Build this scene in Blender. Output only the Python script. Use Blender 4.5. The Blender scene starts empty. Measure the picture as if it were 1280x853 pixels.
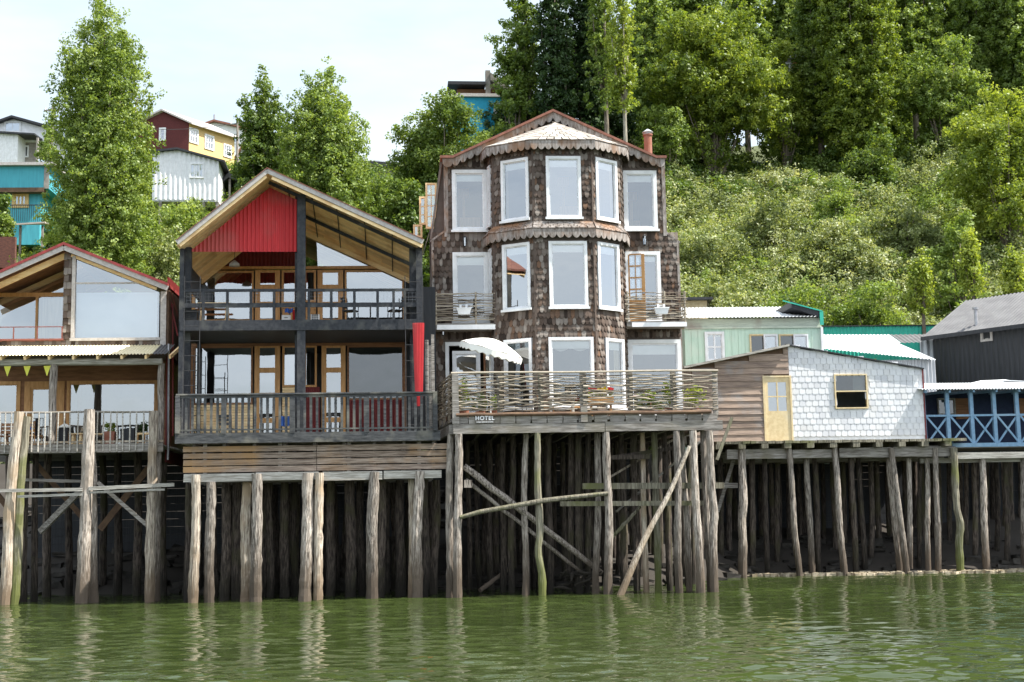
import bpy, math, random
import numpy as np
from mathutils import Vector, Matrix
random.seed(7); rng = np.random.default_rng(11)
C = bpy.context.scene; COL = C.collection
R_ = math.radians
# ------------------------------------------------------------------ camera, world, sun, exposure
CAMZ = 2.7; FPX = 1700.0; PITCH = R_(7.2); ROLL = R_(-1.0)
cam = bpy.data.cameras.new('camera'); co = bpy.data.objects.new('camera', cam); COL.objects.link(co)
cam.lens = 36 * FPX / 1280; cam.sensor_width = 36; cam.clip_end = 6000
MC = Matrix.Rotation(R_(90) + PITCH, 3, 'X') @ Matrix.Rotation(ROLL, 3, 'Z')
co.location = (0, 0, CAMZ); co.rotation_euler = MC.to_euler(); C.camera = co
w = bpy.data.worlds.new('World'); C.world = w; w.use_nodes = True
SUN_EL = R_(56); SUN_AZ = R_(-9)          # azimuth: from +X (right) turned a little towards the lake, so the fronts are barely grazed
nt = w.node_tree; nt.nodes.clear(); N = nt.nodes.new; LK = nt.links.new
sk = N('ShaderNodeTexSky'); sk.sky_type = 'NISHITA'; sk.sun_disc = False; sk.sun_elevation = SUN_EL
sk.sun_rotation = R_(90) - SUN_AZ; sk.air_density = 1.0; sk.dust_density = 2.0; sk.ozone_density = 1.0
tc = N('ShaderNodeTexCoord'); mp = N('ShaderNodeMapping'); mp.inputs['Scale'].default_value = (1, 1, 3.5)
nz = N('ShaderNodeTexNoise'); nz.inputs['Scale'].default_value = 2.3; nz.inputs['Detail'].default_value = 6; nz.inputs['Roughness'].default_value = .55
cr = N('ShaderNodeValToRGB'); cr.color_ramp.elements[0].position = .36; cr.color_ramp.elements[0].color = (.42,)*3 + (1,)
cr.color_ramp.elements[1].position = .68; cr.color_ramp.elements[1].color = (1.,)*3 + (1,)
mx = N('ShaderNodeMix'); mx.data_type = 'RGBA'; mx.inputs[7].default_value = (6.6, 7.6, 8.0, 1)
bg = N('ShaderNodeBackground'); bg.inputs['Strength'].default_value = .12; wo = N('ShaderNodeOutputWorld')
LK(tc.outputs['Generated'], mp.inputs[0]); LK(mp.outputs[0], nz.inputs['Vector']); LK(nz.outputs['Fac'], cr.inputs[0])
sxy = N('ShaderNodeSeparateXYZ'); LK(tc.outputs['Generated'], sxy.inputs[0]); mrg = N('ShaderNodeMapRange'); mrg.inputs[1].default_value = .1; mrg.inputs[2].default_value = .85; LK(sxy.outputs['Y'], mrg.inputs[0])
hz = N('ShaderNodeMix'); hz.data_type = 'RGBA'; hz.inputs[6].default_value = (6.4, 6.9, 7.3, 1); hz.inputs[7].default_value = (4.0, 4.5, 4.65, 1); LK(mrg.outputs[0], hz.inputs[0]); LK(hz.outputs[2], mx.inputs[7])   # brighter cloud on the lake side, thin bright haze behind the hill
LK(cr.outputs[0], mx.inputs[0]); LK(sk.outputs[0], mx.inputs[6]); LK(mx.outputs[2], bg.inputs[0]); LK(bg.outputs[0], wo.inputs[0])
sl = bpy.data.lights.new('sun', 'SUN'); sl.energy = 5.0; sl.angle = R_(.53); sl.color = (1, .95, .86)
so = bpy.data.objects.new('sun', sl); COL.objects.link(so)
sd = Vector((math.cos(SUN_EL) * math.cos(SUN_AZ), math.cos(SUN_EL) * math.sin(SUN_AZ), math.sin(SUN_EL)))
so.rotation_euler = sd.to_track_quat('Z', 'Y').to_euler(); so.location = (30, 0, 60)
vs = C.view_settings; C.display_settings.display_device = 'sRGB'
vs.view_transform = 'Standard'; vs.look = 'None'; vs.gamma = 1; vs.use_curve_mapping = False; vs.exposure = 1.2
C.cycles.caustics_reflective = True; C.cycles.sample_clamp_indirect = 12; C.cycles.blur_glossy = 1.0
C.cycles.max_bounces = 8; C.cycles.transparent_max_bounces = 12

# ------------------------------------------------------------------ helpers
def ray(px, py):
    return MC @ Vector(((px - 640) / FPX, -(py - 426.5) / FPX, -1))
def at(px, py, Y):                       # photo pixel + real distance -> world point
    d = ray(px, py); return Vector((0, 0, CAMZ)) + d * (Y / d.y)
def rnd(a, b): return random.uniform(a, b)

def tag(o, label=None, cat=None, group=None, kind=None):
    if label: o['label'] = label
    if cat: o['category'] = cat
    if group: o['group'] = group
    if kind: o['kind'] = kind
    return o
def empty(name, loc, ang, label=None, cat=None, group=None):
    o = bpy.data.objects.new(name, None); COL.objects.link(o); o.location = loc; o.rotation_euler = (0, 0, ang)
    o.empty_display_size = .3
    return tag(o, label, cat, group)

class Plane:
    """vertical working plane: s along it, t depth behind it, z up; in the local space of a root Empty"""
    def __init__(s, root, ou=0., ov=0., ang=0.):
        s.root = root; s.ou, s.ov, s.a = ou, ov, ang; s.c, s.sn = math.cos(ang), math.sin(ang)
        s.ra = root.rotation_euler.z; s.rl = root.location.copy()
    def loc(s, p):                       # plane -> root local
        return (s.ou + p[0] * s.c - p[1] * s.sn, s.ov + p[0] * s.sn + p[1] * s.c, p[2])
    def q(s, px, py, t=0.):              # pixel -> (s, z) on the plane at depth t
        d = ray(px, py); ca, sa = math.cos(s.ra), math.sin(s.ra)
        o = Vector((0, 0, CAMZ)) - s.rl
        lo = Vector((o.x * ca + o.y * sa, -o.x * sa + o.y * ca, o.z)); ld = Vector((d.x * ca + d.y * sa, -d.x * sa + d.y * ca, d.z))
        n = Vector((-s.sn, s.c, 0)); o2 = lo - Vector((s.ou, s.ov, 0))
        k = (t - o2.dot(n)) / ld.dot(n); P = o2 + ld * k
        return P.x * s.c + P.y * s.sn, P.z
    def R(s, x0, y0, x1, y1, t=0.):      # pixel rect -> s0, s1, z0, z1
        ym, xm = (y0 + y1) / 2, (x0 + x1) / 2
        return s.q(x0, ym, t)[0], s.q(x1, ym, t)[0], s.q(xm, y1, t)[1], s.q(xm, y0, t)[1]

class B:
    def __init__(s, pl=None): s.v = []; s.f = []; s.t = []; s.pl = pl; s.cut = []
    def add(s, vs_, fs, tone=None):
        n = len(s.v); s.cut.append((n, len(s.f)))
        if s.pl: vs_ = [s.pl.loc(p) for p in vs_]
        s.v += [tuple(p) for p in vs_]; tone = rnd(.3, .7) if tone is None else tone
        for f in fs: s.f.append([n + i for i in f]); s.t.append(tone)
    def box(s, a0, a1, t0, t1, z0, z1, tone=None, j=0.):
        P = [(x, y, z) for z in (z0, z1) for (x, y) in ((a0, t0), (a1, t0), (a1, t1), (a0, t1))]
        if j: P = [(x + rnd(-j, j), y + rnd(-j, j), z + rnd(-j, j)) for x, y, z in P]
        s.add(P, [(3, 2, 1, 0), (4, 5, 6, 7), (0, 1, 5, 4), (1, 2, 6, 5), (2, 3, 7, 6), (3, 0, 4, 7)], tone)
    def beam(s, p, q, w, h, tone=None, up=(0, 0, 1)):
        p, q = Vector(p), Vector(q); d = (q - p).normalized(); u = Vector(up)
        if abs(d.dot(u)) > .98: u = Vector((0, 1, 0))
        sd_ = d.cross(u).normalized() * w / 2; u = sd_.cross(d).normalized() * h / 2
        P = [e + sd_ * a + u * b for e in (p, q) for a, b in ((-1, -1), (1, -1), (1, 1), (-1, 1))]
        s.add(P, [(3, 2, 1, 0), (4, 5, 6, 7), (0, 1, 5, 4), (1, 2, 6, 5), (2, 3, 7, 6), (3, 0, 4, 7)], tone)
    def tube(s, pts, rad, n=8, tone=None, rough=0.):
        pts = [Vector(p) for p in pts]; m = len(pts); V = []
        if not hasattr(rad, '__len__'): rad = [rad] * m
        for i, p in enumerate(pts):
            d = (pts[min(i + 1, m - 1)] - pts[max(i - 1, 0)]).normalized(); a = Vector((0, 1, 0)) if abs(d.y) < .9 else Vector((1, 0, 0))
            e1 = d.cross(a).normalized(); e2 = d.cross(e1)
            for k in range(n):
                th = 2 * math.pi * k / n; r = rad[i] * (1 + rnd(-rough, rough)); V.append(p + e1 * math.cos(th) * r + e2 * math.sin(th) * r)
        F = [(i * n + k, i * n + (k + 1) % n, (i + 1) * n + (k + 1) % n, (i + 1) * n + k) for i in range(m - 1) for k in range(n)]
        s.add(V, F + [tuple(range(n - 1, -1, -1)), tuple((m - 1) * n + k for k in range(n))], tone)
    def prism(s, out, t0, t1, tone=None):        # outline in (s, z)
        n = len(out); V = [(a, t0, z) for a, z in out] + [(a, t1, z) for a, z in out]
        s.add(V, [tuple(range(n)), tuple(range(2 * n - 1, n - 1, -1))] + [(i, i + n, (i + 1) % n + n, (i + 1) % n) for i in range(n)], tone)
    def slab(s, quad, th, tone=None):             # 4+ points of a tilted sheet, thickness downwards
        q = [Vector(p) for p in quad]; n = len(q); V = q + [p - Vector((0, 0, th)) for p in q]
        s.add(V, [tuple(range(n)), tuple(range(2 * n - 1, n - 1, -1))] + [(i, i + n, (i + 1) % n + n, (i + 1) % n) for i in range(n)], tone)
    def corr(s, a0, a1, zf0, zf1, t=0., pitch=.13, amp=.018, tone=.5):   # vertical corrugated sheet, zf = functions of s
        n = max(4, int((a1 - a0) / pitch * 6)); V = []
        for i in range(n + 1):
            a = a0 + (a1 - a0) * i / n; d = amp * math.sin(2 * math.pi * a / pitch)
            V += [(a, t + d, zf0(a)), (a, t + d, zf1(a))]
        s.add(V, [(2 * i, 2 * i + 2, 2 * i + 3, 2 * i + 1) for i in range(n)], tone)
    def corr_roof(s, p00, p10, p11, p01, pitch=.15, amp=.02, tone=.5, th=.0):   # ribs run p00->p01
        p00, p10, p11, p01 = map(Vector, (p00, p10, p11, p01)); L = (p10 - p00).length; n = max(4, int(L / pitch * 6)); V = []
        nrm = (p10 - p00).cross(p01 - p00).normalized()
        for i in range(n + 1):
            k = i / n; d = nrm * amp * math.sin(2 * math.pi * k * L / pitch)
            V += [p00.lerp(p10, k) + d, p01.lerp(p11, k) + d]
        s.add(V, [(2 * i, 2 * i + 2, 2 * i + 3, 2 * i + 1) for i in range(n)], tone)
    def wall(s, a0, a1, z0, z1, t0, t1, holes=(), tone=None):
        xs = sorted({a0, a1, *[min(max(h[i], a0), a1) for h in holes for i in (0, 1)]})
        for x0, x1 in zip(xs, xs[1:]):
            if x1 - x0 < 1e-4: continue
            xm = (x0 + x1) / 2; cuts = sorted([(max(h[2], z0), min(h[3], z1)) for h in holes if h[0] < xm < h[1]]); z = z0
            for c0, c1 in cuts:
                if c0 > z + 1e-4: s.box(x0, x1, t0, t1, z, c0, tone or .5)
                z = max(z, c1)
            if z < z1 - 1e-4: s.box(x0, x1, t0, t1, z, z1, tone or .5)
    def shingles(s, a0, a1, z0, z1, holes=(), w=.13, ex=.21, t=0., inside=None, ragged=1., pointed=.5, tilt=.04, flat=False):
        z = z1 - ex; row = 0
        while z > z0 - ex * .3:
            a = a0 - (w / 2 if row % 2 else 0) - rnd(0, w * .2 * ragged)
            while a < a1:
                ww = w * rnd(1 - .25 * ragged, 1 + .25 * ragged); l, r = max(a, a0), min(a + ww, a1); m = (l + r) / 2; zm = z + ex / 2
                if r - l > .025 and not any(h[0] < m < h[1] and h[2] - ex * .2 < zm < h[3] + ex * .2 for h in holes) and (inside is None or inside(m, zm)):
                    zz = max(z + rnd(-.02, .02) * ragged, z0 - .04); g = (r - l) * .03; tl = t - tilt - rnd(0, .022) * ragged; dp = (r - l) * pointed
                    dp = min(dp, ex * .6); tp = z + ex + dp + .03
                    out = [(l + g, tp), (l + g, zz + dp), (l + (r - l) * .2, zz + dp * .35), (m, zz), (r - (r - l) * .2, zz + dp * .35), (r - g, zz + dp), (r - g, tp)]
                    if flat: c_ = (r - l) * .2; out = [(l + g, tp), (l + g, zz + dp), (l + c_ * .45, zz + dp * .4), (m, zz), (r - c_ * .45, zz + dp * .4), (r - g, zz + dp), (r - g, tp)]; out[2] = (l + c_, zz); out[4] = (r - c_, zz)
                    V = [(x, t - .004 if i in (0, 6) else tl, y) for i, (x, y) in enumerate(out)]
                    V += [(x, t - .002, y) for x, y in out[1:6]]
                    s.add(V, [(0, 1, 2, 3, 4, 5, 6), (1, 7, 8, 2), (2, 8, 9, 3), (3, 9, 10, 4), (4, 10, 11, 5)], rnd(0, 1))
                a += ww
            z -= ex; row += 1
    def build_each(s, name, mat, parent=None):      # every piece an object of its own
        c = s.cut + [(len(s.v), len(s.f))]
        for (v0, f0), (v1, f1) in zip(c, c[1:]):
            b = B(); b.v = s.v[v0:v1]; b.f = [[i - v0 for i in f] for f in s.f[f0:f1]]; b.t = s.t[f0:f1]; b.build(name, mat, parent)
    def build(s, name, mat, parent=None, smooth=False, label=None):
        me = bpy.data.meshes.new(name); me.from_pydata(s.v, [], s.f); me.materials.append(mat)
        at_ = me.attributes.new('tone', 'FLOAT', 'FACE'); at_.data.foreach_set('value', s.t)
        if smooth: me.polygons.foreach_set('use_smooth', [True] * len(s.f))
        me.update(); o = bpy.data.objects.new(name, me); COL.objects.link(o)
        if parent: o.parent = parent
        if label: o['label'] = label
        return o

# ------------------------------------------------------------------ materials
def nodes(name):
    m = bpy.data.materials.new(name); m.use_nodes = True; t = m.node_tree
    return m, t, t.nodes['Principled BSDF'], t.nodes.new, t.links.new
def mat(name, col, rough=.8, col2=None, col3=None, scale=(1, 1, 1), ns=4., tone=.5, bump=.0, metal=0., spots=None, ramp=(.38, .62), spec=.3, zband=None):
    """base = mix(col, col2 by noise), darkened / lightened per piece by the 'tone' attribute, col3 in large stains"""
    m, t, p, N, L = nodes(name); p.inputs['Roughness'].default_value = rough; p.inputs['Metallic'].default_value = metal
    p.inputs['Specular IOR Level'].default_value = spec
    tc = N('ShaderNodeTexCoord'); mp = N('ShaderNodeMapping'); mp.inputs['Scale'].default_value = scale; L(tc.outputs['Object'], mp.inputs[0])
    no = N('ShaderNodeTexNoise'); no.inputs['Scale'].default_value = ns; no.inputs['Detail'].default_value = 7; no.inputs['Roughness'].default_value = .65; L(mp.outputs[0], no.inputs['Vector'])
    mr = N('ShaderNodeMapRange'); mr.inputs[1].default_value = ramp[0]; mr.inputs[2].default_value = ramp[1]; L(no.outputs['Fac'], mr.inputs[0])
    mx = N('ShaderNodeMix'); mx.data_type = 'RGBA'; c2 = col2 or tuple(x * .7 for x in col)
    mx.inputs[6].default_value = (*c2, 1); mx.inputs[7].default_value = (*col, 1); L(mr.outputs[0], mx.inputs[0]); out = mx.outputs[2]
    if col3:
        n2 = N('ShaderNodeTexNoise'); n2.inputs['Scale'].default_value = spots or .9; n2.inputs['Detail'].default_value = 5; L(tc.outputs['Object'], n2.inputs['Vector'])
        m2 = N('ShaderNodeMapRange'); m2.inputs[1].default_value = .52; m2.inputs[2].default_value = .68; L(n2.outputs['Fac'], m2.inputs[0])
        x2 = N('ShaderNodeMix'); x2.data_type = 'RGBA'; x2.inputs[7].default_value = (*col3, 1); L(m2.outputs[0], x2.inputs[0]); L(out, x2.inputs[6]); out = x2.outputs[2]
    if zband:                              # wet, weed-grown foot: colour, height, softness
        sx = N('ShaderNodeSeparateXYZ'); L(tc.outputs['Object'], sx.inputs[0]); ad = N('ShaderNodeMath'); ad.operation = 'MULTIPLY_ADD'
        ad.inputs[1].default_value = 2.2; L(no.outputs['Fac'], ad.inputs[0]); L(sx.outputs['Z'], ad.inputs[2])
        m3 = N('ShaderNodeMapRange'); m3.inputs[1].default_value = zband[1] + 1.1 + zband[2]; m3.inputs[2].default_value = zband[1] + 1.1 - zband[2]; L(ad.outputs[0], m3.inputs[0])
        x3 = N('ShaderNodeMix'); x3.data_type = 'RGBA'; x3.inputs[7].default_value = (*zband[0], 1); L(m3.outputs[0], x3.inputs[0]); L(out, x3.inputs[6]); out = x3.outputs[2]
    if tone:
        a = N('ShaderNodeAttribute'); a.attribute_name = 'tone'; ma = N('ShaderNodeMath'); ma.operation = 'MULTIPLY_ADD'; ma.inputs[1].default_value = tone; ma.inputs[2].default_value = 1 - tone / 2
        L(a.outputs['Fac'], ma.inputs[0]); vm = N('ShaderNodeVectorMath'); vm.operation = 'SCALE'; L(out, vm.inputs[0]); L(ma.outputs[0], vm.inputs['Scale']); out = vm.outputs[0]
    L(out, p.inputs['Base Color'])
    if bump:
        b = N('ShaderNodeBump'); b.inputs['Strength'].default_value = bump; b.inputs['Distance'].default_value = .02; L(no.outputs['Fac'], b.inputs['Height']); L(b.outputs[0], p.inputs['Normal'])
    return m
def ramp_mat(name, cols, rough=.9, ns=3., var=.35, scale=(1, 1, 1)):
    """each piece takes its colour from a ramp by its tone"""
    m, t, p, N, L = nodes(name); p.inputs['Roughness'].default_value = rough; p.inputs['Specular IOR Level'].default_value = .2
    a = N('ShaderNodeAttribute'); a.attribute_name = 'tone'; cr = N('ShaderNodeValToRGB'); e = cr.color_ramp.elements
    e[0].color = (*cols[0], 1); e[1].color = (*cols[-1], 1)
    for i, c in enumerate(cols[1:-1]): x = e.new((i + 1) / (len(cols) - 1)); x.color = (*c, 1)
    tc = N('ShaderNodeTexCoord'); mp = N('ShaderNodeMapping'); mp.inputs['Scale'].default_value = scale; L(tc.outputs['Object'], mp.inputs[0])
    no = N('ShaderNodeTexNoise'); no.inputs['Scale'].default_value = ns; no.inputs['Detail'].default_value = 6; L(mp.outputs[0], no.inputs['Vector'])
    ma = N('ShaderNodeMath'); ma.operation = 'MULTIPLY_ADD'; ma.inputs[1].default_value = 2 * var; ma.inputs[2].default_value = 1 - var; L(no.outputs['Fac'], ma.inputs[0])
    vm = N('ShaderNodeVectorMath'); vm.operation = 'SCALE'; L(a.outputs['Fac'], cr.inputs[0]); L(cr.outputs[0], vm.inputs[0]); L(ma.outputs[0], vm.inputs['Scale']); L(vm.outputs[0], p.inputs['Base Color'])
    return m
def glass_mat(name, refl=.34, tint=(.9, .93, .93), wav=.02):
    m, t, p, N, L = nodes(name); t.nodes.remove(p); out = t.nodes['Material Output']
    g = N('ShaderNodeBsdfGlossy'); g.inputs['Roughness'].default_value = .0; g.inputs['Color'].default_value = (.93, .96, 1, 1)
    tr = N('ShaderNodeBsdfTransparent'); tr.inputs['Color'].default_value = (*tint, 1); mx = N('ShaderNodeMixShader')
    f = N('ShaderNodeFresnel'); f.inputs['IOR'].default_value = 1.5; ad = N('ShaderNodeMath'); ad.operation = 'ADD'; ad.use_clamp = True; ad.inputs[1].default_value = refl; L(f.outputs[0], ad.inputs[0])
    tc = N('ShaderNodeTexCoord'); no = N('ShaderNodeTexNoise'); no.inputs['Scale'].default_value = 1.1; no.inputs['Detail'].default_value = 1; L(tc.outputs['Object'], no.inputs['Vector'])
    b = N('ShaderNodeBump'); b.inputs['Strength'].default_value = .25; b.inputs['Distance'].default_value = wav; L(no.outputs['Fac'], b.inputs['Height']); L(b.outputs[0], g.inputs['Normal'])
    L(ad.outputs[0], mx.inputs[0]); L(tr.outputs[0], mx.inputs[1]); L(g.outputs[0], mx.inputs[2]); L(mx.outputs[0], out.inputs['Surface'])
    return m
def leaf_mat(name, cols, trans=.38):
    m, t, p, N, L = nodes(name); t.nodes.remove(p); out = t.nodes['Material Output']
    a = N('ShaderNodeAttribute'); a.attribute_name = 'tone'; cr = N('ShaderNodeValToRGB'); e = cr.color_ramp.elements
    e[0].color = (*cols[0], 1); e[1].color = (*cols[-1], 1)
    for i, c in enumerate(cols[1:-1]): x = e.new((i + 1) / (len(cols) - 1)); x.color = (*c, 1)
    L(a.outputs['Fac'], cr.inputs[0])
    d = N('ShaderNodeBsdfDiffuse'); tl = N('ShaderNodeBsdfTranslucent'); mx = N('ShaderNodeMixShader'); mx.inputs[0].default_value = trans
    vm = N('ShaderNodeVectorMath'); vm.operation = 'MULTIPLY'; vm.inputs[1].default_value = (1.35, 1.3, .6); L(cr.outputs[0], vm.inputs[0])
    L(cr.outputs[0], d.inputs[0]); L(vm.outputs[0], tl.inputs[0]); L(d.outputs[0], mx.inputs[1]); L(tl.outputs[0], mx.inputs[2])
    g = N('ShaderNodeBsdfGlossy'); g.inputs['Roughness'].default_value = .45; g.inputs[0].default_value = (.8, .85, .8, 1); m2 = N('ShaderNodeMixShader'); m2.inputs[0].default_value = .025
    L(mx.outputs[0], m2.inputs[1]); L(g.outputs[0], m2.inputs[2]); L(m2.outputs[0], out.inputs['Surface'])
    return m

M = {}
M['pile'] = mat('pile_wood', (.40, .355, .31), .9, (.065, .052, .043), (.21, .18, .15), (9, 9, .7), 3.4, .8, 1., zband=((.085, .066, .05), 1.45, .8), ramp=(.40, .58), spots=1.7)
M['pile_shade'] = mat('inner_pile_wood_shade_tint', (.10, .08, .066), .95, (.026, .02, .017), (.06, .055, .03), (7, 7, .8), 3., .8, 1., zband=((.02, .017, .013), .9, .6), ramp=(.42, .58))  # pile wood with the shade under the houses put into its colour
M['pile_pale'] = mat('pile_wood_pale', (.56, .49, .40), .9, (.13, .10, .08), (.33, .25, .17), (9, 9, .6), 3., .5, .8, zband=((.15, .11, .075), 1.0, .7))
M['pile_moss'] = mat('pile_wood_mossy', (.27, .25, .19), .9, (.09, .08, .06), (.13, .135, .055), (7, 7, .5), 3., .5, .8, zband=((.09, .10, .03), 1.4, .9))
M['beam'] = mat('weathered_beam', (.36, .335, .31), .85, (.13, .115, .10), (.19, .17, .13), (.6, 5, 9), 3., .5, .5)
M['beam_pale'] = mat('pale_beam', (.50, .48, .44), .85, (.24, .22, .19), None, (.6, 5, 9), 3., .4, .5)
M['screen'] = mat('screen_board', (.34, .27, .22), .85, (.12, .085, .065), (.33, .20, .10), (.5, 5, 9), 3., .6, .5, spots=.6)
M['twig'] = ramp_mat('woven_branches', [(.10, .08, .06), (.21, .175, .135), (.31, .265, .205), (.38, .34, .28)], .85, 6, .3)
M['shingle'] = ramp_mat('larch_shingle', [(.032, .023, .019), (.075, .054, .043), (.125, .093, .076), (.08, .06, .05), (.175, .145, .125), (.25, .22, .195), (.10, .078, .064), (.145, .085, .055)], .9, 5, .35)
M['shingle_roof'] = ramp_mat('roof_shingle', [(.24, .22, .195), (.36, .335, .30), (.45, .42, .385), (.34, .27, .23)], .9, 5, .3)
M['fascia'] = mat('grey_fascia', (.36, .33, .31), .85, (.15, .12, .10), (.25, .14, .08), (3, 3, .8), 4., .4, .4)
M['rust_edge'] = mat('red_brown_flashing', (.26, .11, .075), .6, (.17, .07, .05))
M['white'] = mat('white_paint', (.82, .83, .85), .5, (.70, .71, .72), None, (1, 1, 1), 3., .08)
M['glass'] = glass_mat('window_glass', .27)
M['glass_a'] = glass_mat('window_glass_clear', .2); M['glass_b'] = glass_mat('window_glass_soft', .33)
M['glass_hi'] = glass_mat('window_glass_coated', .3)
M['glass_dark'] = glass_mat('window_glass_dark', .08, (.35, .4, .42), .06)
M['blind'] = mat('roller_blind', (.75, .74, .70), .8, (.68, .67, .62), None, (1, 1, 1), 2., .05)
M['blind_white'] = mat('white_screen', (.8, .82, .84), .6, (.76, .78, .8), None, (1, 1, 1), 1., 0)
M['curtain'] = mat('ochre_curtain', (.50, .42, .26), .9, (.40, .33, .2), None, (8, 8, .3), 3., 0)
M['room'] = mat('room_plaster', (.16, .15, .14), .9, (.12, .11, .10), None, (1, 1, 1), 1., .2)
M['room_dark'] = mat('room_wood', (.16, .10, .06), .8, (.10, .06, .04))
M['orange_wood'] = mat('varnished_pine', (.60, .33, .13), .45, (.46, .23, .08), None, (3, 3, .5), 4., .3)
M['pine'] = mat('pine_board', (.93, .72, .43), .7, (.84, .58, .29), (.70, .45, .22), (.5, 4, 4), 3., .4, spots=1.6)
M['brown_wood'] = mat('brown_board', (.30, .15, .075), .7, (.19, .09, .045), None, (.5, 4, 4), 3., .4)
M['black'] = mat('black_stained_wood', (.045, .048, .055), .65, (.022, .024, .03), (.09, .09, .085), (3, 3, 3), 3., .35, .3, spots=1.8)
M['black_worn'] = mat('worn_black_wood', (.085, .087, .09), .75, (.035, .037, .04), (.19, .18, .15), (1, 3, 5), 3., .5, .4, spots=1.1)
M['red'] = mat('red_sheet', (.58, .04, .045), .5, (.46, .03, .035), (.44, .075, .07), (5, 5, .5), 2., .1, spots=.8)
M['red_dark'] = mat('dark_red_sheet', (.16, .018, .018), .5, (.12, .015, .015), None, (1, 1, 1), 2., .2)
M['trim_grey'] = mat('grey_trim', (.50, .47, .45), .7, (.38, .35, .33), None, (3, 3, 3), 3., .2)
M['zinc'] = mat('zinc_sheet', (.55, .57, .60), .45, (.42, .44, .47), (.6, .62, .64), (1, 1, .3), 2., .2, spots=.7, metal=.2)
M['zinc_white'] = mat('galvanised_roof', (.72, .74, .76), .45, (.58, .6, .62), None, (1, .3, 1), 2., .2, metal=.1)
M['cream_sheet'] = mat('cream_polycarbonate', (.80, .72, .50), .5, (.75, .68, .46), None, (1, 1, 1), 2., .1)
M['mint'] = mat('mint_paint', (.56, .72, .60), .75, (.47, .63, .52), (.6, .7, .6), (4, 4, .4), 3., .25)
M['mint_old'] = mat('faded_mint_board', (.56, .63, .52), .8, (.42, .47, .4), (.36, .33, .28), (.6, 4, 6), 3., .3)
M['teal'] = mat('teal_sheet', (.04, .42, .31), .5, (.035, .36, .27), None, (1, 1, 1), 2., .1)
M['white_shingle'] = ramp_mat('white_asbestos_shingle', [(.56, .57, .60), (.64, .65, .68), (.70, .71, .73), (.62, .62, .63)], .75, 1.3, .16)
M['plank'] = mat('brown_plank', (.37, .28, .22), .85, (.20, .15, .125), (.28, .26, .25), (.5, 5, 8), 3., .55, .5, spots=1.)
M['cream'] = mat('cream_paint', (.74, .60, .36), .7, (.62, .48, .27), (.68, .58, .4), (2, 2, 2), 3., .1)
M['blue'] = mat('pale_blue_paint', (.22, .36, .52), .65, (.16, .28, .42), (.3, .42, .54), (3, 3, 2), 3., .2)
M['blue_dark'] = mat('navy_wall', (.035, .05, .10), .8, (.025, .035, .075))
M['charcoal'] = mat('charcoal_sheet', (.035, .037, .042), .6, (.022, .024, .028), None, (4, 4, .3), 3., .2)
M['roof_grey'] = mat('grey_roof_sheet', (.13, .13, .135), .6, (.095, .095, .1), None, (1, 1, 1), 1.5, .2)
M['turq'] = mat('turquoise_paint', (.08, .40, .48), .7, (.065, .33, .41), None, (4, 4, .4), 2., .15)
M['maroon'] = mat('maroon_shingles', (.13, .03, .03), .8, (.075, .02, .02), None, (4, 4, 8), 3., .3)
M['yellow'] = mat('yellow_paint', (.66, .47, .21), .75, (.56, .40, .18), None, (1, 1, 6), 2., .1)
M['blue_house'] = mat('bright_blue_paint', (.03, .36, .55), .7, (.03, .32, .5))
M['metal'] = mat('dark_metal', (.05, .05, .055), .5, (.03, .03, .03))
M['steel'] = mat('grey_steel', (.4, .4, .42), .4, (.3, .3, .32), metal=.6)
M['terracotta'] = mat('terracotta', (.30, .14, .10), .8, (.28, .10, .06))
M['concrete'] = mat('concrete', (.33, .31, .28), .9, (.22, .2, .18), (.15, .14, .11), (1, 1, 1), 2., .2, .3)
M['bark'] = mat('bark', (.20, .17, .13), .95, (.08, .065, .05), None, (4, 4, .6), 3., .3, .8)
M['bark_pale'] = mat('pale_bark', (.36, .33, .27), .95, (.18, .16, .13), None, (4, 4, .6), 3., .3, .8)
M['cloth'] = mat('canvas', (.88, .87, .82), .9, (.84, .83, .78), None, (1, 1, 1), 3., .05)
M['blue_cloth'] = mat('blue_cloth', (.04, .12, .42), .9); M['black_cloth'] = mat('black_cloth', (.02, .02, .025), .9)
M['flag'] = mat('yellow_flag', (.68, .66, .10), .8, (.6, .58, .09), tone=0)
M['leaf_a'] = leaf_mat('poplar_leaf', [(.07, .115, .022), (.125, .19, .035), (.20, .275, .06), (.29, .36, .11)], .45)
M['leaf_b'] = leaf_mat('dark_leaf', [(.035, .065, .012), (.07, .12, .022), (.12, .18, .034), (.19, .25, .055)], .42)
M['leaf_c'] = leaf_mat('bright_leaf', [(.08, .125, .02), (.15, .21, .03), (.24, .30, .045), (.34, .39, .075)], .45)
M['leaf_d'] = leaf_mat('flowering_shrub_leaf', [(.07, .10, .03), (.16, .20, .07), (.26, .30, .12), (.46, .48, .30)], .38)
M['leaf_e'] = leaf_mat('ivy_leaf', [(.012, .03, .010), (.022, .048, .015), (.035, .07, .02), (.06, .10, .03)], .25)
M['petal_red'] = mat('red_petal', (.6, .03, .03), .6); M['petal_yellow'] = mat('yellow_petal', (.7, .5, .05), .6)
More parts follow.
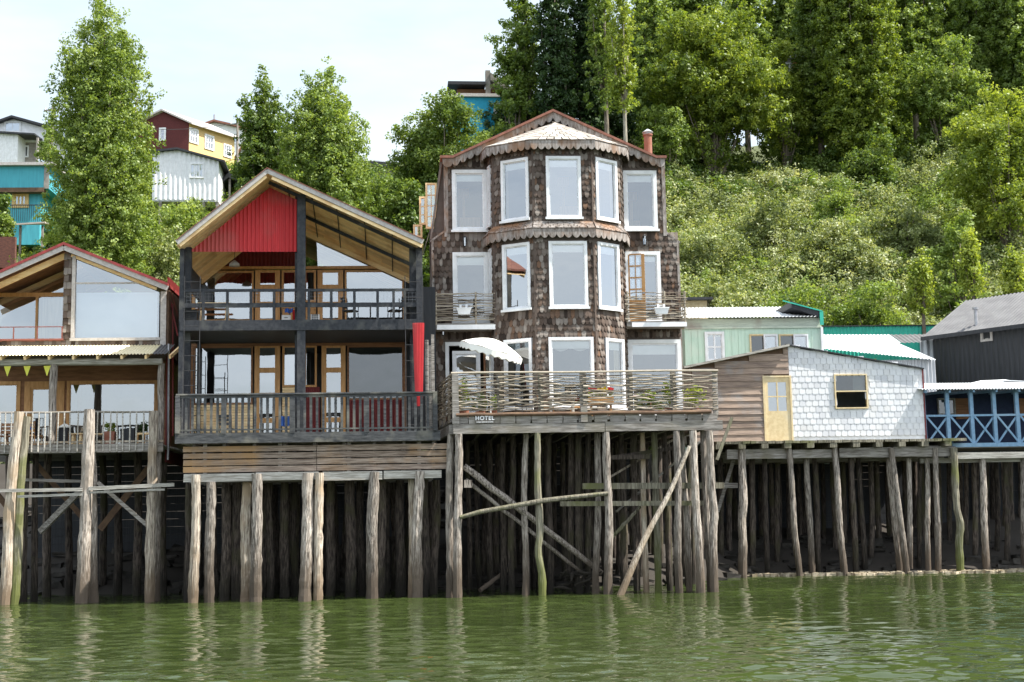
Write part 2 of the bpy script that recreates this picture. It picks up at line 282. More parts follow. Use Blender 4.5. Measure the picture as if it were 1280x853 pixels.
# ------------------------------------------------------------------ terrain and water
def vnoise(x, y, f, seed=0):
    r = np.random.default_rng(seed); T = r.random((64, 64)); X, Y = x * f, y * f
    xi, yi = np.floor(X).astype(int), np.floor(Y).astype(int); fx, fy = X - xi, Y - yi; fx = fx * fx * (3 - 2 * fx); fy = fy * fy * (3 - 2 * fy)
    g = lambda a, b: T[a % 64, b % 64]
    return (g(xi, yi) * (1 - fx) + g(xi + 1, yi) * fx) * (1 - fy) + (g(xi, yi + 1) * (1 - fx) + g(xi + 1, yi + 1) * fx) * fy - .5
def height(x, y):
    x = np.asarray(x, float); y = np.asarray(y, float)
    sh = 50.5 + 5.2 * np.clip((x - 5) / 5, 0, 1)                                    # shoreline under the houses
    z = np.interp(y, [0, 44, 60, 62, 67, 102, 126, 160, 400, 3000], [-3, -2.5, 4.2, 5.3, 5.5, 28, 36, 38, 30, 30])
    bank = np.where(y < 62, np.clip((y - sh) * .42 + .02, -3, 5.3), z)
    bank = bank + np.where((y > 45) & (y < 61), vnoise(x, y, 1.3, 1) * .35, 0)
    return bank + np.where(y > 68, vnoise(x, y, .12, 2) * 3.0 * np.clip((y - 68) / 20, 0, 1) + vnoise(x, y, .5, 3) * .8, 0)
def H(x, y): return float(height([x], [y])[0])
def npmesh(name, V, F, mat_, tone=None, parent=None, smooth=False):
    me = bpy.data.meshes.new(name); V = np.asarray(V, np.float32); F = np.asarray(F, np.int32); k = F.shape[1]
    me.vertices.add(len(V)); me.vertices.foreach_set('co', V.ravel()); me.loops.add(F.size); me.loops.foreach_set('vertex_index', F.ravel())
    me.polygons.add(len(F)); me.polygons.foreach_set('loop_start', np.arange(0, F.size, k, dtype=np.int32)); me.polygons.foreach_set('loop_total', np.full(len(F), k, np.int32))
    me.update(calc_edges=True); me.materials.append(mat_)
    if tone is not None: a = me.attributes.new('tone', 'FLOAT', 'FACE'); a.data.foreach_set('value', np.asarray(tone, np.float32))
    if smooth: me.polygons.foreach_set('use_smooth', np.ones(len(F), bool))
    o = bpy.data.objects.new(name, me); COL.objects.link(o)
    if parent: o.parent = parent
    return o
def sheet(name, xs, ys, zf, mat_, smooth=True):
    X, Y = np.meshgrid(xs, ys); Z = zf(X, Y); nx, ny = len(xs), len(ys)
    i = (np.arange(ny - 1)[:, None] * nx + np.arange(nx - 1)[None]).ravel()
    o = npmesh(name, np.stack([X, Y, Z], -1).reshape(-1, 3), np.stack([i, i + 1, i + 1 + nx, i + nx], 1), mat_, np.full(len(i), .5), smooth=smooth)
    o['kind'] = 'structure'; return o
def graded(a, b, st, far0, far1):
    c = list(np.arange(a, b, st)); s = st; x = a; L_ = []
    while x > far0: s *= 1.25; x -= s; L_.append(x)
    s = st; x = c[-1]; Rr = []
    while x < far1: s *= 1.25; x += s; Rr.append(x)
    return np.array(L_[::-1] + c + Rr)
m, t, p, N, L = nodes('hill_ground'); p.inputs['Roughness'].default_value = .95
tcn = N('ShaderNodeTexCoord'); no = N('ShaderNodeTexNoise'); no.inputs['Scale'].default_value = .8; no.inputs['Detail'].default_value = 8; L(tcn.outputs['Object'], no.inputs['Vector'])
crn = N('ShaderNodeValToRGB'); crn.color_ramp.elements[0].color = (.03, .04, .015, 1); crn.color_ramp.elements[1].color = (.10, .12, .04, 1); L(no.outputs['Fac'], crn.inputs[0])
sx = N('ShaderNodeSeparateXYZ'); L(tcn.outputs['Object'], sx.inputs[0]); mr = N('ShaderNodeMapRange'); mr.inputs[1].default_value = 64; mr.inputs[2].default_value = 68; L(sx.outputs['Y'], mr.inputs[0])
mxn = N('ShaderNodeMix'); mxn.data_type = 'RGBA'; mxn.inputs[6].default_value = (.028, .023, .018, 1); L(mr.outputs[0], mxn.inputs[0]); L(crn.outputs[0], mxn.inputs[7]); L(mxn.outputs[2], p.inputs['Base Color'])
bmp = N('ShaderNodeBump'); bmp.inputs['Strength'].default_value = .6; bmp.inputs['Distance'].default_value = .1; L(no.outputs['Fac'], bmp.inputs['Height']); L(bmp.outputs[0], p.inputs['Normal'])
sheet('ground', graded(-45, 50, .6, -2500, 2500), graded(44, 130, .6, 5, 3500), height, m)

def waves(X, Y):
    Z = np.zeros_like(X); r = np.random.default_rng(5)
    for i in range(64):
        wl = 10 ** r.uniform(-.66, .35); th = r.normal(math.pi / 2, .42); k = 2 * math.pi / wl; A = .0023 * wl ** .56
        ph = r.uniform(0, 6.28)
        Z += A * np.sin(k * (X * math.cos(th) + Y * math.sin(th)) + ph + 1.3 * np.sin(X * .21 * (1 + i % 3) + ph) + .9 * np.sin(Y * .3 + i))
    patch = .5 + 1.1 * (vnoise(X, Y, .22, 8) + .5) + .8 * np.clip((26 - Y) / 14, 0, 1)
    return Z * patch * np.clip(1.2 - np.abs(Y - 35) / 300, 0, 1)
m, t, p, N, L = nodes('lake_water'); p.inputs['Roughness'].default_value = .03; p.inputs['IOR'].default_value = 1.333
tcn = N('ShaderNodeTexCoord'); no = N('ShaderNodeTexNoise'); no.inputs['Scale'].default_value = .25; no.inputs['Detail'].default_value = 4; L(tcn.outputs['Object'], no.inputs['Vector'])
crn = N('ShaderNodeValToRGB'); crn.color_ramp.elements[0].color = (.022, .033, .009, 1); crn.color_ramp.elements[1].color = (.038, .053, .015, 1); L(no.outputs['Fac'], crn.inputs[0]); L(crn.outputs[0], p.inputs['Base Color'])
mpn = N('ShaderNodeMapping'); mpn.inputs['Scale'].default_value = (1, 1.8, 1); L(tcn.outputs['Object'], mpn.inputs[0])
n3 = N('ShaderNodeTexNoise'); n3.inputs['Scale'].default_value = 5; n3.inputs['Detail'].default_value = 3; L(mpn.outputs[0], n3.inputs['Vector'])
bmp = N('ShaderNodeBump'); bmp.inputs['Strength'].default_value = .12; bmp.inputs['Distance'].default_value = .02; L(n3.outputs['Fac'], bmp.inputs['Height']); L(bmp.outputs[0], p.inputs['Normal'])
ysw = [11.0]
while ysw[-1] < 57: ysw.append(ysw[-1] + .035 + (ysw[-1] - 11) * .0022)
yfar = [10.0]; st = 1.5
while yfar[-1] > -900: yfar.append(yfar[-1] - st); st *= 1.3
yb = [60, 70]
sheet('water', graded(-24, 26, .075, -1500, 1500), np.array(yfar[::-1] + ysw + yb), waves, m)

# shingle and wrack line at the foot of the right-hand stilts
b = B()
for i in range(900):
    x = rnd(8.6, 20.5); y = 55.2 + rnd(-.35, .5) + .05 * math.sin(x * 1.3); s = rnd(.03, .12); b.box(x - s, x + s, y - s * .6, y + s * .6, -.02, s * .7 + rnd(0, .05), rnd(0, 1), .02)
tag(b.build('shore_wrack', mat('wrack', (.42, .36, .27), .9, (.2, .16, .1), tone=.8)), 'pale line of washed-up debris and pebbles along the waterline', 'debris', kind='stuff')
b = B()
for i in range(900):
    x = rnd(-22, 22); y = rnd(50, 59); s = rnd(.06, .3) if i % 5 else rnd(.2, .45); z = H(x, y)
    if z < -.3: continue
    b.box(x - s, x + s, y - s * .8, y + s * .8, z - s * .3, z + s * .4, rnd(0, 1), s * .3)
tag(b.build('shore_rocks', mat('wet_stone', (.045, .04, .034), .8, (.02, .018, .015), tone=.8)), 'dark stones scattered on the bank beneath the houses', 'stones', kind='stuff')
# ------------------------------------------------------------------ shared building pieces
def window(pl, s0, s1, z0, z1, root, t=0., fw=.11, mt='white', cols=1, rows=1, blind=.14, sill=True, glass='glass', label=None, curtain=None, name='window', proud=.055, blind_mat='blind', mw=.03):
    b = B(pl); f0, f1 = t - proud, t + .07; e = rnd(.48, .52)
    b.box(s0, s0 + fw, f0, f1, z0, z1, .5); b.box(s1 - fw, s1, f0, f1, z0, z1, .5); b.box(s0 + fw, s1 - fw, f0, f1, z1 - fw, z1, .55); b.box(s0 + fw, s1 - fw, f0, f1, z0, z0 + fw, .5)
    g = fw * .35; i0, i1, j0, j1 = s0 + fw, s1 - fw, z0 + fw, z1 - fw
    for a in ((i0, i0 + g, j0, j1), (i1 - g, i1, j0, j1), (i0 + g, i1 - g, j1 - g, j1), (i0 + g, i1 - g, j0, j0 + g)): b.box(a[0], a[1], t - .01, t + .065, a[2], a[3], .35)
    for k in range(1, cols): x = i0 + (i1 - i0) * k / cols; b.box(x - mw / 2, x + mw / 2, t, t + .05, j0, j1, .5)
    for k in range(1, rows): z = j0 + (j1 - j0) * k / rows; b.box(i0, i1, t - .002, t + .048, z - mw / 2, z + mw / 2, .5)
    if sill: b.box(s0 - .05, s1 + .05, f0 - .06, f0, z0 - .03, z0 + .05, .6)
    o = b.build(name, M[mt], root, label=label)
    if glass == 'glass': glass = random.choice(['glass', 'glass_a', 'glass_b'])
    p = B(pl); tw = rnd(-.006, .006)
    p.add([(i0, t + .022, j0), (i1, t + .022 + tw, j0), (i1, t + .022 + tw, j1), (i0, t + .022, j1)], [(0, 1, 2, 3)], .5); p.build('pane', M[glass], o)
    if blind: q = B(pl); h = (j1 - j0) * blind; q.box(i0 + g, i1 - g, t + .085, t + .095, j1 - h, j1 - g, .5); q.build('blind', M[blind_mat], o)
    if curtain:
        q = B(pl); c0, c1 = (i0 + g, i0 + g + (i1 - i0) * abs(curtain)) if curtain < 0 else (i1 - g - (i1 - i0) * curtain, i1 - g)
        n = 7
        for k in range(n): q.box(c0 + (c1 - c0) * k / n, c0 + (c1 - c0) * (k + .9) / n, t + .11 + .02 * (k % 2), t + .125 + .02 * (k % 2), j0, j1, .4 + .1 * (k % 3))
        q.build('curtain', M['curtain'], o)
    return o
def twig_panel(b, s0, s1, z0, z1, n, t=0., r=.018, sag=.012):
    for k in range(n):
        z = z0 + (z1 - z0) * (k + .5) / n + rnd(-.02, .02); m = max(6, int((s1 - s0) / .16)); ph = rnd(0, 6); a = s0 - rnd(0, .06); c = s1 + rnd(0, .08)
        rr = r * rnd(.7, 1.35); dz = rnd(-.03, .03); tn = rnd(.1, 1); sg = 1 if k % 2 else -1
        b.tube([(a + (c - a) * i / m, t + sg * .035 * math.cos(i * math.pi * 3 / m * max(1, round((s1 - s0) / 1.6))) + rnd(-.006, .006), z + dz * i / m + sag * math.sin(i * .9 + ph) + rnd(-sag, sag)) for i in range(m + 1)],
               [rr * (1.1 - .5 * i / m) * rnd(.85, 1.15) for i in range(m + 1)], 5, tn)
def stilt(pl, xt, yt, xb, yb, wpx, t, root, mt='pile', kink=None, zt=None, name='stilt', label=None, inner=False):
    s0, z0 = pl.q(xt, yt, t); s1, z1 = pl.q(xb, yb, t); z0 = zt if zt is not None else z0
    mt = 'pile_shade' if (mt == 'pile' and inner) else mt; Y = 45 + t; r = wpx / 2 / FPX * (Y + 1); b = B(pl); n = 22; P = []; rad = []  # inner stilts get the wood with shade in its colour
    k = (s1 - s0) / (z1 - z0) if abs(z1 - z0) > .1 else 0; zb = -1.0; ph = rnd(0, 6); wa = rnd(.01, .07)
    for i in range(n + 1):
        f = i / n; z = z0 + (zb - z0) * f; s = s0 + k * (z - z0) + wa * math.sin(f * 5 + ph) * math.sin(f * math.pi)
        if kink: s += kink[1] * math.exp(-((z - kink[0]) / .45) ** 2)
        P.append((s, t + wa * math.cos(f * 4 + ph) * math.sin(f * math.pi), z)); rad.append(r * (.9 + .2 * f) * rnd(.94, 1.06))
    b.tube(P, rad, 11, rnd(.1, 1.), .10); return b.build(name, M[mt], root, label=label)
def brace(pl, p, q_, w, h, root, mt='beam', name='brace', round_=False):
    b = B(pl)
    if round_: 
        P, Q = Vector(p), Vector(q_); b.tube([P.lerp(Q, i / 10) + Vector((rnd(-.015, .015), rnd(-.015, .015), rnd(-.02, .02))) for i in range(11)], [w / 2 * rnd(.9, 1.1) * (1.1 - .02 * i) for i in range(11)], 8, rnd(.3, .8), .08)
    else: b.beam(p, q_, w, h)
    return b.build(name, M[mt], root)
def scallop(b, pA, pB, hgt, dep, pitch, t0, t1, tone=None):
    """fascia board between two (s,z) top points with a scalloped lower edge, in separate short boards"""
    (x0, z0), (x1, z1) = pA, pB; L_ = math.hypot(x1 - x0, z1 - z0); n = max(1, round(L_ / pitch))
    for k in range(n):
        a, c = k / n, (k + 1) / n; f = lambda u: (x0 + (x1 - x0) * u, z0 + (z1 - z0) * u)
        top = [f(a), f(c)]; bot = []
        for i in range(7):
            u = c - (c - a) * i / 6; x, z = f(u); bot.append((x, z - hgt + dep * (1 - abs(math.sin(math.pi * i / 6)) ** .7)))
        b.prism(top[::1] + bot, t0, t1, rnd(.1, .9) if tone is None else tone)
def planks(b, s0, s1, z0, z1, t0, t1, h=.14, gap=.012, top=None, lean=0.):
    z = z0
    while z < z1 - .02:
        zt = min(z + h, z1); b.box(s0, s1, t0, t1 + 0, z, zt - gap, rnd(.1, .9), .004); z += h

# ------------------------------------------------------------------ the hotel
o = at(700, 500, 49)
HT = empty('hotel', (o.x, 49, 0), R_(4), 'tall dark shingled hotel with white framed windows, projecting bay and woven branch terrace', 'hotel')
P = Plane(HT); U = lambda x, v=0, y=350: P.q(x, y, v)[0]; Z = lambda y, v=0, x=700: P.q(x, y, v)[1]
uL, uR = U(541, 0, 380), U(850, 0, 380); uL3, uR3 = U(556, 0, 250), U(831, 0, 250)
zd = Z(521, -4); zE3 = Z(204, 0); zAp = Z(140, -.35, 691); z3 = Z(296); z2 = Z(409)
DEP = 11
# bay outline
bp = [(U(612, 0), 0.), (U(619, -.8), -.8), (U(669, -1.7), -1.7), (U(743, -1.7), -1.7), (U(778, -.85), -.85), (U(781, 0), 0.)]
# main front windows (pixel rects)
wins = {'w3l': (565, 213, 609, 290), 'w3r': (779, 214, 821, 289), 'w2l': (566, 316, 611, 404), 'w2r': (781, 315, 826, 404), 'w1l': (557, 428, 624, 519), 'w1r': (785, 425, 852, 520)}
rc = {k: P.R(*v) for k, v in wins.items()}
holes = [(r[0] + .05, r[1] - .05, r[2] + .05, r[3] - .05) for r in rc.values()] + [(bp[0][0] + .05, bp[5][0] - .05, zd + .1, Z(200, 0))]
def in3(s, z): return uL3 + .02 < s < uR3 - .02 if z > z3 else True
apx = U(691, -.35, 137)
def rake_z(s):
    eL, eR = U(566, -.35, 197), U(820, -.35, 197); ze = Z(198, -.35)
    return ze + (zAp - ze) * max(0, min(1, (s - eL) / (apx - eL) if s < apx else (eR - s) / (eR - apx)))
w_ = B(P); w_.wall(uL, uR, zd - .3, z3, .0, .16, holes); w_.wall(uL3, uR3, z3, zE3, .0, .16, holes)
w_.prism([(uL3, zE3), (uR3, zE3), (apx, zAp - .12)], .0, .16, .5)
w_.box(uL, uL + .16, .16, DEP, zd - .3, z3, .4); w_.box(uR - .16, uR, .16, DEP, zd - .3, z3, .4); w_.box(uR3 - .16, uR3, .16, DEP, z3, zE3, .4)
w_.box(uL, uR, DEP - .16, DEP, zd - .3, zE3, .4)
for i in range(5):                                                  # bay walls
    a, c = bp[i], bp[i + 1]; 
bw = {}
WALL = w_.build('wall', M['shingle'], HT)
sh = B(P); hs = [(r[0], r[1], r[2], r[3]) for r in rc.values()] + [(bp[0][0], bp[5][0], zd, Z(192, 0))]
sh.shingles(uL, uR, zd, z3 + .04, hs, .15, .225, 0, pointed=.6)
sh.shingles(uL3, uR3, z3 + .05, zAp, hs, .15, .225, 0, inside=lambda s, z: z < rake_z(s) - .12, pointed=.6)
sh.build('shingle_cladding', M['shingle'], HT)
for key, kw in (('w3l', dict()), ('w3r', dict()), ('w2l', dict()), ('w2r', dict(blind=.1)), ('w1r', dict(blind=.16, fw=.14))):
    window(P, *rc[key], HT, t=-.03, fw=kw.pop('fw', .13), **kw)
# left ground-floor door frame: wide white frame with a second, narrower leaf inside
r = rc['w1l']; fr = B(P); fr.box(r[0], r[0] + .13, -.1, .06, r[2], r[3], .5); fr.box(r[1] - .13, r[1], -.1, .06, r[2], r[3], .5); fr.box(r[0] + .13, r[1] - .13, -.1, .06, r[3] - .13, r[3], .5)
dfr = fr.build('door_frame', M['white'], HT); a0, a1 = r[0] + .25, r[0] + .25 + (r[1] - r[0]) * .52
window(P, a0, a1, r[2], r[3] - .32, HT, t=.0, fw=.11, blind=0, sill=False, name='door')
window(P, a1 + .12, r[1] - .13, r[2], r[3] - .14, HT, t=.0, fw=.06, blind=0, sill=False, name='door', mt='brown_wood', glass='glass')
# open orange balcony door in the right-hand window
r = rc['w2r']; od = Plane(HT, r[0] + .1, -.05, R_(-14)); d = B(od); W_ = (r[1] - r[0]) * .48; z0, z1 = r[2] + .05, r[3] - .12
for a in ((0, .09), (W_ - .12, W_)): d.box(a[0], a[1], -.02, .02, z0, z1, .5)
zz = [z0 + (z1 - z0) * f for f in (0, .05, .3, .42, .56, .70, .84, .97)]
d.box(.09, W_ - .12, -.02, .02, z0, z0 + .75, .5)
for i in range(5): z = z0 + .75 + (z1 - z0 - .75) * i / 4; d.box(.09, W_ - .12, -.018, .018, z - .025, z + .025, .5)
d.box(W_ / 2 - .03, W_ / 2, -.016, .016, z0 + .75, z1, .5)
dd = d.build('balcony_door', M['orange_wood'], HT); g = B(od); g.add([(.09, 0, z0 + .75), (W_ - .12, 0, z0 + .75), (W_ - .12, 0, z1), (.09, 0, z1)], [(0, 1, 2, 3)], .5); g.build('pane', M['glass_hi'], dd)
g = B(od); g.box(W_ - .11, W_ - .02, -.07, -.02, z0 + 1.0, z0 + 1.05, .5); g.build('handle', M['steel'], dd)
# bay faces
zb3 = Z(283, -1.7); zbt = Z(178, -1.7); zb2 = Z(287, -1.7)
wy = {3: (196, 274), 2: (302, 386), 1: (422, 520)}
def face(i):
    (x0, y0), (x1, y1) = bp[i], bp[i + 1]; return Plane(HT, x0, y0, math.atan2(y1 - y0, x1 - x0)), math.hypot(x1 - x0, y1 - y0)
for i in range(5):
    pl, Ln = face(i); hl = []; dia = [(.22, .64), (.21, .90), (.20, .80), (.10, .86), (.3, .7)][i]
    for fl in (3, 2, 1):
        zt, zb = Z(wy[fl][0], -1.7), Z(wy[fl][1], -1.7)
        if fl == 1: zb = zd + .45
        f0, f1 = dia
        if i == 2: f0, f1 = {3: (.215, .81), 2: (.235, .885), 1: (.20, .955)}[fl]
        if i == 4: continue
        if i == 3 and fl == 1: f0, f1 = .3, .95
        hl.append((Ln * f0, Ln * f1, zb, zt, fl))
    hh = [(h[0] + .03, h[1] - .03, h[2] + .03, h[3] - .03) for h in hl]; b = B(pl)
    b.wall(0, Ln, zd - .2, zbt, 0, .1, hh); b.build('bay_wall', M['shingle'], HT)
    s = B(pl); s.shingles(0, Ln, zb3, zbt, [h[:4] for h in hl], .145, .225, 0, pointed=.6); s.shingles(0, Ln, zd, zb2 - .05, [h[:4] for h in hl], .145, .225, 0, pointed=.6)
    if i < 4: s.box(-.05, .05, -.045, .02, zd, zbt, .45)
    s.build('bay_cladding', M['shingle'], HT)
    for h in hl:
        cu = {(1, 3): -.08, (1, 2): -.12, (1, 1): -.2, (3, 3): .12, (3, 2): .12, (3, 1): .35}.get((i, h[4]))
        window(pl, *h[:4], HT, t=-.03, fw=.10 if i in (1, 2, 3) else .06, blind=.13 if i in (1, 2, 3) else 0, curtain=cu, glass='glass' if i != 1 else 'glass_dark' if h[4] == 1 else 'glass')
    w_ = B(pl)
# bay roofs
def ringpts(e): 
    cx, cy = (bp[2][0] + bp[3][0]) / 2, 0.; out = []
    n = len(bp)
    for k, (x, y) in enumerate(bp):
        d0 = Vector((bp[k][0] - bp[max(k - 1, 0)][0], bp[k][1] - bp[max(k - 1, 0)][1])); d1 = Vector((bp[min(k + 1, n - 1)][0] - bp[k][0], bp[min(k + 1, n - 1)][1] - bp[k][1]))
        n0 = Vector((d0.y, -d0.x)).normalized() if d0.length else None; n1 = Vector((d1.y, -d1.x)).normalized() if d1.length else None
        nn = (n0 or n1) + (n1 or n0); nn = nn / nn.length; q = e / max(.55, nn.dot(n0 or n1)); out.append((x + nn.x * q, y + nn.y * q))
    return out
def bay_roof(e, zlo, ztop, name, mt, inner, apex=None):
    ro = ringpts(e); b = B(P); rows = 7
    for k in range(5):
        for rr in range(rows):
            f0, f1 = rr / rows, (rr + 1) / rows + .04
            def pt(j, f, lift):
                x0, y0 = ro[j]; x1, y1 = inner(j); return (x0 + (x1 - x0) * f, y0 + (y1 - y0) * f, zlo + (ztop - zlo) * f + lift)
            n = max(2, int(6 * (1 - f0)) + 2)
            for c in range(n):
                l0, l1 = c / n, (c + 1) / n - .02
                A0, A1, B0, B1 = [Vector(pt(k, f, lf)) for f, lf in ((f0, .035), (f1, .012))] + [Vector(pt(k + 1, f, lf)) for f, lf in ((f0, .035), (f1, .012))]
                q = [A0.lerp(B0, l0), A0.lerp(B0, l1), A1.lerp(B1, l1), A1.lerp(B1, l0)]; q[0].z += rnd(-.012, .012)
                b.slab(q, .02, rnd(0, 1))
    o = b.build(name, M[mt], HT); f = B(None)
    for k in range(5):
        (x0, y0), (x1, y1) = ro[k], ro[k + 1]; pl = Plane(HT, x0, y0, math.atan2(y1 - y0, x1 - x0)); L_ = math.hypot(x1 - x0, y1 - y0); fb = B(pl)
        scallop(fb, (0, zlo + .02), (L_, zlo + .02), .36, .13, .27, .02, .05); fb.build('scalloped_fascia', M['fascia'], HT)
    u = B(P); u.add([(x, y, zlo - .0) for x, y in ro], [tuple(range(5, -1, -1))], .4); u.build('soffit', M['brown_wood'], HT)
    return o
apb = (U(694, -.6, 154), -.55); bay_roof(.32, zbt, Z(154, -.55), 'bay_roof', 'shingle_roof', lambda j: apb)
rin = ringpts(.02); bay_roof(.24, zb2, Z(277, -1.7), 'bay_skirt_roof', 'fascia', lambda j: rin[j])
# gable rake boards, roof, side mansard
b = B(P); eL, eR = U(566, -.35, 197), U(820, -.35, 197); ze = Z(198, -.35)
for (p0, p1) in (((U(553, -.35, 197), ze), (eL, ze)), ((eL, ze), (apx, zAp)), ((apx, zAp), (eR, ze)), ((eR, ze), (U(831, -.35, 197), ze))): scallop(b, p0, p1, .33, .13, .30, -.35, -.31)
b.build('scalloped_bargeboard', M['fascia'], HT)
b = B(P); v0, v1 = -.42, DEP + .3; th = .09; hL, hR = U(550, -.35, 197), U(833, -.35, 197)
b.slab([(hL, v0, ze + th), (hL, v1, ze + th), (eL, v1, ze + th), (eL, v0, ze + th)], th, .5); b.slab([(eR, v0, ze + th), (hR, v0, ze + th), (hR, v1, ze + th), (eR, v1, ze + th)], th, .5)
b.slab([(eL, v0, ze + th), (eL, v1, ze + th), (apx, v1, zAp + th), (apx, v0, zAp + th)], th, .55); b.slab([(apx, v0, zAp + th), (apx, v1, zAp + th), (eR, v1, ze + th), (eR, v0, ze + th)], th, .45)
RF = b.build('roof', M['rust_edge'], HT)
b = B(P); q0, q1 = U(553, 1.0, 200), U(540, 1.0, 296); za, zb_ = Z(200), z3 - .05
nn = 26
for k in range(nn):
    f0, f1 = k / nn, (k + .94) / nn
    b.slab([(q1 + (q0 - q1) * 0, .25 + 9 * f0, zb_), (q1, .25 + 9 * f1, zb_), (q0, .25 + 9 * f1, za), (q0, .25 + 9 * f0, za)][::-1], .05, rnd(.2, .9))
b.prism([(q1, zb_), (q0, za), (uL3 + .05, za), (uL3 + .05, zb_)], .25, .3, .5)
b.beam((q1 - .05, .2, zb_), (q0 - .05, .2, za + .05), .08, .09, .6)
b.build('mansard_side', M['shingle'], HT)
b = B(P); b.slab([(uL - .06, -.05, Z(300)), (U(556), -.05, Z(288)), (U(556), .2, Z(288)), (uL - .06, .2, Z(300))][::-1], .08, .5); b.slab([(uR3 - .02, -.05, Z(289, 0, 832)), (uR + .06, -.05, Z(302, 0, 850)), (uR + .06, DEP, Z(302, 0, 850)), (uR3 - .02, DEP, Z(289, 0, 832))], .08, .5)
b.build_each('side_skirt_roof', M['fascia'], HT)
for (x0, y0, x1, y1, v, c_, r_) in ((532, 229, 546, 286, .9, 2, 4), (524, 246, 533, 281, 2.6, 1, 3), (516.5, 281, 528, 297, 3.6, 2, 1)):
    window(P, *P.R(x0, y0, x1, y1, v), HT, t=v, fw=.055, mt='pine', cols=c_, rows=r_, blind=0, sill=False, glass='glass_hi', name='open_casement', proud=.02)
b = B(P); b.box(uL3 - .03, uL3 + .12, -.06, .3, z3, ze - .1, .6); b.box(uR3 - .1, uR3 + .03, -.06, .3, z3, ze - .1, .6); b.box(uL - .03, uL + .06, -.05, .2, zd, z3 - .1, .2); b.box(uR - .06, uR + .03, -.05, .2, zd, z3 - .2, .4); b.build_each('corner_board', M['fascia'], HT)
b = B(P); planks(b, uL, uR, .3, zd - .2, DEP - .4, DEP - .3, .3); b.build('shade_backing', M['charcoal'], HT)  # dark planks added to black out the space under the hotel
# ceiling slabs, rooms
b = B(P); b.box(uL + .17, uR - .17, .17, DEP - .2, zd - .15, zd + .02, .5)
for z in (z2, z3): b.box(uL + .17, uR - .17, .17, DEP - .2, z - .1, z + .1, .5)
b.box(uL3 + .1, uR3 - .17, .17, DEP - .2, zE3 - .05, zE3 + .03, .5); b.box(uL + .17, uR - .17, 5, 5.1, zd, z3, .5); b.box(uL3 + .17, uR3 - .17, 5, 5.1, z3, zE3, .5)
for z in (z2, z3, zbt - .1):
    bb = [(x * .995 + .005 * apb[0], y + .1, z - .1) for x, y in bp]; bt = [(x, y, z2_ + .2) for x, y, z2_ in bb]
    b.add([*bb, *bt], [(5, 4, 3, 2, 1, 0), (6, 7, 8, 9, 10, 11)], .5)
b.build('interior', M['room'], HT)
b = B(P)
for (x0, x1, y0, v) in ((575, 600, 276, 2.), (700, 722, 262, 1.5), (785, 800, 280, 2.)):
    s0, s1, a_, z_ = P.R(x0, y0 - 4, x1, y0, v); b.box(s0, s1, v, v + .6, z_ - .5, z_, .5); b.box(s0 + .1, s0 + .2, v, v + .1, z_, z_ + .8, .6); b.box(s0 - .05, s0 + .35, v - .1, v + .25, z_ + .8, z_ + 1.1, .9)
b.build('room_furniture', M['orange_wood'], HT)
for (pl_, a0, a1, zt_, t_) in ((face(2)[0], face(2)[1] * .25, face(2)[1] * .9, Z(427, -1.7), .16), (P, rc['w1r'][0] + .15, rc['w1r'][1] - .15, rc['w1r'][3] - .14, .2)):
    b = B(pl_); n_ = max(2, round((a1 - a0) / .55)); top = [(a0, zt_), (a1, zt_)]; bot = []
    for k in range(n_ * 8 + 1): u = 1 - k / (n_ * 8); bot.append((a0 + (a1 - a0) * u, zt_ - .2 - .13 * abs(math.sin(math.pi * u * n_))))
    b.prism(top + bot, t_, t_ + .01, .5); b.build('valance', M['blind'], HT)
    b = B(pl_)
    for k in range(9): x = a0 + (a1 - a0) * rnd(.05, .95); z = zd + .9; b.tube([(x, t_ + .5, z), (x + rnd(-.15, .15), t_ + .45, z + rnd(.3, .6)), (x + rnd(-.4, .4), t_ + .4, z + rnd(.35, .8))], [.03, .09, .02], 6, .3)
    b.build('indoor_plant', M['black_cloth'], HT)  # plants coloured black to stand as unlit silhouettes behind the glass
# small balconies
for (xa, xb, yt, yb, fy0, fy1, fx0) in ((544, 622, 366.5, 403, 406.5, 412.5, 546), (783, 857, 365.5, 401, 403.5, 409, 790)):
    v = -.8; s0, s1 = U(xa, v, 385), U(xb, v, 385); zt, zb = Z(yt, v, xa), Z(yb, v, xa); zf1, zf0 = Z(fy0, v, xa), Z(fy1, v, xa)
    b = B(P); b.box(s0, s1, v, -.07, zf0 + .02, zf1 + .05, .5); bl = b.build('balcony_floor', M['beam'], HT)
    b = B(P); b.box(U(fx0, v, 410), s1 + .02, v - .04, v - .003, zf0, zf1, .5); b.build('balcony_fascia', M['white'], HT)
    b = B(P); twig_panel(b, s0, s1, zb, zt, 12, v, .024)
    for a in (s0, s1):
        sp = Plane(HT, a, -.05, R_(-90)); b.pl = sp; twig_panel(b, 0, .72, zb, zt, 11, 0, .024); b.pl = P
    for a in (s0 + .03, (s0 * .35 + s1 * .65), s1 - .03): b.tube([(a, v + .01, zf1), (a + rnd(-.02, .02), v + .01, zt + .03)], .035, 7, .8)
    b.build('balcony_railing', M['twig'], HT)
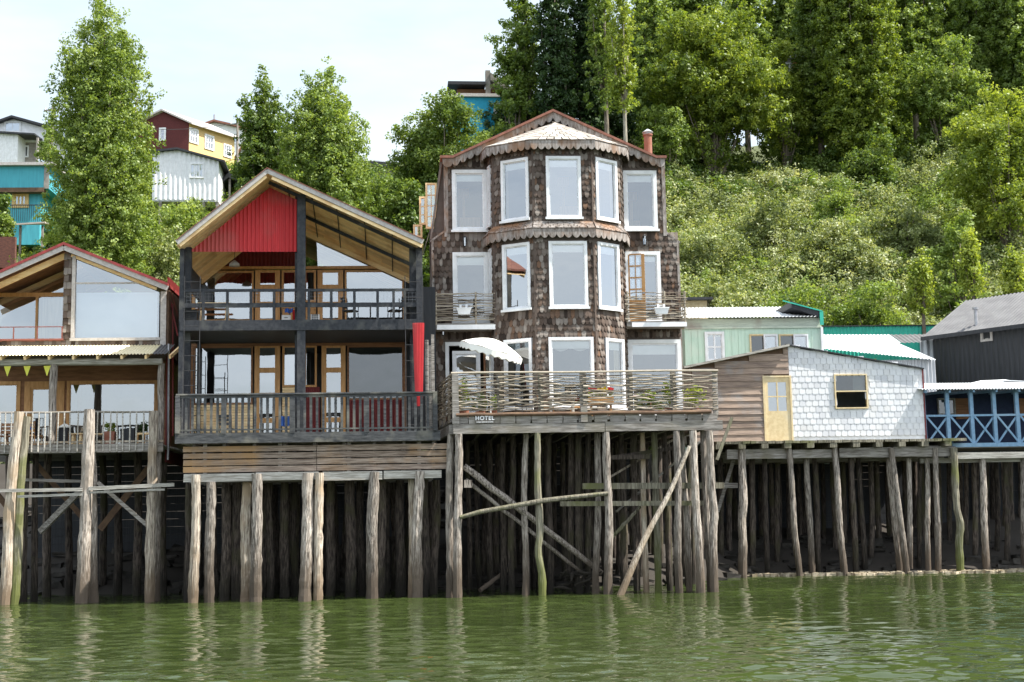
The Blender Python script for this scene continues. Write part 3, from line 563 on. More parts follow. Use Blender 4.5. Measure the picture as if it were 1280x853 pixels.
# terrace
tv = -4.0; tl, tr = U(566, tv, 500), U(897, tv, 500); zr = Z(466, tv); tll = U(549, -.1, 500)
b = B(P)
x = tll
nb = 34
for k in range(nb):                                                   # deck boards run front to back
    a0, a1 = tl + (tr - tl) * k / nb, tl + (tr - tl) * (k + .94) / nb; b.box(a0, a1, tv - .05, -.02, zd - .12, zd, rnd(.2, .8))
b.slab([(tll, -.02, zd - .005), (tl, tv, zd - .005), (tl, -.02, zd - .005)], .1, .5)
b.build('terrace_floor', M['beam'], HT)
zbm = Z(541, tv, 700); zbt_ = Z(529, tv, 700)
b = B(P); m_ = U(756, tv, 535); b.box(tl, m_ - .01, tv - .1, tv + .08, zbm, zbt_, .6, .01); b.box(m_ + .01, U(903, tv, 535), tv - .1, tv + .08, zbm + .02, zbt_ + .02, .45, .01)
b.beam((tl - .05, tv + .05, (zbm + zbt_) / 2), (tll - .05, -.1, (zbm + zbt_) / 2), .14, zbt_ - zbm, .3)
for k in range(14): a = tl + .3 + (tr - tl - .5) * k / 13; b.box(a - .05, a + .05, tv + .1, DEP - .5, zbm + .1, zd - .13, .35)
b.build('deck_beam', M['beam'], HT)
b = B(P)
for k in range(17):
    a0 = tl + (tr - tl) * k / 17; b.box(a0, a0 + (tr - tl) / 17 * rnd(.8, .97), tv - .07, tv - .03, zbt_ + .01, Z(519.5, tv, 700), rnd(0, 1), .008)
b.build('rim_board', M['beam'], HT)
b = B(P); b.tube([(tl + .1 + (tr - tl - .35) * k / 14, tv - .1 + rnd(-.01, .01), Z(517.5, tv, 700) + rnd(-.012, .012)) for k in range(15)], .062, 8, .35, .06); b.build('edge_log', M['room_dark'], HT)
posts = [569, 625, 676, 729, 788, 842, 894.5]; zt = Z(468, tv)
b = B(P)
for a, c in zip(posts, posts[1:]): twig_panel(b, U(a, tv, 490), U(c, tv, 490), Z(515, tv, a), Z(468, tv, a), 16, tv, .027, .016)
b.build('woven_railing', M['twig'], HT)
sp_ = Plane(HT, tll, -.1, math.atan2(tv + .1, tl - tll)); b = B(sp_); L_ = math.hypot(tv + .1, tl - tll); twig_panel(b, 0, L_, Z(515, tv, 700), Z(468, tv, 700), 13, 0, .03)
for f in (.02, .35, .7): b.box(L_ * f, L_ * f + .12, -.03, .05, zd - .1, zr - .02, .6)
b.build('woven_side_railing', M['twig'], HT)
for k, a in enumerate(posts):
    s = U(a, tv, 490); hw = .11 if k in (0, 3) else .09; b = B(P); lo = {3: zbt_ - .02, 0: zbt_}.get(k, zd); b.box(s - hw, s + hw, tv + .045 if k not in (0,) else tv - .12, tv + .12, lo if k != 3 else zd, zr, .55, .012)
    if k == 3: b.box(s - hw, s + hw, tv - .14, tv - .105, zbt_ + .02, Z(508, tv), .8, .005)
    b.build('railing_post', M['beam'], HT)
b = B(P); b.tube([(tl - .05 + (tr - tl + .1) * k / 10, tv, zr + .02 + .01 * math.sin(k)) for k in range(11)], .035, 7, .9)
b.tube([(tl, tv, zr + .02), (tll, -.1, zr + .02)], .03, 6, .8); b.build('handrail', M['twig'], HT)
# wall lamps
for (x, y, v) in ((554, 415, -.25), (581, 304, -.2), (806, 302, -.2)):
    s, z = P.q(x, y, v); b = B(P); b.box(s - .03, s + .03, v, -.02, z + .15, z + .19, .5); b.tube([(s, v, z + .27), (s, v, z + .2)], [.01, .09], 6, .5); b.tube([(s, v, z - .12), (s, v, z - .16)], [.05, .02], 6, .5)
    for k in range(6): t_ = k * math.pi / 3; b.tube([(s + .08 * math.cos(t_), v + .08 * math.sin(t_), z + .2), (s + .05 * math.cos(t_), v + .05 * math.sin(t_), z - .12)], .008, 4, .5)
    l = b.build('wall_lamp', M['metal'], HT); b = B(P); b.tube([(s, v, z + .19), (s, v, z - .11)], [.065, .042], 6, .5); b.build('lamp_glass', M['glass_hi'], l)
# chimney
s, z = P.q(810.5, 197, 1.5); b = B(P); zt = P.q(811, 170, 1.5)[1]; b.tube([(s, 1.5, z - .8), (s, 1.5, zt)], .155, 14, .5); b.tube([(s, 1.5, zt), (s, 1.5, zt + .05)], .19, 14, .4); chm = b.build('chimney', M['terracotta'], RF)
b = B(P); b.tube([(s, 1.5, zt + .05), (s, 1.5, zt + .13)], .13, 10, .3); b.tube([(s, 1.5, zt + .13), (s, 1.5, zt + .26)], [.22, .03], 12, .6); b.build('chimney_cap', M['zinc'], RF)
# stilts of the hotel: (x top, y top, x bottom, y bottom, width px, depth, material)
zs = zbm - .0
for (xt, xb, wd, v, mt, kk) in ((563, 562, 10, -3.7, 'pile', None), (573.5, 572, 11, tv, 'pile', None), (629, 628, 8, -1.5, 'pile', None), (641, 640, 8, -1.8, 'pile', None), (657.5, 656, 8.5, -3.4, 'pile', None),
        (672, 677, 9.5, tv, 'pile_moss', (1.4, -.12)), (686, 688, 8, -2.4, 'pile', None), (713.5, 714, 8, -2.3, 'pile', None), (723, 724, 9, -2.8, 'pile', None), (735, 734, 8, -2.6, 'pile', None), (747, 745, 9, -3.3, 'pile', None),
        (758, 760, 11, tv, 'pile', None), (776, 780, 8, -1.8, 'pile', None), (792, 796, 9, -2.3, 'pile', None), (803, 808, 7.5, -2.9, 'pile_pale', None), (818, 823, 9, -3., 'pile_moss', None), (830, 838, 7.5, -2.5, 'pile', None),
        (845.5, 850, 10, tv, 'pile', None), (852, 862, 8, -3.3, 'pile', None), (866.5, 876, 11, tv - .05, 'pile', None), (879, 888, 8.5, -3.6, 'pile', None), (887, 893, 11, tv, 'pile', (2.6, .07))):
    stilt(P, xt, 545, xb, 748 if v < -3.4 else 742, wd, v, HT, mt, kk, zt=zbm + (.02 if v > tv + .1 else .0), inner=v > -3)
rr = random.Random(3)
for k in range(34):
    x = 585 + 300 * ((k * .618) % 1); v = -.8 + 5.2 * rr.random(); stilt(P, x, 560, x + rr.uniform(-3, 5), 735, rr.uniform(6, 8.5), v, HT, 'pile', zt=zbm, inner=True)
# horizontal and diagonal braces
def pp(x, y, v): s, z = P.q(x, y, v); return (s, v, z)
brace(P, pp(728, 608, -3.5), pp(905, 607, -3.5), .1, .2, HT, 'pile_moss', 'cross_beam'); brace(P, pp(700, 630, -3.6), pp(893, 629, -3.6), .09, .16, HT, 'pile_moss', 'cross_beam')
brace(P, pp(760, 573, -3.2), pp(845, 560, -2.8), .09, .13, HT, 'pile_shade', 'cross_beam'); brace(P, pp(765, 572, -3.2), pp(812, 571, -3.2), .07, .15, HT, 'pile_shade', 'cross_beam')
bc = B(P); pts = [pp(*a, tv - .14) for a in ((575, 647), (600, 640), (640, 633), (680, 626), (715, 622), (760, 617))]; bc.tube(pts, [.065, .075, .08, .08, .075, .065], 9, .2, .08); bc.build('curved_beam', M['pile_moss'], HT)
brace(P, pp(580, 583, -3.7), pp(752, 716, -3.0), .2, .2, HT, 'pile', 'diagonal_log', True); brace(P, pp(582, 600, -3.5), pp(740, 726, -2.8), .13, .13, HT, 'pile', 'diagonal_log', True)
brace(P, pp(765, 672, -2.6), pp(802, 632, -2.6), .12, .12, HT, 'pile_moss', 'diagonal_log', True); brace(P, pp(760, 598, -2.2), pp(850, 545, -2.2), .05, .07, HT, 'pile_pale', 'diagonal_lath'); brace(P, pp(770, 640, -2), pp(880, 548, -2), .05, .07, HT, 'beam', 'diagonal_lath')
brace(P, pp(580, 605, tv + .1), pp(590, 605, tv + .1), .16, .25, HT, 'pile', 'beam_stub'); brace(P, pp(600, 738, -2), pp(640, 708, -1), .14, .14, HT, 'pile', 'fallen_log', True)
brace(P, pp(896, 575, -3.9), pp(915, 522, -3.9), .07, .1, HT, 'pile_moss', 'diagonal_lath')
# ------------------------------------------------------------------ the black timber house with the red gable
o = at(375, 500, 45.5)
BH = empty('black_house', (o.x, 45.5, 0), R_(5), 'black timber house with pine-lined gable roof, red corrugated gable panel and two balconies', 'house')
P = Plane(BH); U = lambda x, v=0, y=400: P.q(x, y, v)[0]; Z = lambda y, v=0, x=375: P.q(x, y, v)[1]
v2 = 3.5                                                              # glazed back wall of the balconies
sL, sR = U(229, 0), U(524, 0); zlo = Z(545, 0); zfl2a, zfl2b = Z(413), Z(400); DEP = 9.5
ax, az = P.q(334, 211, -.6); lx, lz = P.q(221, 301, -.6); rx, rz = P.q(529, 300, -.6)
def rz_at(s): return az + (lz - az) * (s - ax) / (lx - ax) if s < ax else az + (rz - az) * (s - ax) / (rx - ax)
th = .22
# frame
for (x, wd, v, yt) in ((226, 5, 0, 308), (233.5, 8, .35, 312), (376.5, 10, 0, 238), (371, 5, .4, 238), (517, 9, .35, 330), (525, 8, 0, 312)):
    s = U(x, v, 430); h = wd / 2 * .0272; b = B(P); b.box(s - h, s + h, v, v + .25, zlo, rz_at(s) - th - (.0 if v == 0 and x != 376.5 else .0), .5, .006); b.build('post', M['black'], BH)
b = B(P); b.box(sL - .1, sR + .1, .0 - .03, .22, zfl2a, zfl2b, .5, .005); b.box(sL - .1, sR + .1, .22, v2 + 6.5, zfl2a + .05, zfl2b - .02, .3)
b.build('upper_balcony_floor', M['black'], BH)
b = B(P)
for k in range(21): b.box(sL + .05, sR - .05, .24 + k * .15, .38 + k * .15, zfl2b - .018, zfl2b + .012, rnd(.2, .8))
b.build('bounce_floor_boards', M['pine'], BH)  # unseen pale decking added to bounce light up onto the soffit
# roof
b = B(P); f = lambda s, v, z: (s, v, z)
for (xa, za, xb, zb) in ((lx, lz, ax, az), (ax, az, rx, rz)):
    b.slab([(xa, -.6, za), (xa, DEP, za), (xb, DEP, zb), (xb, -.6, zb)], .035, .5)
    b.slab([(xa, -.66, za + .03), (xa, DEP, za + .03), (xb, DEP, zb + .03), (xb, -.66, zb + .03)], .028, .5)
rf = b.build('roof', M['rust_edge'], BH)
b = B(P)
for (xa, za, xb, zb) in ((lx, lz, ax, az), (ax, az, rx, rz)): b.beam((xa, -.62, za - .07), (xb, -.62, zb - .07), .03, .17, .5)
b.build('fascia', M['trim_grey'], rf)
b = B(P); nb = 50
for (xa, za, xb, zb) in ((lx, lz, ax, az), (ax, az, rx, rz)):
    for k in range(nb):
        y0 = -.59 + .19 * k; 
        if y0 > DEP - .2: break
        fj = rnd(.2, .8); mid = (xa + (xb - xa) * fj, za + (zb - za) * fj); e = .02
        for (p0, p1) in (((xa, za), mid), (mid, (xb, zb))):
            d0, d1 = [.15 + .7 * min(1, max(0, (yy - .5) / 3.0)) for yy in (y0, y0 + .18)]; b.slab([(p0[0], y0, p0[1] - d0), (p0[0], y0 + .18, p0[1] - d1), (p1[0], y0 + .18, p1[1] - d1), (p1[0], y0, p1[1] - d0)], .025, rnd(.1, .95))
b.build('soffit_boards', M['pine'], rf)
b = B(P)
for (xa, za, xb, zb) in ((lx, lz, ax, az), (ax, az, rx, rz)):
    L_ = xb - xa; n = max(2, round(L_ / 1.15))
    for v, w_, h_ in ((-.57, .05, .1), (v2 - .1, .1, .16)): dd_ = .24 if v < 0 else .92; b.beam((xa + .03 * L_, v, za + .03 * (zb - za) - dd_), (xb - .01 * L_, v, zb - .01 * (zb - za) - dd_), w_, h_, .55)
b.build_each('rafter', M['pine'], rf)
b = B(P); s0, s1 = U(378, .1, 250), U(521, .1, 320)
b.beam((ax, .12, rz_at(ax) - .30), (rx - .3, .12, rz_at(rx - .3) - .30), .12, .11, .5); b.beam((ax, 1.9, rz_at(ax) - .58), (rx - .3, 1.9, rz_at(rx - .3) - .58), .1, .1, .5)
for f_ in (.12, .28, .44, .62, .8):
    x = ax + (rx - ax) * f_; b.beam((x, -.5, rz_at(x) - .19), (x, .5, rz_at(x) - .19), .03, .03, .4); b.beam((x, .5, rz_at(x) - .19), (x, v2, rz_at(x) - .89), .03, .03, .4)
b.build_each('black_rafter', M['black'], rf)
# red gable panel
gl, gr, gz = U(240, .35, 315), U(371, .35, 300), Z(315, .35, 300)
b = B(P); b.corr(gl, gr, lambda s: gz, lambda s: max(gz + .02, rz_at(s) - .42), .35, .135, .022); b.build('red_gable_panel', M['red'], BH)
# back wall, upper
zh1 = Z(336.5, v2); zb2 = zfl2b; cL, cR = U(240, v2, 360), U(506, v2, 360); cm = U(373, v2, 330)
b = B(P); b.corr(cL - .3, cm, lambda s: zh1 + .08, lambda s: max(zh1 + .1, rz_at(s) - .88), v2, .135, .02); b.build('dark_red_wall', M['red_dark'], BH)
b = B(P); b.box(cL - .2, cR, v2 - .09, v2 + .06, zh1 - .01, zh1 + .09, .5); b.box(cL - .35, U(243, v2), v2 - .02, v2 + .1, zb2, zh1, .2)
b.build('header_beam', M['orange_wood'], BH)
def win(x0, y0, x1, y1, **k): 
    kw = dict(t=v2, fw=.07, mt='orange_wood', sill=False, blind=0, glass='glass_hi', proud=.03); kw.update(k); return window(P, *P.R(x0, y0, x1, y1, v2), BH, **kw)
win(242, 339, 317, 402, fw=.05)
def timber_door(x0, x1, y0, y1, nl=3, z0=None, glass='glass_hi'):
    s0, s1, a_, b_ = P.R(x0, y0, x1, y1, v2); b = B(P); st = (s1 - s0) * .2; z0 = z0 or a_
    b.box(s0, s0 + st, v2 - .04, v2 + .05, z0, b_, .5); b.box(s1 - st, s1, v2 - .04, v2 + .05, z0, b_, .5); H_ = b_ - z0; rails = [0] + [H_ * (k / nl) for k in range(1, nl)] + [H_]
    for k, r_ in enumerate(rails): b.box(s0 + st, s1 - st, v2 - .035, v2 + .045, max(z0, z0 + r_ - .09), min(b_, z0 + r_ + .09), .6)
    d = b.build('door', M['orange_wood'], BH); g = B(P); g.add([(s0 + st, v2, z0), (s1 - st, v2, z0), (s1 - st, v2, b_), (s0 + st, v2, b_)], [(0, 1, 2, 3)], .5); g.build('pane', M[glass], d)
    h = B(P); h.box(s0 + .04, s0 + .1, v2 - .1, v2 - .04, z0 + 1.0, z0 + 1.04, .5); h.build('handle', M['steel'], d)
timber_door(319, 350, 338, 402); win(352, 338, 371, 380, fw=.06, glass='glass_hi'); win(380, 338, 395, 378, fw=.06)
timber_door(397, 429, 338, 402)
b = B(P)
for (x0, x1, y0) in ((352, 371, 380), (380, 395, 378)): s0, s1, a_, b_ = P.R(x0, y0, x1, 402, v2); planks(b, s0, s1, a_, b_, v2 - .01, v2 + .05)
b.build('door_panel', M['orange_wood'], BH)
win(431, 338, 505, 402, fw=.05)
g = B(P); tz = zh1 + .1; ps = [(cm, tz), (cR, tz)]; lim = [s for s in np.linspace(cR, cm, 12)]
out = [(cm, tz)] + [(s, rz_at(s) - .9) for s in lim if rz_at(s) - .9 > tz + .02]; g.add([(s, v2 + .02, z) for s, z in out], [tuple(range(len(out)))], .5); g.build('gable_glazing', M['glass_hi'], BH)
# back wall, lower
zh0 = Z(431, v2); zf1 = Z(548, -1)
b = B(P); cL, cR = U(236, v2, 460), U(506, v2, 460); b.box(cL - .3, cR, v2 - .06, v2 + .06, zh0 - .05, zh0 + .05, .5); b.box(cL, U(242, v2, 460), v2 - .06, v2 + .05, zf1, zh0 - .05, .6); b.box(U(505, v2, 460), U(508, v2, 460), v2 - .06, v2 + .05, zf1, zh0 - .05, .6)
b.build('header_beam', M['brown_wood'], BH)
win(242, 433, 316, 506, fw=.05, glass='glass_hi', mt='brown_wood'); win(434, 432, 505, 500, fw=.05, glass='glass_dark', mt='brown_wood')
timber_door(318, 350, 432, 560, 4, z0=zf1); win(353, 432, 371, 484, fw=.055, glass='glass', mt='orange_wood'); win(380, 432, 396, 484, fw=.055, mt='orange_wood'); timber_door(402, 432, 432, 560, 4, z0=zf1, glass='glass')
b = B(P); s0, s1, a_, b_ = P.R(242, 506, 316, 540, v2); planks(b, s0, s1, zf1, b_, v2 - .03, v2 + .05, .1)
for x0, x1 in ((353, 371),): s0, s1, a_, b_ = P.R(x0, 484, x1, 540, v2); planks(b, s0, s1, zf1, b_, v2 - .03, v2 + .05, .1)
b.build('plank_siding', M['pine'], BH)
b = B(P); s0, s1, a_, b_ = P.R(434, 500, 505, 540, v2); b.corr(s0, s1, lambda s: zf1, lambda s: b_, v2 - .02, .135, .02); s0, s1, a_, b_ = P.R(380, 484, 400, 540, v2); b.corr(s0, s1, lambda s: zf1, lambda s: b_, v2 - .02, .135, .02)
b.build('red_wall_panel', M['red_dark'], BH)
# rooms and side walls
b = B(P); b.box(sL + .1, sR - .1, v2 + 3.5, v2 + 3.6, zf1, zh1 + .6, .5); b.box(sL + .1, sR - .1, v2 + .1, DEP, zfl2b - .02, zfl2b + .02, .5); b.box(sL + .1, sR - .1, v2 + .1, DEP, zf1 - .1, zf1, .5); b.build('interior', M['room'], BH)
b = B(P)
for s, z in ((sL, lz - .3), (sR - .1, rz - .3)): b.box(s, s + .12, v2 - .2, DEP, zf1 - .4, z, .5)
b.box(U(506, v2, 420), sR, v2 - .05, v2 + .1, zf1, rz - .3, .5); b.box(sL, sR, DEP - .1, DEP, zf1, rz - .3, .5); b.box(sR + .02, U(545, 1.9, 450), 1.9, 2., zf1 - .3, rz - 1.2, .5); b.box(sL + .1, sR - .1, .25, v2 + .5, zfl2a - .0, zfl2a + .04, .3)
b.box(sR - .14, sR - .06, .3, v2, zfl2b, Z(345, 1.5, 520), .5); b.box(sL - .0, sL + .1, .6, v2, zfl2b + 1.2, lz - .6, .5)
b.build('side_wall', M['charcoal'], BH)
b = B(P); planks(b, sL - .4, sR + .6, .3, zf1 - .1, 8.6, 8.7, .3); b.build('shade_backing', M['charcoal'], BH)  # added dark sheet, blocks light and blackens the view between the stilts
# upper balcony railing
def Lr(y, v=0): return Z(y, v, 375)
b = B(P); b.box(sL, sR, .02, .08, Lr(364.5), Lr(361), .5); b.build('top_rail', M['black'], BH); b = B(P); b.box(sL, sR, .03, .09, Lr(384), Lr(378.5), .5); b.build('mid_rail', M['black'], BH)
for x in (254, 284, 313.5, 342.5, 386, 414, 443, 472, 492, 506): s = U(x, 0, 380); b = B(P); b.box(s - .045, s + .045, .0, .07, zfl2b, Lr(362), .5); b.build('baluster', M['black'], BH)
b = B(P); 
for k in range(64): s = U(233, .1) + (U(520, .1) - U(233, .1)) * k / 63; b.box(s - .002, s + .002, .1, .104, Lr(384), Lr(363), .5)
for k in range(5): z = Lr(383 - 4.2 * k); b.box(U(233, .1), U(520, .1), .104, .108, z - .002, z + .002, .5)
b.build('wire_mesh', M['steel'], BH)
# lower balcony
tv = -1.; dl, dr = U(221, tv, 515), U(546, tv, 515); zt = Z(492, tv); zB, zb_ = Z(553, tv), Z(540.5, tv)
b = B(P); 
for k in range(11): b.box(dl, dr, tv + .06 + k * .31, tv + .35 + k * .31, zf1 - .09, zf1, rnd(.2, .8))
b.build('lower_balcony_floor', M['beam_pale'], BH)
b = B(P); b.box(dl - .05, dr + .1, tv - .04, tv + .06, zB, zb_ + .0, .5, .008); b.build('edge_fascia', M['black_worn'], BH)
b = B(P); b.box(dl - .03, dr + .02, tv - .08, tv + .1, zt - .04, zt + .015, .9, .006); b.box(dl, dr, tv - .03, tv + .03, zt - .13, zt - .045, .5, .004); b.build('top_rail', M['black_worn'], BH)
b = B(P); b.box(dl, dr, tv - .03, tv + .03, zb_ + .08, zb_ + .13, .6, .004); b.build('bottom_rail', M['black_worn'], BH)
n = 42
for k in range(n):
    s = dl + .1 + (dr - dl - .2) * k / (n - 1); wdt = .085 if k in (7, 18, 30) else .042
    b = B(P); b.box(s - wdt, s + wdt, tv - .055 if wdt > .05 else tv - .02, tv - .032 if wdt < .05 and False else tv + .028, zb_ - .02, zt - .13, .5, .004); b.build('baluster', M['black_worn'], BH)
b = B(P); b.box(dl - .04, dl + .1, tv - .09, tv - .035, zb_, zt - .045, .9); b.box(dr - .12, dr + .02, tv - .09, tv - .035, zb_, zt - .045, .4); b.build_each('corner_post', M['black_worn'], BH)
# screens and cap beam under the lower balcony
sv = -.75; b = B(P)
for k in range(4):
    y0 = 557 + k * 8.4; a0, a1 = P.R(229, y0, 560, y0 + 6.6, sv)[:2]; _, _, z0, z1 = P.R(370, y0, 380, y0 + 6.8, sv); m_ = a0 + (a1 - a0) * .5
    b.box(a0, m_ - .01, sv, sv + .04, z0, z1, rnd(.4, .9), .008); b.box(m_ + .01, a1, sv, sv + .04, z0, z1, rnd(.2, .9), .008)
b.build_each('screen_board', M['screen'], BH)
zc0, zc1 = Z(601, sv - .1), Z(590.5, sv - .1)
for x0, x1 in ((230, 318), (320, 398), (404, 478), (480, 552)): b = B(P); b.box(U(x0, sv, 595), U(x1, sv, 595), sv - .08, sv + .1, zc0 + rnd(-.01, .02), zc1, rnd(.5, .9), .012); b.build('cap_beam', M['beam_pale'], BH)
b = B(P)
for v in (.6, 2.2, 4): b.box(dl + .2, dr - .1, v, v + .15, zc0, zc1, .3)
for k in range(9): s = dl + .5 + k * .98; b.box(s - .05, s + .05, sv + .1, DEP, zc1, zf1 - .1, .3)
b.build('joist', M['beam'], BH)
b = B(P); 
for x in (256, 350, 436, 524): s = U(x, sv, 570); b.box(s - .06, s + .06, sv + .045, sv + .12, zc1, zB, .7)
b.build('screen_batten', M['beam'], BH)
for (xt, xb, wd, v, mt) in ((245, 242, 12, -.85, 'pile_pale'), (264, 262, 12, -.8, 'pile'), (321.5, 320, 14, -.85, 'pile'), (385, 382, 15, -.87, 'pile'), (399.5, 397, 11, -.9, 'pile_pale'), (468, 464, 14, -.87, 'pile'), (525, 521, 13, -.85, 'pile'),
                        (236, 234, 8, .2, 'pile'), (283, 281, 12, .3, 'pile'), (296, 296, 11, .9, 'pile'), (309, 306, 13, -.3, 'pile_pale'), (337, 337, 9, 1.3, 'pile'), (356, 355, 11, 1.1, 'pile'), (368, 368, 9, 1.8, 'pile'),
                        (414, 412, 11, .9, 'pile'), (437, 438, 13, .4, 'pile'), (450, 452, 10, 1.2, 'pile'), (478, 476, 10, .3, 'pile'), (500, 500, 12, .5, 'pile'), (514, 514, 8, -.3, 'pile_pale'), (531, 529, 11, 0, 'pile'), (545, 543, 10, 1., 'pile')):
    stilt(P, xt, 600, xb, 752, wd, v, BH, mt, zt=zc1 - .03 if v < -.8 else zc0, inner=v > -.5)
rr = random.Random(8)
for k in range(20): x = 235 + 320 * ((k * .618 + .3) % 1); stilt(P, x, 600, x + rr.uniform(-3, 3), 735, rr.uniform(9, 13), 2 + 3.5 * rr.random(), BH, 'pile', zt=zc0, inner=True)

# ladders, each bolted outside the frame but a thing of its own
def ladder(x0, x1, y0, y1, v, n, label, ext=None):
    s0, s1 = U(x0, v, (y0 + y1) / 2), U(x1, v, (y0 + y1) / 2); z1, z0 = Z(y0, v), Z(y1, v); e = empty('ladder', (0, 0, 0), 0, label, 'ladder', 'thin dark ladders on the black house')
    e.location = BH.matrix_basis @ Vector((s0, v, z0)) if False else (BH.location + Matrix.Rotation(R_(5), 3, 'Z') @ Vector((s0, v, z0))); e.rotation_euler = (0, 0, R_(5))
    q = Plane(e)
    for s in (0, s1 - s0): b = B(q); b.tube([(s, 0, 0), (s, 0, z1 - z0)], .014, 6, .5); b.build('rail', M['metal'], e)
    for k in range(n): z = (z1 - z0) * (k + .6) / n; b = B(q); b.tube([(0, 0, z), (s1 - s0, 0, z)], .011, 6, .5); b.build('rung', M['metal'], e)
ladder(230, 249.5, 345, 492, -.25, 8, 'tall thin black ladder rising past both balconies at the left corner of the black house')
ladder(241.5, 256.5, 445, 545, .9, 6, 'short thin black ladder standing behind the tall one on the lower black balcony')
ladder(507, 529, 345, 545, -.25, 10, 'thin black ladder beside the red corrugated roll at the black house right end')
# red corrugated roll and grey boards beside it
s0, z1 = P.q(523, 404, -.45); s1, z0 = P.q(524, 508, -.45); b = B(None); e = BH.location + Matrix.Rotation(R_(5), 3, 'Z') @ Vector((s0, -.45, z0)); V = []; n = 40
for i in range(n + 1):
    a = -.3 + (math.pi + .6) * i / n; rr_ = .17 + .02 * math.sin(i * 1.9)
    for k, (z, sc) in enumerate(((0, .62), ((z1 - z0) * .5, .85), (z1 - z0, 1.05))): V.append((e.x - math.cos(a) * rr_ * sc, e.y - math.sin(a) * rr_ * sc * .35, e.z + z))
b.add(V, [(3 * i + k, 3 * i + 3 + k, 3 * i + 4 + k, 3 * i + 1 + k) for i in range(n) for k in range(2)], .5)
tag(b.build('corrugated_sheet', M['red'], smooth=False), 'bright red corrugated sheet rolled upright at the right end of the black house', 'metal sheet')
for k, (x, yt) in enumerate(((533, 425), (537, 432), (541, 418))):
    s, z1 = P.q(x, yt, -.3); s2, z0 = P.q(x - 2, 545, -.3); c = BH.location + Matrix.Rotation(R_(5), 3, 'Z') @ Vector((s, -.3 + k * .03, 0)); b = B(None); b.box(c.x - .05, c.x + .05, c.y, c.y + .025, z0, z1, .5, .012)
    tag(b.build('loose_board', M['beam']), ['widest-set grey board leaning nearest the red corrugated roll', 'middle one of three grey boards standing by the red roll', 'tallest grey board standing nearest the shingled hotel corner'][k], 'board', 'grey boards standing between black house and hotel')

# ------------------------------------------------------------------ the brown house at the left edge
o = at(100, 530, 46)
AH = empty('brown_house', (o.x, 46, 0), R_(4), 'brown shingled house with red-edged gable roof and big glazed gable at the left edge', 'house')
P = Plane(AH); U = lambda x, v=0, y=450: P.q(x, y, v)[0]; Z = lambda y, v=0, x=100: P.q(x, y, v)[1]
vu, vl = 1.6, 3.3; DEP = 10
ax, az = P.q(80, 303, vu - .3); ex, ez = P.q(210, 354, vu - .3); wx, wz = P.q(-40, 356, vu - .3)
def rz_a(s): return az + (ez - az) * (s - ax) / (ex - ax) if s > ax else az + (wz - az) * (s - ax) / (wx - ax)
b = B(P)
for (xa, za, xb, zb) in ((wx, wz, ax, az), (ax, az, ex, ez)): b.slab([(xa, vu - .36, za), (xa, DEP, za), (xb, DEP, zb), (xb, vu - .36, zb)], .1, .5)
rf = b.build('roof', M['red_dark'] if False else mat('red_roof_edge', (.30, .05, .05), .5, (.2, .035, .035)), AH)
b = B(P)
for (xa, za, xb, zb) in ((wx, wz, ax, az), (ax, az, ex, ez)): b.beam((xa, vu - .3, za - .19), (xb, vu - .3, zb - .19), .04, .18, .5)
b.build('bargeboard', M['trim_grey'], rf)
b = B(P); k = 0
while k < 44:
    y0 = vu - .25 + k * .18; b.slab([(wx, y0, wz - .13), (wx, y0 + .17, wz - .13), (ax, y0 + .17, az - .13), (ax, y0, az - .13)], .02, rnd(.1, .9)); k += 1
b.build('soffit_boards', M['brown_wood'], rf)
b = B(P); b.beam((wx, vu + .2, wz - .40), (ax, vu + .2, az - .36), .08, .2, .5); b.beam((wx, vu + 2.3, wz - .40), (ax, vu + 2.3, az - .36), .08, .2, .5); b.beam((ax + .2, vu - .02, rz_a(ax + .2) - .34), (U(196, vu, 365), vu - .02, rz_a(U(196, vu, 365)) - .34), .06, .1, .5); b.build_each('rafter', M['pine'], rf)
# shingled centre column + lower band + right trim
zc = Z(425, vu); zk = Z(434, vu); cl, cr = U(79, vu, 380), U(90, vu, 380); rr_ = U(208, vu, 390)
b = B(P); b.box(cl, cr, vu, vu + .2, zc, rz_a((cl + cr) / 2) - .3, .3); b.box(U(-40, vu), rr_, vu, vu + .15, zk - .3, zc, .3); b.box(rr_ - .05, rr_ + .08, vu, DEP, zk - .3, ez - .2, .2); b.build('wall', M['room_dark'], AH)
b = B(P); b.shingles(cl, cr, zc, rz_a(cl) - .3, (), .15, .26, vu, pointed=.1); b.shingles(U(-40, vu), rr_, zk - .1, zc, (), .15, .2, vu, pointed=.1); b.build('shingle_cladding', M['shingle'], AH)
g0, g1 = U(94, vu, 380), U(199, vu, 380); zs = Z(423, vu); b = B(P)
b.box(g0 - .12, g0, vu - .06, vu + .05, zs, rz_a(g0) - .3, .6); b.box(rr_ - .2, rr_, vu - .06, vu + .05, zk - .1, rz_a(rr_) - .3, .6); b.box(g0 - .15, rr_ - .2, vu - .08, vu + .05, zs - .1, zs, .6); b.box(g0, g1, vu - .02, vu + .04, Z(355, vu), Z(353.3, vu), .3)
wf = b.build('window', M['trim_grey'], AH); zt1 = lambda s: rz_a(s) - .42
b = B(P); b.add([(g0, vu + .02, zs), (g1, vu + .02, zs), (g1, vu + .02, zt1(g1)), (g0, vu + .02, zt1(g0))], [(0, 1, 2, 3)], .5); b.build('pane', M['glass_hi'], wf)
b = B(P); b.box(g0, g1 - .1, vu + .2, vu + .22, zs, Z(365, vu), .5); b.build('blind', M['blind_white'], wf)
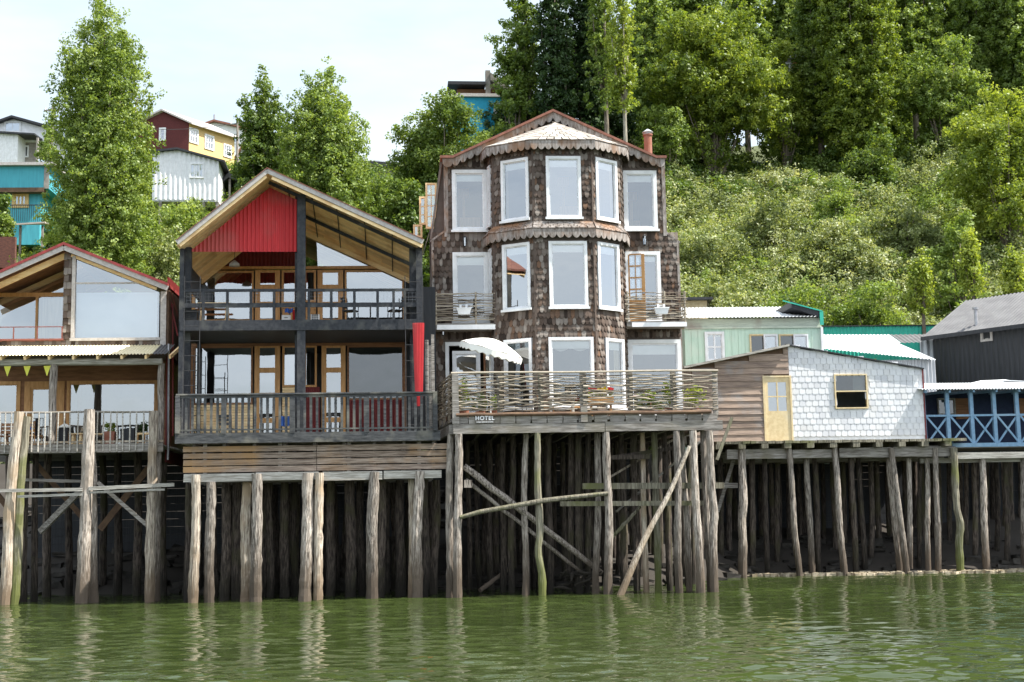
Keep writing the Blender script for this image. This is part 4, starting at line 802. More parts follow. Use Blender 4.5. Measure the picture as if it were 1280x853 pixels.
# recessed left balcony upstairs
vb = vu + 1.9; hb = Z(369, vb, 40); b = B(P); b.box(U(-40, vb), U(80, vb, 380), vb - .05, vb + .06, hb - .07, hb + .08, .5); b.box(U(44.5, vb, 400), U(47.5, vb, 400), vb - .05, vb + .05, zc, hb - .07, .5); 
wb = b.build('balcony_window', M['orange_wood'], AH); b = B(P); s0 = U(-40, vb); s1 = U(79, vb); b.add([(s0, vb, zc), (s1, vb, zc), (s1, vb, hb), (s0, vb, hb)], [(0, 1, 2, 3)], .5)
b.add([(U(25, vb, 365), vb, hb + .08), (s1, vb, hb + .08), (s1, vb, rz_a(s1) - .5), (U(60, vb, 365), vb, rz_a(U(60, vb, 365)) - .6)], [(0, 1, 2, 3)], .5); b.build('pane', M['glass_hi'], wb)
b = B(P); b.box(U(48, vb + .3, 400), U(80, vb + .3, 400), vb + .3, vb + .33, zc, hb - .07, .5); b.build('curtain', M['curtain'], wb)
b = B(P); b.box(U(-40, vu), U(80, vu), vu - .02, vb, zc - .05, zc, .5); b.box(U(-40, vu), U(79, vu), vu - .1, vu - .02, Z(425.5, vu), Z(423.5, vu), .7); zr = Z(408.5, vu); b.box(U(-40, vu), U(79, vu), vu - .06, vu - .03, zr - .02, zr + .01, .5)
for x in (-12, 17.5, 47, 78): s = U(x, vu, 415); b.box(s - .02, s + .02, vu - .06, vu - .03, zc, zr, .5)
b.build('balcony_railing', mat('red_brown_metal', (.25, .09, .07), .5), AH)
b = B(P); b.box(U(-40, vb), s1, vb + 3, vb + 3.1, zc, az - .5, .5); b.box(s1, rr_, vu + 3, vu + 3.1, zc, ez - .2, .5); b.box(U(-40, vu), rr_, vu + .1, DEP, zk - .3, zk - .2, .5); b.box(U(-40, vl), rr_, vl + 3, vl + 3.1, Z(566, 0), zk - .3, .5)
b.add([(g0 + .1, vu + .4, Z(330, vu)), (g0 + .5, vu + 2.8, Z(350, vu)), (g0 + .8, vu + 2.8, Z(350, vu)), (g0 + .25, vu + .4, Z(330, vu))], [(0, 1, 2, 3)], 1.)
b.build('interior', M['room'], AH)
# pent roof over the deck
zf = Z(443.5, -.45); zbk = Z(432, vu); b = B(P); b.corr_roof((U(-40, 0), -.45, zf), (U(190, -.45), -.45, zf), (U(190, 0), vu, zbk), (U(-40, 0), vu, zbk), .11, .02); b.build('porch_roof', M['cream_sheet'], AH)
b = B(P); b.corr_roof((U(190, -.45), -.45, zf), (U(208, -.45), -.45, zf), (U(208, 0), vu, zbk), (U(190, 0), vu, zbk), .11, .02); b.build('porch_roof_end', M['roof_grey'], AH)
b = B(P)
for k in range(9): s = U(-25 + 30 * k + 0, 0, 445); b.beam((s, -.4, zf - .10), (s, vu, zbk - .10), .07, .12, .6)
b.build_each('porch_rafter', M['pine'], AH)
b = B(P); zb1, zb0 = Z(449, .0), Z(457, .0); b.tube([(U(-40), 0, (zb0 + zb1) / 2), (U(66), 0, (zb0 + zb1) / 2 + .02), (U(130), 0, (zb0 + zb1) / 2), (U(203), 0, (zb0 + zb1) / 2)], .12, 8, .6, .06); b.build('porch_beam', M['beam_pale'], AH)
zdk = Z(557, -.3)
for (x, w_, v) in ((66, 10, .05), (201, 8, .1)): s = U(x, v, 500); b = B(P); b.tube([(s + rnd(-.02, .02), v, zdk - .1 + (zb0 - zdk + .15) * k / 6) for k in range(7)], [w_ / 2 * .0271 * rnd(.95, 1.05)] * 7, 10, .5, .05); b.build('porch_post', M['pile'], AH)
# lower wall
zt_ = Z(476, vl); b = B(P); wl, wr = U(-40, vl), U(206, vl, 480)
wr_ = [P.R(-20, 477, 25, 560, vl), P.R(30, 477, 80, 560, vl), P.R(83, 476, 197, 560, vl)]
b.wall(wl, wr + .2, zdk, zk - .1, vl, vl + .15, [(r[0] + .02, r[1] - .02, zdk + .0, r[3] - .02) for r in wr_]); b.box(wr + .1, wr + .2, vl, DEP, zdk - .5, zk, .5); b.build('wall', M['brown_wood'], AH)
for i, r in enumerate(wr_): window(P, r[0], r[1], zdk, r[3], AH, t=vl, fw=[.11, .22, .10][i], mt='orange_wood', blind=0, sill=False, glass='glass_hi', name=['window', 'door', 'window'][i], proud=.03)
s = U(95, vl - .1, 520); b = B(P); b.box(s - .08, s + .08, vl + .3, vl + .45, zdk, zt_ - .1, .3); b.build('inner_post', M['room_dark'], AH)
# deck
b = B(P); dl, dr = U(-40, -.3), U(204, -.3, 560)
k = 0
while -.3 + k * .16 < vl: b.box(dl, dr, -.3 + k * .16, -.3 + k * .16 + .15, zdk - .06, zdk, rnd(.2, .8)); k += 1
b.box(dl, dr + .1, vl, DEP, zdk - .1, zdk, .4); b.build('deck_floor', M['beam'], AH)
b = B(P); b.box(dl, dr, -.36, -.3, Z(566, -.3), Z(555.5, -.3), .6, .006); b.build('deck_fascia', M['beam'], AH)
zt = Z(515, -.3); b = B(P); b.tube([(U(x, -.3, 515), -.3, Z(y, -.3, x)) for x, y in ((-30, 517), (0, 516), (60, 516), (110, 515), (150, 515.5), (188, 515))], .035, 7, .6); b.build('top_rail', M['beam'], AH)
b = B(P); b.box(dl, dr, -.33, -.28, Z(554, -.3), Z(551.5, -.3), .8); b.build('bottom_rail', M['pile_pale'], AH)
for k in range(28): s = U(-26 + 8.2 * k + rnd(-.7, .7), -.36, 540); b = B(P); b.tube([(s, -.39, Z(564.5, -.36)), (s + rnd(-.02, .02), -.39, zt)], [.028, .022], 6, .7, .05); b.build('baluster', M['beam_pale'], AH)
b = B(P); planks(b, dl, dr + .6, .3, zdk - .1, 8., 8.1, .3); b.build('shade_backing', M['charcoal'], AH)  # added dark backing, stands in for the deep shade under the deck
# stilts and braces
for (xt, yt, xb, wd, v, mt) in ((24, 515, 4, 13, -.75, 'pile_pale'), (33, 521, 16, 12, -.6, 'pile_moss'), (112, 512, 103, 15, -.75, 'pile'), (115, 560, 118, 11, -.2, 'pile'), (192, 514, 187, 12, -.7, 'pile_pale'), (198, 560, 196, 8, -.2, 'pile'),
                          (32, 566, 28, 11, .4, 'pile'), (45, 566, 42, 8, .8, 'pile'), (60, 566, 58, 10, 3.5, 'pile'), (148, 566, 146, 10, 3.8, 'pile'), (172, 566, 172, 10, 3.2, 'pile'), (-8, 566, -12, 12, .1, 'pile'), (85, 566, 86, 9, 4.5, 'pile'), (128, 566, 130, 9, 5.2, 'pile'), (12, 566, 10, 10, 4.6, 'pile'), (205, 566, 203, 9, 2.5, 'pile')):
    stilt(P, xt, yt, xb, 753, wd, v, AH, mt, inner=v > .3)
def pp(x, y, v): s, z = P.q(x, y, v); return (s, v, z)
brace(P, pp(-20, 614, -.95), pp(103, 612, -.95), .07, .11, AH, 'beam_pale', 'waling'); brace(P, pp(22, 621, -.9), pp(104, 618, -.9), .07, .08, AH, 'beam_pale', 'waling'); brace(P, pp(111, 611, -.92), pp(218, 606, -.92), .07, .12, AH, 'beam_pale', 'waling'); brace(P, pp(112, 616, -.88), pp(206, 612, -.88), .06, .07, AH, 'beam_pale', 'waling')
brace(P, pp(30, 600, .3), pp(105, 602, .3), .07, .1, AH, 'beam', 'waling')
brace(P, pp(50, 665, .6), pp(108, 606, -.3), .1, .2, AH, 'beam', 'diagonal_brace'); brace(P, pp(45, 580, 1.6), pp(110, 655, 1.8), .1, .18, AH, 'room_dark', 'diagonal_brace'); brace(P, pp(122, 603, -.4), pp(184, 657, -.4), .09, .12, AH, 'beam', 'diagonal_brace'); brace(P, pp(186, 585, 1.8), pp(125, 662, 1.8), .1, .22, AH, 'room_dark', 'diagonal_brace'); brace(P, pp(-10, 610, 1.6), pp(30, 660, 1.6), .1, .18, AH, 'room_dark', 'diagonal_brace')
# red side passage wall with braces between brown and black house
b = B(P); s = U(213, 3, 450); b.box(s, s + .05, 2.2, DEP, zdk - .5, Z(352, 3), .5); b.add([(U(211, .6, 360), .6, Z(353, .6)), (U(222, 2.2, 395), 2.2, Z(392, 2.2)), (U(222, 2.2, 395), 2.25, Z(398, 2.2)), (U(211, .6, 360), .65, Z(359, .6))], [(0, 1, 2, 3)], .5)
b.beam(pp(212, 372, 2), pp(222, 420, 2.1), .05, .05, .9); b.beam(pp(216, 380, 2), pp(216, 545, 2.1), .05, .05, .6); b.build('side_cladding', M['red_dark'], AH)
b = B(P); b.tube([pp(211, 430, .3), pp(210, 575, .3)], .035, 8, .6); b.build('downpipe', M['steel'], AH)
# ------------------------------------------------------------------ the sheds and houses on the right
def house_root(name, px, Y, deg, label, cat='house', group=None):
    o = at(px, 500, Y); return empty(name, (o.x, Y, 0), R_(deg), label, cat, group)
SH = house_root('shed', 1000, 55, 4, 'low shed with brown plank front and cream door left, white shingled front right', 'shed')
P = Plane(SH); U = lambda x, v=0, y=500: P.q(x, y, v)[0]; Z = lambda y, v=0, x=1000: P.q(x, y, v)[1]
z0 = Z(551, 0, 990); pL = P.q(864, 458); pA = P.q(988, 433.5); pR = P.q(1153, 462); L0, A0, R0 = U(866, 0, 510), U(988, 0, 510), U(1155, 0, 505)
zz = lambda s: pL[1] + (pA[1] - pL[1]) * (s - L0) / (A0 - L0) if s < A0 else pA[1] + (pR[1] - pA[1]) * (s - A0) / (R0 - A0)
dr_ = P.R(957, 472, 988, 552); wn = P.R(1043, 468, 1084, 511)
b = B(P); top = [(L0, z0), (dr_[0], z0), (dr_[0], dr_[3]), (dr_[1], dr_[3]), (dr_[1], z0), (A0, z0), (A0, zz(A0)), (L0, zz(L0))]
WL_ = B(P); WL_.prism(top, .03, .12, .5); WL_.build('plank_wall', M['room_dark'], SH)
b.wall(A0, R0, z0, wn[3] + .05, .03, .12, [(wn[0] + .02, wn[1] - .02, wn[2] + .02, wn[3] - .02)]); b.prism([(A0, wn[3] + .05), (R0, wn[3] + .05), (R0, zz(R0)), (A0, zz(A0))], .03, .12, .5)
b.box(L0, L0 + .1, .12, 4.5, z0, zz(L0) - .05, .5); b.box(R0 - .1, R0, .12, 4.5, z0, zz(R0), .5); b.box(L0, R0, 4.4, 4.5, z0, zz(L0), .5); b.build('wall', M['white'], SH)
b = B(P); z = z0
while z < zz(A0):
    h = .27; segs = [(L0, dr_[0] - .02), (dr_[1] + .03, A0 - .01)] if z < dr_[3] - .1 else [(L0, A0 - .01)]
    for a, c in segs:
        if z + h > zz(a) - .02: 
            a2 = L0 + (z + h - zz(L0)) / (zz(A0) - zz(L0)) * (A0 - L0); a = max(a, a2) if a2 < c else None
        if a is None or c - a < .06: continue
        V = [(a, -.045, z), (c, -.045, z), (c, .02, z), (a, .02, z), (a, -.012, z + h + .01), (c, -.012, z + h + .01), (c, .02, z + h + .01), (a, .02, z + h + .01)]
        b.add([(x + rnd(-.006, .006), y, q + rnd(-.008, .008)) for x, y, q in V], [(3, 2, 1, 0), (4, 5, 6, 7), (0, 1, 5, 4), (1, 2, 6, 5), (2, 3, 7, 6), (3, 0, 4, 7)], rnd(.1, .95))
    z += h
b.build('plank_cladding', M['plank'], SH)
b = B(P); b.shingles(A0, R0, z0, zz(A0), [wn], .26, .245, .0, inside=lambda s, z: z < zz(s) - .05, ragged=.2, pointed=.16, tilt=.013, flat=True); b.build('shingle_cladding', M['white_shingle'], SH)
b = B(P); b.box(R0 - .02, R0 + .03, -.05, .1, z0, zz(R0), .5); b.build('corner_trim', M['red_dark'], SH)
b = B(P); b.slab([(L0 - .35, -.28, zz(L0) - .02), (A0, -.28, zz(A0) + .08), (A0, 4.7, zz(A0) + .08), (L0 - .35, 4.7, zz(L0) - .02)], .09, .5); b.build('roof', M['beam_pale'], SH)
b = B(P); b.slab([(A0 - .1, -.12, zz(A0) + .1), (R0 + .05, -.12, zz(R0) + .05), (R0 + .05, 4.7, zz(R0) + .05), (A0 - .1, 4.7, zz(A0) + .1)], .05, .3); b.build('roof', M['charcoal'], SH)
# cream door, four small panes above
s0, s1, a_, b_ = dr_; g0, g1, h0, h1 = P.R(960, 478, 983, 514); b = B(P); b.box(s0 - .09, s0, -.06, .1, a_, b_ + .07, .5); b.box(s1, s1 + .07, -.06, .1, a_, b_ + .07, .5); b.box(s0, s1, -.06, .1, b_, b_ + .07, .5)
df = b.build('door_frame', M['cream'], SH); b = B(P); b.box(s0, g0, -.03, .02, a_, b_, .5); b.box(g1, s1, -.03, .02, a_, b_, .5); b.box(g0, g1, -.03, .02, a_, h0, .5); b.box(g0, g1, -.03, .02, h1, b_, .5)
b.box((g0 + g1) / 2 - .025, (g0 + g1) / 2 + .025, -.03, .02, h0, h1, .8); b.box(g0, (g0 + g1) / 2 - .025, -.03, .02, (h0 + h1) / 2 - .025, (h0 + h1) / 2 + .025, .8); b.box((g0 + g1) / 2 + .025, g1, -.03, .02, (h0 + h1) / 2 - .025, (h0 + h1) / 2 + .025, .8)
d = b.build('door', M['cream'], SH); b = B(P); b.add([(g0, 0, h0), (g1, 0, h0), (g1, 0, h1), (g0, 0, h1)], [(0, 1, 2, 3)], .5); b.build('pane', M['glass_hi'], d)
# sash window: upper pane glazed, lower open and dark
s0, s1, a_, b_ = wn; m_ = (a_ + b_) / 2; b = B(P)
for q in ((s0, s0 + .05, a_, b_), (s1 - .05, s1, a_, b_), (s0 + .05, s1 - .05, a_, a_ + .05), (s0 + .05, s1 - .05, b_ - .05, b_), (s0 + .05, s1 - .05, m_ - .02, m_ + .03)): b.box(q[0], q[1], -.07, .08, q[2], q[3], .5)
d = b.build('window', M['cream'], SH); b = B(P); b.add([(s0 + .07, 0, m_), (s1 - .07, 0, m_), (s1 - .07, 0, b_ - .07), (s0 + .07, 0, b_ - .07)], [(0, 1, 2, 3)], .5); b.build('pane', M['glass_dark'], d)
b = B(P); b.box(s0 + .85, s1 - .07, .2, .25, m_, b_ - .07, .9); b.build('curtain', M['blind'], d)
# platform and stilts
zp = z0 - .02; b = B(P)
for k in range(30): s = U(893, -.3) + (U(1204, -.3) - U(893, -.3)) * k / 30; b.box(s, s + .32, -.45 - rnd(0, .1), 6, zp - .10, zp, rnd(.1, .6), .01)
b.build('platform', M['pile_moss'], SH)
b = B(P)
for k in range(11): s = U(897 + 28.5 * k, -.5); b.box(s - .14, s + .14, -.5, 5.5, zp - .30, zp - .11, rnd(.2, .9))
b.build_each('joist', M['pile_moss'], SH)
zc1, zc0 = Z(562, -.1), Z(573, -.1)
for x0, x1 in ((905, 985), (987, 1040), (1045, 1110), (1112, 1190)): b = B(P); b.box(U(x0), U(x1), -.12 + rnd(-.03, .03), .12, zc0, zc1 + rnd(-.02, .04), rnd(.4, .8), .012); b.build('cap_beam', M['beam'], SH)
b = B(P)
for v in (1.6, 3.4): b.box(U(900), U(1195), v, v + .2, zc0 - .1, zc1, .3)
b.build('cap_beam', M['beam'], SH)
b = B(P); planks(b, U(885), U(1345), .3, z0 - .3, 5, 5.1, .3); b.build('shade_backing', M['charcoal'], SH)  # dark boards added as the blackness behind the right-hand stilts
for (xt, xb, wd, v, mt, kk) in ((927, 929, 12.5, -.2, 'pile', (2.2, -.06)), (940, 941, 9, 1.0, 'pile', None), (956, 959, 8, .6, 'pile', None), (986, 1000, 9, -.2, 'pile', None), (1008, 1015, 9, .3, 'pile', None), (1018, 1024, 8, .8, 'pile', None),
                            (1043, 1056, 9.5, -.2, 'pile', None), (1064, 1070, 9, .5, 'pile', None), (1073, 1082, 8, .9, 'pile', None), (1088, 1090, 8, 1.8, 'pile', None), (1111, 1126, 10, .2, 'pile', None), (1114, 1134, 9, -.2, 'pile', None), (1136, 1138, 8, .4, 'pile', None), (1151, 1148, 7, .9, 'pile', None), (1159, 1161, 7.5, .3, 'pile', None),
                            (1169, 1173, 9, -.15, 'pile', None), (1192, 1201, 11, -.25, 'pile_moss', (1.9, .12)), (1228, 1234, 10, .2, 'pile', None), (1217, 1220, 8, 1.4, 'pile', None), (1257, 1259, 8.5, .8, 'pile', None), (1279, 1281, 10, .4, 'pile', None), (900, 902, 9, 1.4, 'pile', None), (912, 913, 8, 2., 'pile', None), (972, 972, 8, 1.8, 'pile', None), (1245, 1247, 8, 1.9, 'pile', None)):
    stilt(P, xt, 573 if v > -.1 else 560, xb, 721, wd, v, SH, mt, kk, inner=v > .45)
rr = random.Random(4)
for k in range(34): x = 900 + 380 * ((k * .618 + .1) % 1); stilt(P, x, 575, x + 3, 716, rr.uniform(7, 9), 2.4 + 2.8 * rr.random(), SH, 'pile', inner=True)
def pp(x, y, v): s, z = P.q(x, y, v); return (s, v, z)
brace(P, pp(894, 607, .4), pp(922, 607, .4), .1, .2, SH, 'beam', 'cross_beam'); brace(P, pp(920, 565, .9), pp(897, 640, 1.), .1, .14, SH, 'beam', 'diagonal_brace')
# blue porch
BP = house_root('blue_porch', 1215, 55.6, 4, 'pale blue timber porch with crossed railings under a white corrugated roof at the right edge', 'porch')
P = Plane(BP); U = lambda x, v=0, y=500: P.q(x, y, v)[0]; Z = lambda y, v=0, x=1215: P.q(x, y, v)[1]
px = (1155.5, 1185.5, 1215.5, 1244, 1272.5, 1302, 1331); zt, zr, zb = Z(487), Z(519), Z(554)
for x in px: s = U(x, 0, 520); b = B(P); b.box(s - .075, s + .075, 0, .15, zb, zt, .5, .005); b.build('post', M['blue'], BP)
b = B(P); b.box(U(1154), U(1332), .02, .1, zr - .05, zr + .03, .5); b.build('handrail', M['blue'], BP)
for a, c in zip(px, px[1:]):
    for (y0, y1) in ((zr - .06, zb + .02), (zb + .02, zr - .06)): b = B(P); v = .035 if y0 > y1 else .085; b.beam((U(a) + .07, v, y0), (U(c) - .07, v, y1), .04, .075, .5); b.build('cross_rail', M['blue'], BP)
b = B(P); b.box(U(1190, 0, 558), U(1340), -.05, .15, Z(559), Z(554), .5); b.build('edge_beam', M['blue'], BP); b = B(P); b.box(U(1150), U(1340), .02, 3.2, Z(560), Z(556), .5); b.build('floor', M['beam'], BP)
b = B(P); b.box(U(1186, 0, 568), U(1340), -.1, .1, Z(573.5), Z(566), .7, .01); b.box(U(1150), U(1340), .3, .45, Z(578), Z(572), .4); b.build('cap_beam', M['beam_pale'], BP)
b = B(P); b.box(U(1150), U(1340), 2.6, 2.7, zb, zt + .1, .5); b.build('back_wall', M['blue_dark'], BP)
b = B(P); window(P, *P.R(1172, 498, 1194, 519, 2.5), BP, t=2.5, fw=.05, mt='beam_pale', blind=0, sill=False, glass='glass_dark'); b.box(*P.R(1195, 498, 1213, 524, 2.5)[:2], 2.52, 2.58, *P.R(1195, 498, 1213, 524, 2.5)[2:], .6); b.box(*P.R(1268, 498, 1300, 524, 2.5)[:2], 2.52, 2.58, *P.R(1268, 498, 1280, 524, 2.5)[2:], .7); b.build_each('wood_panel', M['brown_wood'], BP)
b = B(P); v0, v1 = -.45, 3.2; b.corr_roof((U(1151, v0), v0, Z(486, v0)), (U(1345, v0), v0, Z(487, v0)), (U(1345, v0), v1, Z(479, v1)), (U(1151, v0), v1, Z(479, v1)), .13, .025); b.build('roof', M['zinc_white'], BP)
b = B(P)
for x in px: s = U(x + 2, -.3); b.beam((s, -.35, Z(489, -.3)), (s, 2.6, Z(485, -.3)), .07, .11, .5)
b.build_each('rafter', M['blue'], BP)
# second warped roof sheet behind the porch
b = B(P); b.slab([(U(1208, 1.5, 478), 1.5, Z(480, 1.5)), (U(1226, 2.2, 475), 2.2, Z(476, 2.2)), (U(1256, 2.2, 475), 2.2, Z(475, 2.2)), (U(1300, 1.5, 480), 1.5, Z(482, 1.5))], .03, .6); b.slab([(U(1256, 1.8), 1.8, Z(475.5, 1.8)), (U(1330, 1.8), 1.8, Z(480, 1.8)), (U(1330, 2.6), 2.6, Z(480, 1.8)), (U(1256, 2.6), 2.6, Z(474, 1.8))], .03, .8); b.build('loose_roof_sheet', M['zinc_white'], BP)

# mint green house behind
MH = house_root('mint_house', 945, 60, 3, 'pale mint green timber house with white corrugated roof behind the plank shed')
P = Plane(MH); U = lambda x, v=0, y=430: P.q(x, y, v)[0]; Z = lambda y, v=0, x=945: P.q(x, y, v)[1]
l, r = U(856), U(1027); zb, zf, zt = 4.6, Z(410), Z(398.5); wl = P.R(881, 415, 905.5, 453); w2 = P.R(937, 418, 971, 445); w3 = P.R(973.5, 418, 1009, 443)
b = B(P); b.wall(l, r, zb, zf, .0, .12, [(q[0] + .02, q[1] - .02, q[2] + .02, q[3] - .02) for q in (wl, w2, w3)]); b.box(l, l + .1, .12, 6, zb, zf, .5); b.box(r - .1, r, .12, 6, zb, zf, .5); b.box(l, r, 5.9, 6, zb, zf, .4)
k = l
while k < r: 
    if not any(q[0] - .03 < k < q[1] + .03 for q in (wl, w2, w3)): b.box(k, k + .035, -.018, -.002, zb, zf, .3)
    k += .3
b.build('wall', M['mint'], MH)
b = B(P); b.box(l, r, -.04, .1, zf, zt, .5); b.box(l, r + .02, -.07, -.042, zf - .03, zf + .05, .8); b.build('fascia_board', M['mint_old'], MH)
b = B(P); b.corr_roof((l - .1, -.35, zt + .02), (U(1020), -.35, zt + .02), (U(1000, 5), 5, Z(384, 5)), (l - .1, 5, Z(384, 5)), .16, .02); b.build('roof', M['zinc_white'], MH)
b = B(P); b.prism([(U(977, 1.5, 378), Z(385, 0, 980)), (U(977, 1.5, 378), Z(377.5, 0, 980)), (U(1028), Z(391, 0, 1026)), (U(1028), Z(399, 0, 1026))], -.2, 3.2, .5); b.build('roof_parapet', M['charcoal'], MH)
b = B(P); b.beam((U(977, 0, 378), -.22, Z(377, 0, 980)), (U(1028), -.22, Z(390, 0, 1026)), .05, .05, .8); b.box(U(1024.5), U(1029), -.24, -.2, Z(408), Z(391), .7); b.build('green_edge', M['teal'], MH)
b = B(P); b.box(U(1026), U(1029), -.1, .02, zb, Z(410), .7); b.build('corner_board', M['white'], MH)
window(P, *wl, MH, t=-.02, fw=.11, cols=2, rows=2, blind=0, sill=False, mw=.07, glass='glass_hi')
for q in (w2, w3):
    window(P, *q, MH, t=-.02, fw=.06, mt='cream', blind=0, sill=False, glass='glass_dark'); m_ = q[0] + (q[1] - q[0]) * .5
    window(P, m_, q[1] + .02, q[2] + .02, q[3] - .02, MH, t=-.1, fw=.07, blind=0, sill=False, glass='glass_hi', name='casement')
b = B(P); b.box(l + .1, r - .1, 3, 3.1, zb, zf, .2); b.build('interior', M['room_dark'], MH)
# cream house sliver
CH = house_root('cream_house', 870, 66, 3, 'small cream house with dark flat eave showing between hotel and mint house'); P = Plane(CH)
s0, s1, a_, b_ = P.R(845, 376, 884, 400); b = B(P); b.box(s0, s1, 0, 4, 5, b_, .5); b.build('wall', M['cream'], CH); b = B(P); b.box(s0, s1 + .25, -.3, 4.2, b_, b_ + .13, .5); b.build('roof', M['charcoal'], CH)
# teal building
TH = house_root('teal_building', 1100, 70, 3, 'long low building with bright teal upper wall behind the white tin roofs', 'building'); P = Plane(TH)
s0, s1, a_, b_ = P.R(1027, 408, 1192, 425); b = B(P); b.corr(s0, s1, lambda s: 5, lambda s: b_, 0, .2, .02); b.build('wall', M['teal'], TH); b = B(P); b.box(s0, s1, -.1, 5, b_, b_ + .05, .3); b.build('roof', M['charcoal'], TH)
# tin shed with white mono-pitch roofs
TS = house_root('tin_shed', 1115, 61, 3, 'unpainted zinc shed with overlapping white tin roofs behind the white shingled front', 'shed'); P = Plane(TS); U = lambda x, v=0, y=440: P.q(x, y, v)[0]; Z = lambda y, v=0, x=1100: P.q(x, y, v)[1]
b = B(P); b.corr(U(1150, 2.5), U(1204, 2.5), lambda s: 5, lambda s: Z(425, 2.5, 1180), 2.5, .3, .03); b.box(U(1204, 2.5), U(1204, 2.5) + .05, 2.5, 7, 5, Z(425, 2.5, 1200), .5); b.corr(U(1090, 0), U(1168, 0), lambda s: 5, lambda s: Z(450, 0, 1130), 0, .16, .02); b.build('wall', M['zinc'], TS)
X = lambda x, y, v: (P.q(x, y, v)[0], v, P.q(x, y, v)[1])
b = B(P); b.corr_roof(X(1020, 435, -.4), X(1170, 450, -.4), X(1122, 429, 3.), X(1020, 429, 3.), .16, .02); b.build('roof', M['zinc_white'], TS)
b = B(P); b.corr_roof(X(1020, 429.5, 3.1), X(1127, 429, 3.1), X(1112, 418.5, 7.), X(1020, 418.5, 7.), .2, .02); b.build('roof', M['zinc_white'], TS)
b = B(P); b.corr_roof(X(1127.5, 429, 3.1), X(1206, 425.5, 2.4), X(1196, 417.5, 7.), X(1112.5, 418.5, 7.), .2, .02); b.build('roof', M['roof_grey'], TS)
window(P, *P.R(1168, 458, 1176, 482, 2.4), TS, t=2.42, fw=.05, mt='charcoal', blind=0, sill=False, glass='glass_dark')
# charcoal house with long side turned towards the lake
DH = house_root('charcoal_house', 1206, 62, -52, 'charcoal metal-clad house with grey gabled roof and one small window at the right edge'); P = Plane(DH)
q0 = P.q(1206, 420); L_ = 13; zt = P.q(1206, 412)[1]; b = B(P); b.corr(-1.5, L_, lambda s: 4.8, lambda s: zt, 0, .25, .015); b.box(-1.5, -1.42, .02, 6.8, 4.8, zt, .5); b.prism([(-.02, 0)], 0, 0) if False else None
b.add([(-1.5, .02, zt), (-1.5, 6.8, zt), (-1.5, 3.4, zt + 1.85)], [(0, 1, 2)], .5); b.build('wall', M['charcoal'], DH)
b = B(P); b.corr_roof((-1.9, -.35, zt - .16), (L_ + .3, -.35, zt - .16), (L_ + .3, 3.4, zt + 1.9), (-1.9, 3.4, zt + 1.9), .2, .02); b.corr_roof((-1.9, 7.1, zt - .16), (L_ + .3, 7.1, zt - .16), (L_ + .3, 3.4, zt + 1.9), (-1.9, 3.4, zt + 1.9), .2, .02)
rf = b.build('roof', M['roof_grey'], DH); b = B(P); b.box(-1.9, L_, -.4, -.35, zt - .32, zt - .14, .5); b.build('fascia', M['charcoal'], rf)
window(P, *P.R(1226, 412, 1241, 427), DH, t=0, fw=.1, mt='trim_grey', blind=0, sill=False); s, z = P.q(1214, 404, -.1); b = B(P); b.tube([(s, .3, z - .2), (s, .3, z + .65)], .08, 10, .5); b.tube([(s, .3, z + .65), (s, .3, z + .75)], .13, 10, .5); b.build('flue', M['steel'], rf)
# ------------------------------------------------------------------ houses on the hilltop
def corrwall(P, x0, y0, x1, y1, zb=None, pitch=.35, mt='white', name='wall', v=0, root=None):
    s0, s1, a_, b_ = P.R(x0, y0, x1, y1, v); b = B(P); b.corr(s0, s1, lambda s: zb or a_, lambda s: b_, v, pitch, .03); return b.build(name, M[mt], root), s0, s1, a_, b_
# white tin shed on posts
WS = house_root('hill_shed', 235, 94, 6, 'white ribbed tin cabin on short posts below the maroon and yellow house', 'cabin'); P = Plane(WS)
s0, s1, a_, _ = P.R(190, 240, 273, 250); zt0, zt1, za = P.q(192, 191)[1], P.q(273, 202)[1], P.q(222, 187)[1]; sa = P.q(222, 187)[0]
b = B(P); f = lambda s: zt0 + (za - zt0) * (s - s0) / (sa - s0) if s < sa else za + (zt1 - za) * (s - sa) / (s1 - sa); b.corr(s0, s1, lambda s: a_, f, 0, .34, .03); b.box(s1 - .05, s1, .05, 5, a_, zt1, .5); b.box(s0, s1, 4.9, 5, a_, zt1 - .2, .5); b.box(s0, s1, .06, 5, a_ - .1, a_, .2); b.build('wall', M['white'], WS)
b = B(P); b.slab([(s0 - .3, -.3, zt0 + .08), (sa, -.3, za + .08), (sa, 5.2, za + .08), (s0 - .3, 5.2, zt0 + .08)], .14, .5); b.slab([(sa, -.3, za + .08), (s1 + .45, -.3, zt1 + .02), (s1 + .45, 5.2, zt1 + .02), (sa, 5.2, za + .08)], .14, .5); b.build('roof', M['charcoal'], WS)
window(P, *P.R(237, 204.5, 255, 223), WS, t=-.03, fw=.09, cols=2, rows=1, blind=0, sill=False, mw=.08, glass='glass_hi')
for x in (200, 230, 254, 271): b = B(P); s = P.q(x, 255)[0]; b.box(s - .1, s + .1, .1, .3, H(WS.location.x + s, 94) - .5, a_ - .1, .6); b.build('post', M['beam'], WS)
b = B(P); b.box(s0, s1, 2.5, 2.6, a_ - 3, a_ - .1, .0); b.build('under_floor_wall', M['charcoal'], WS)
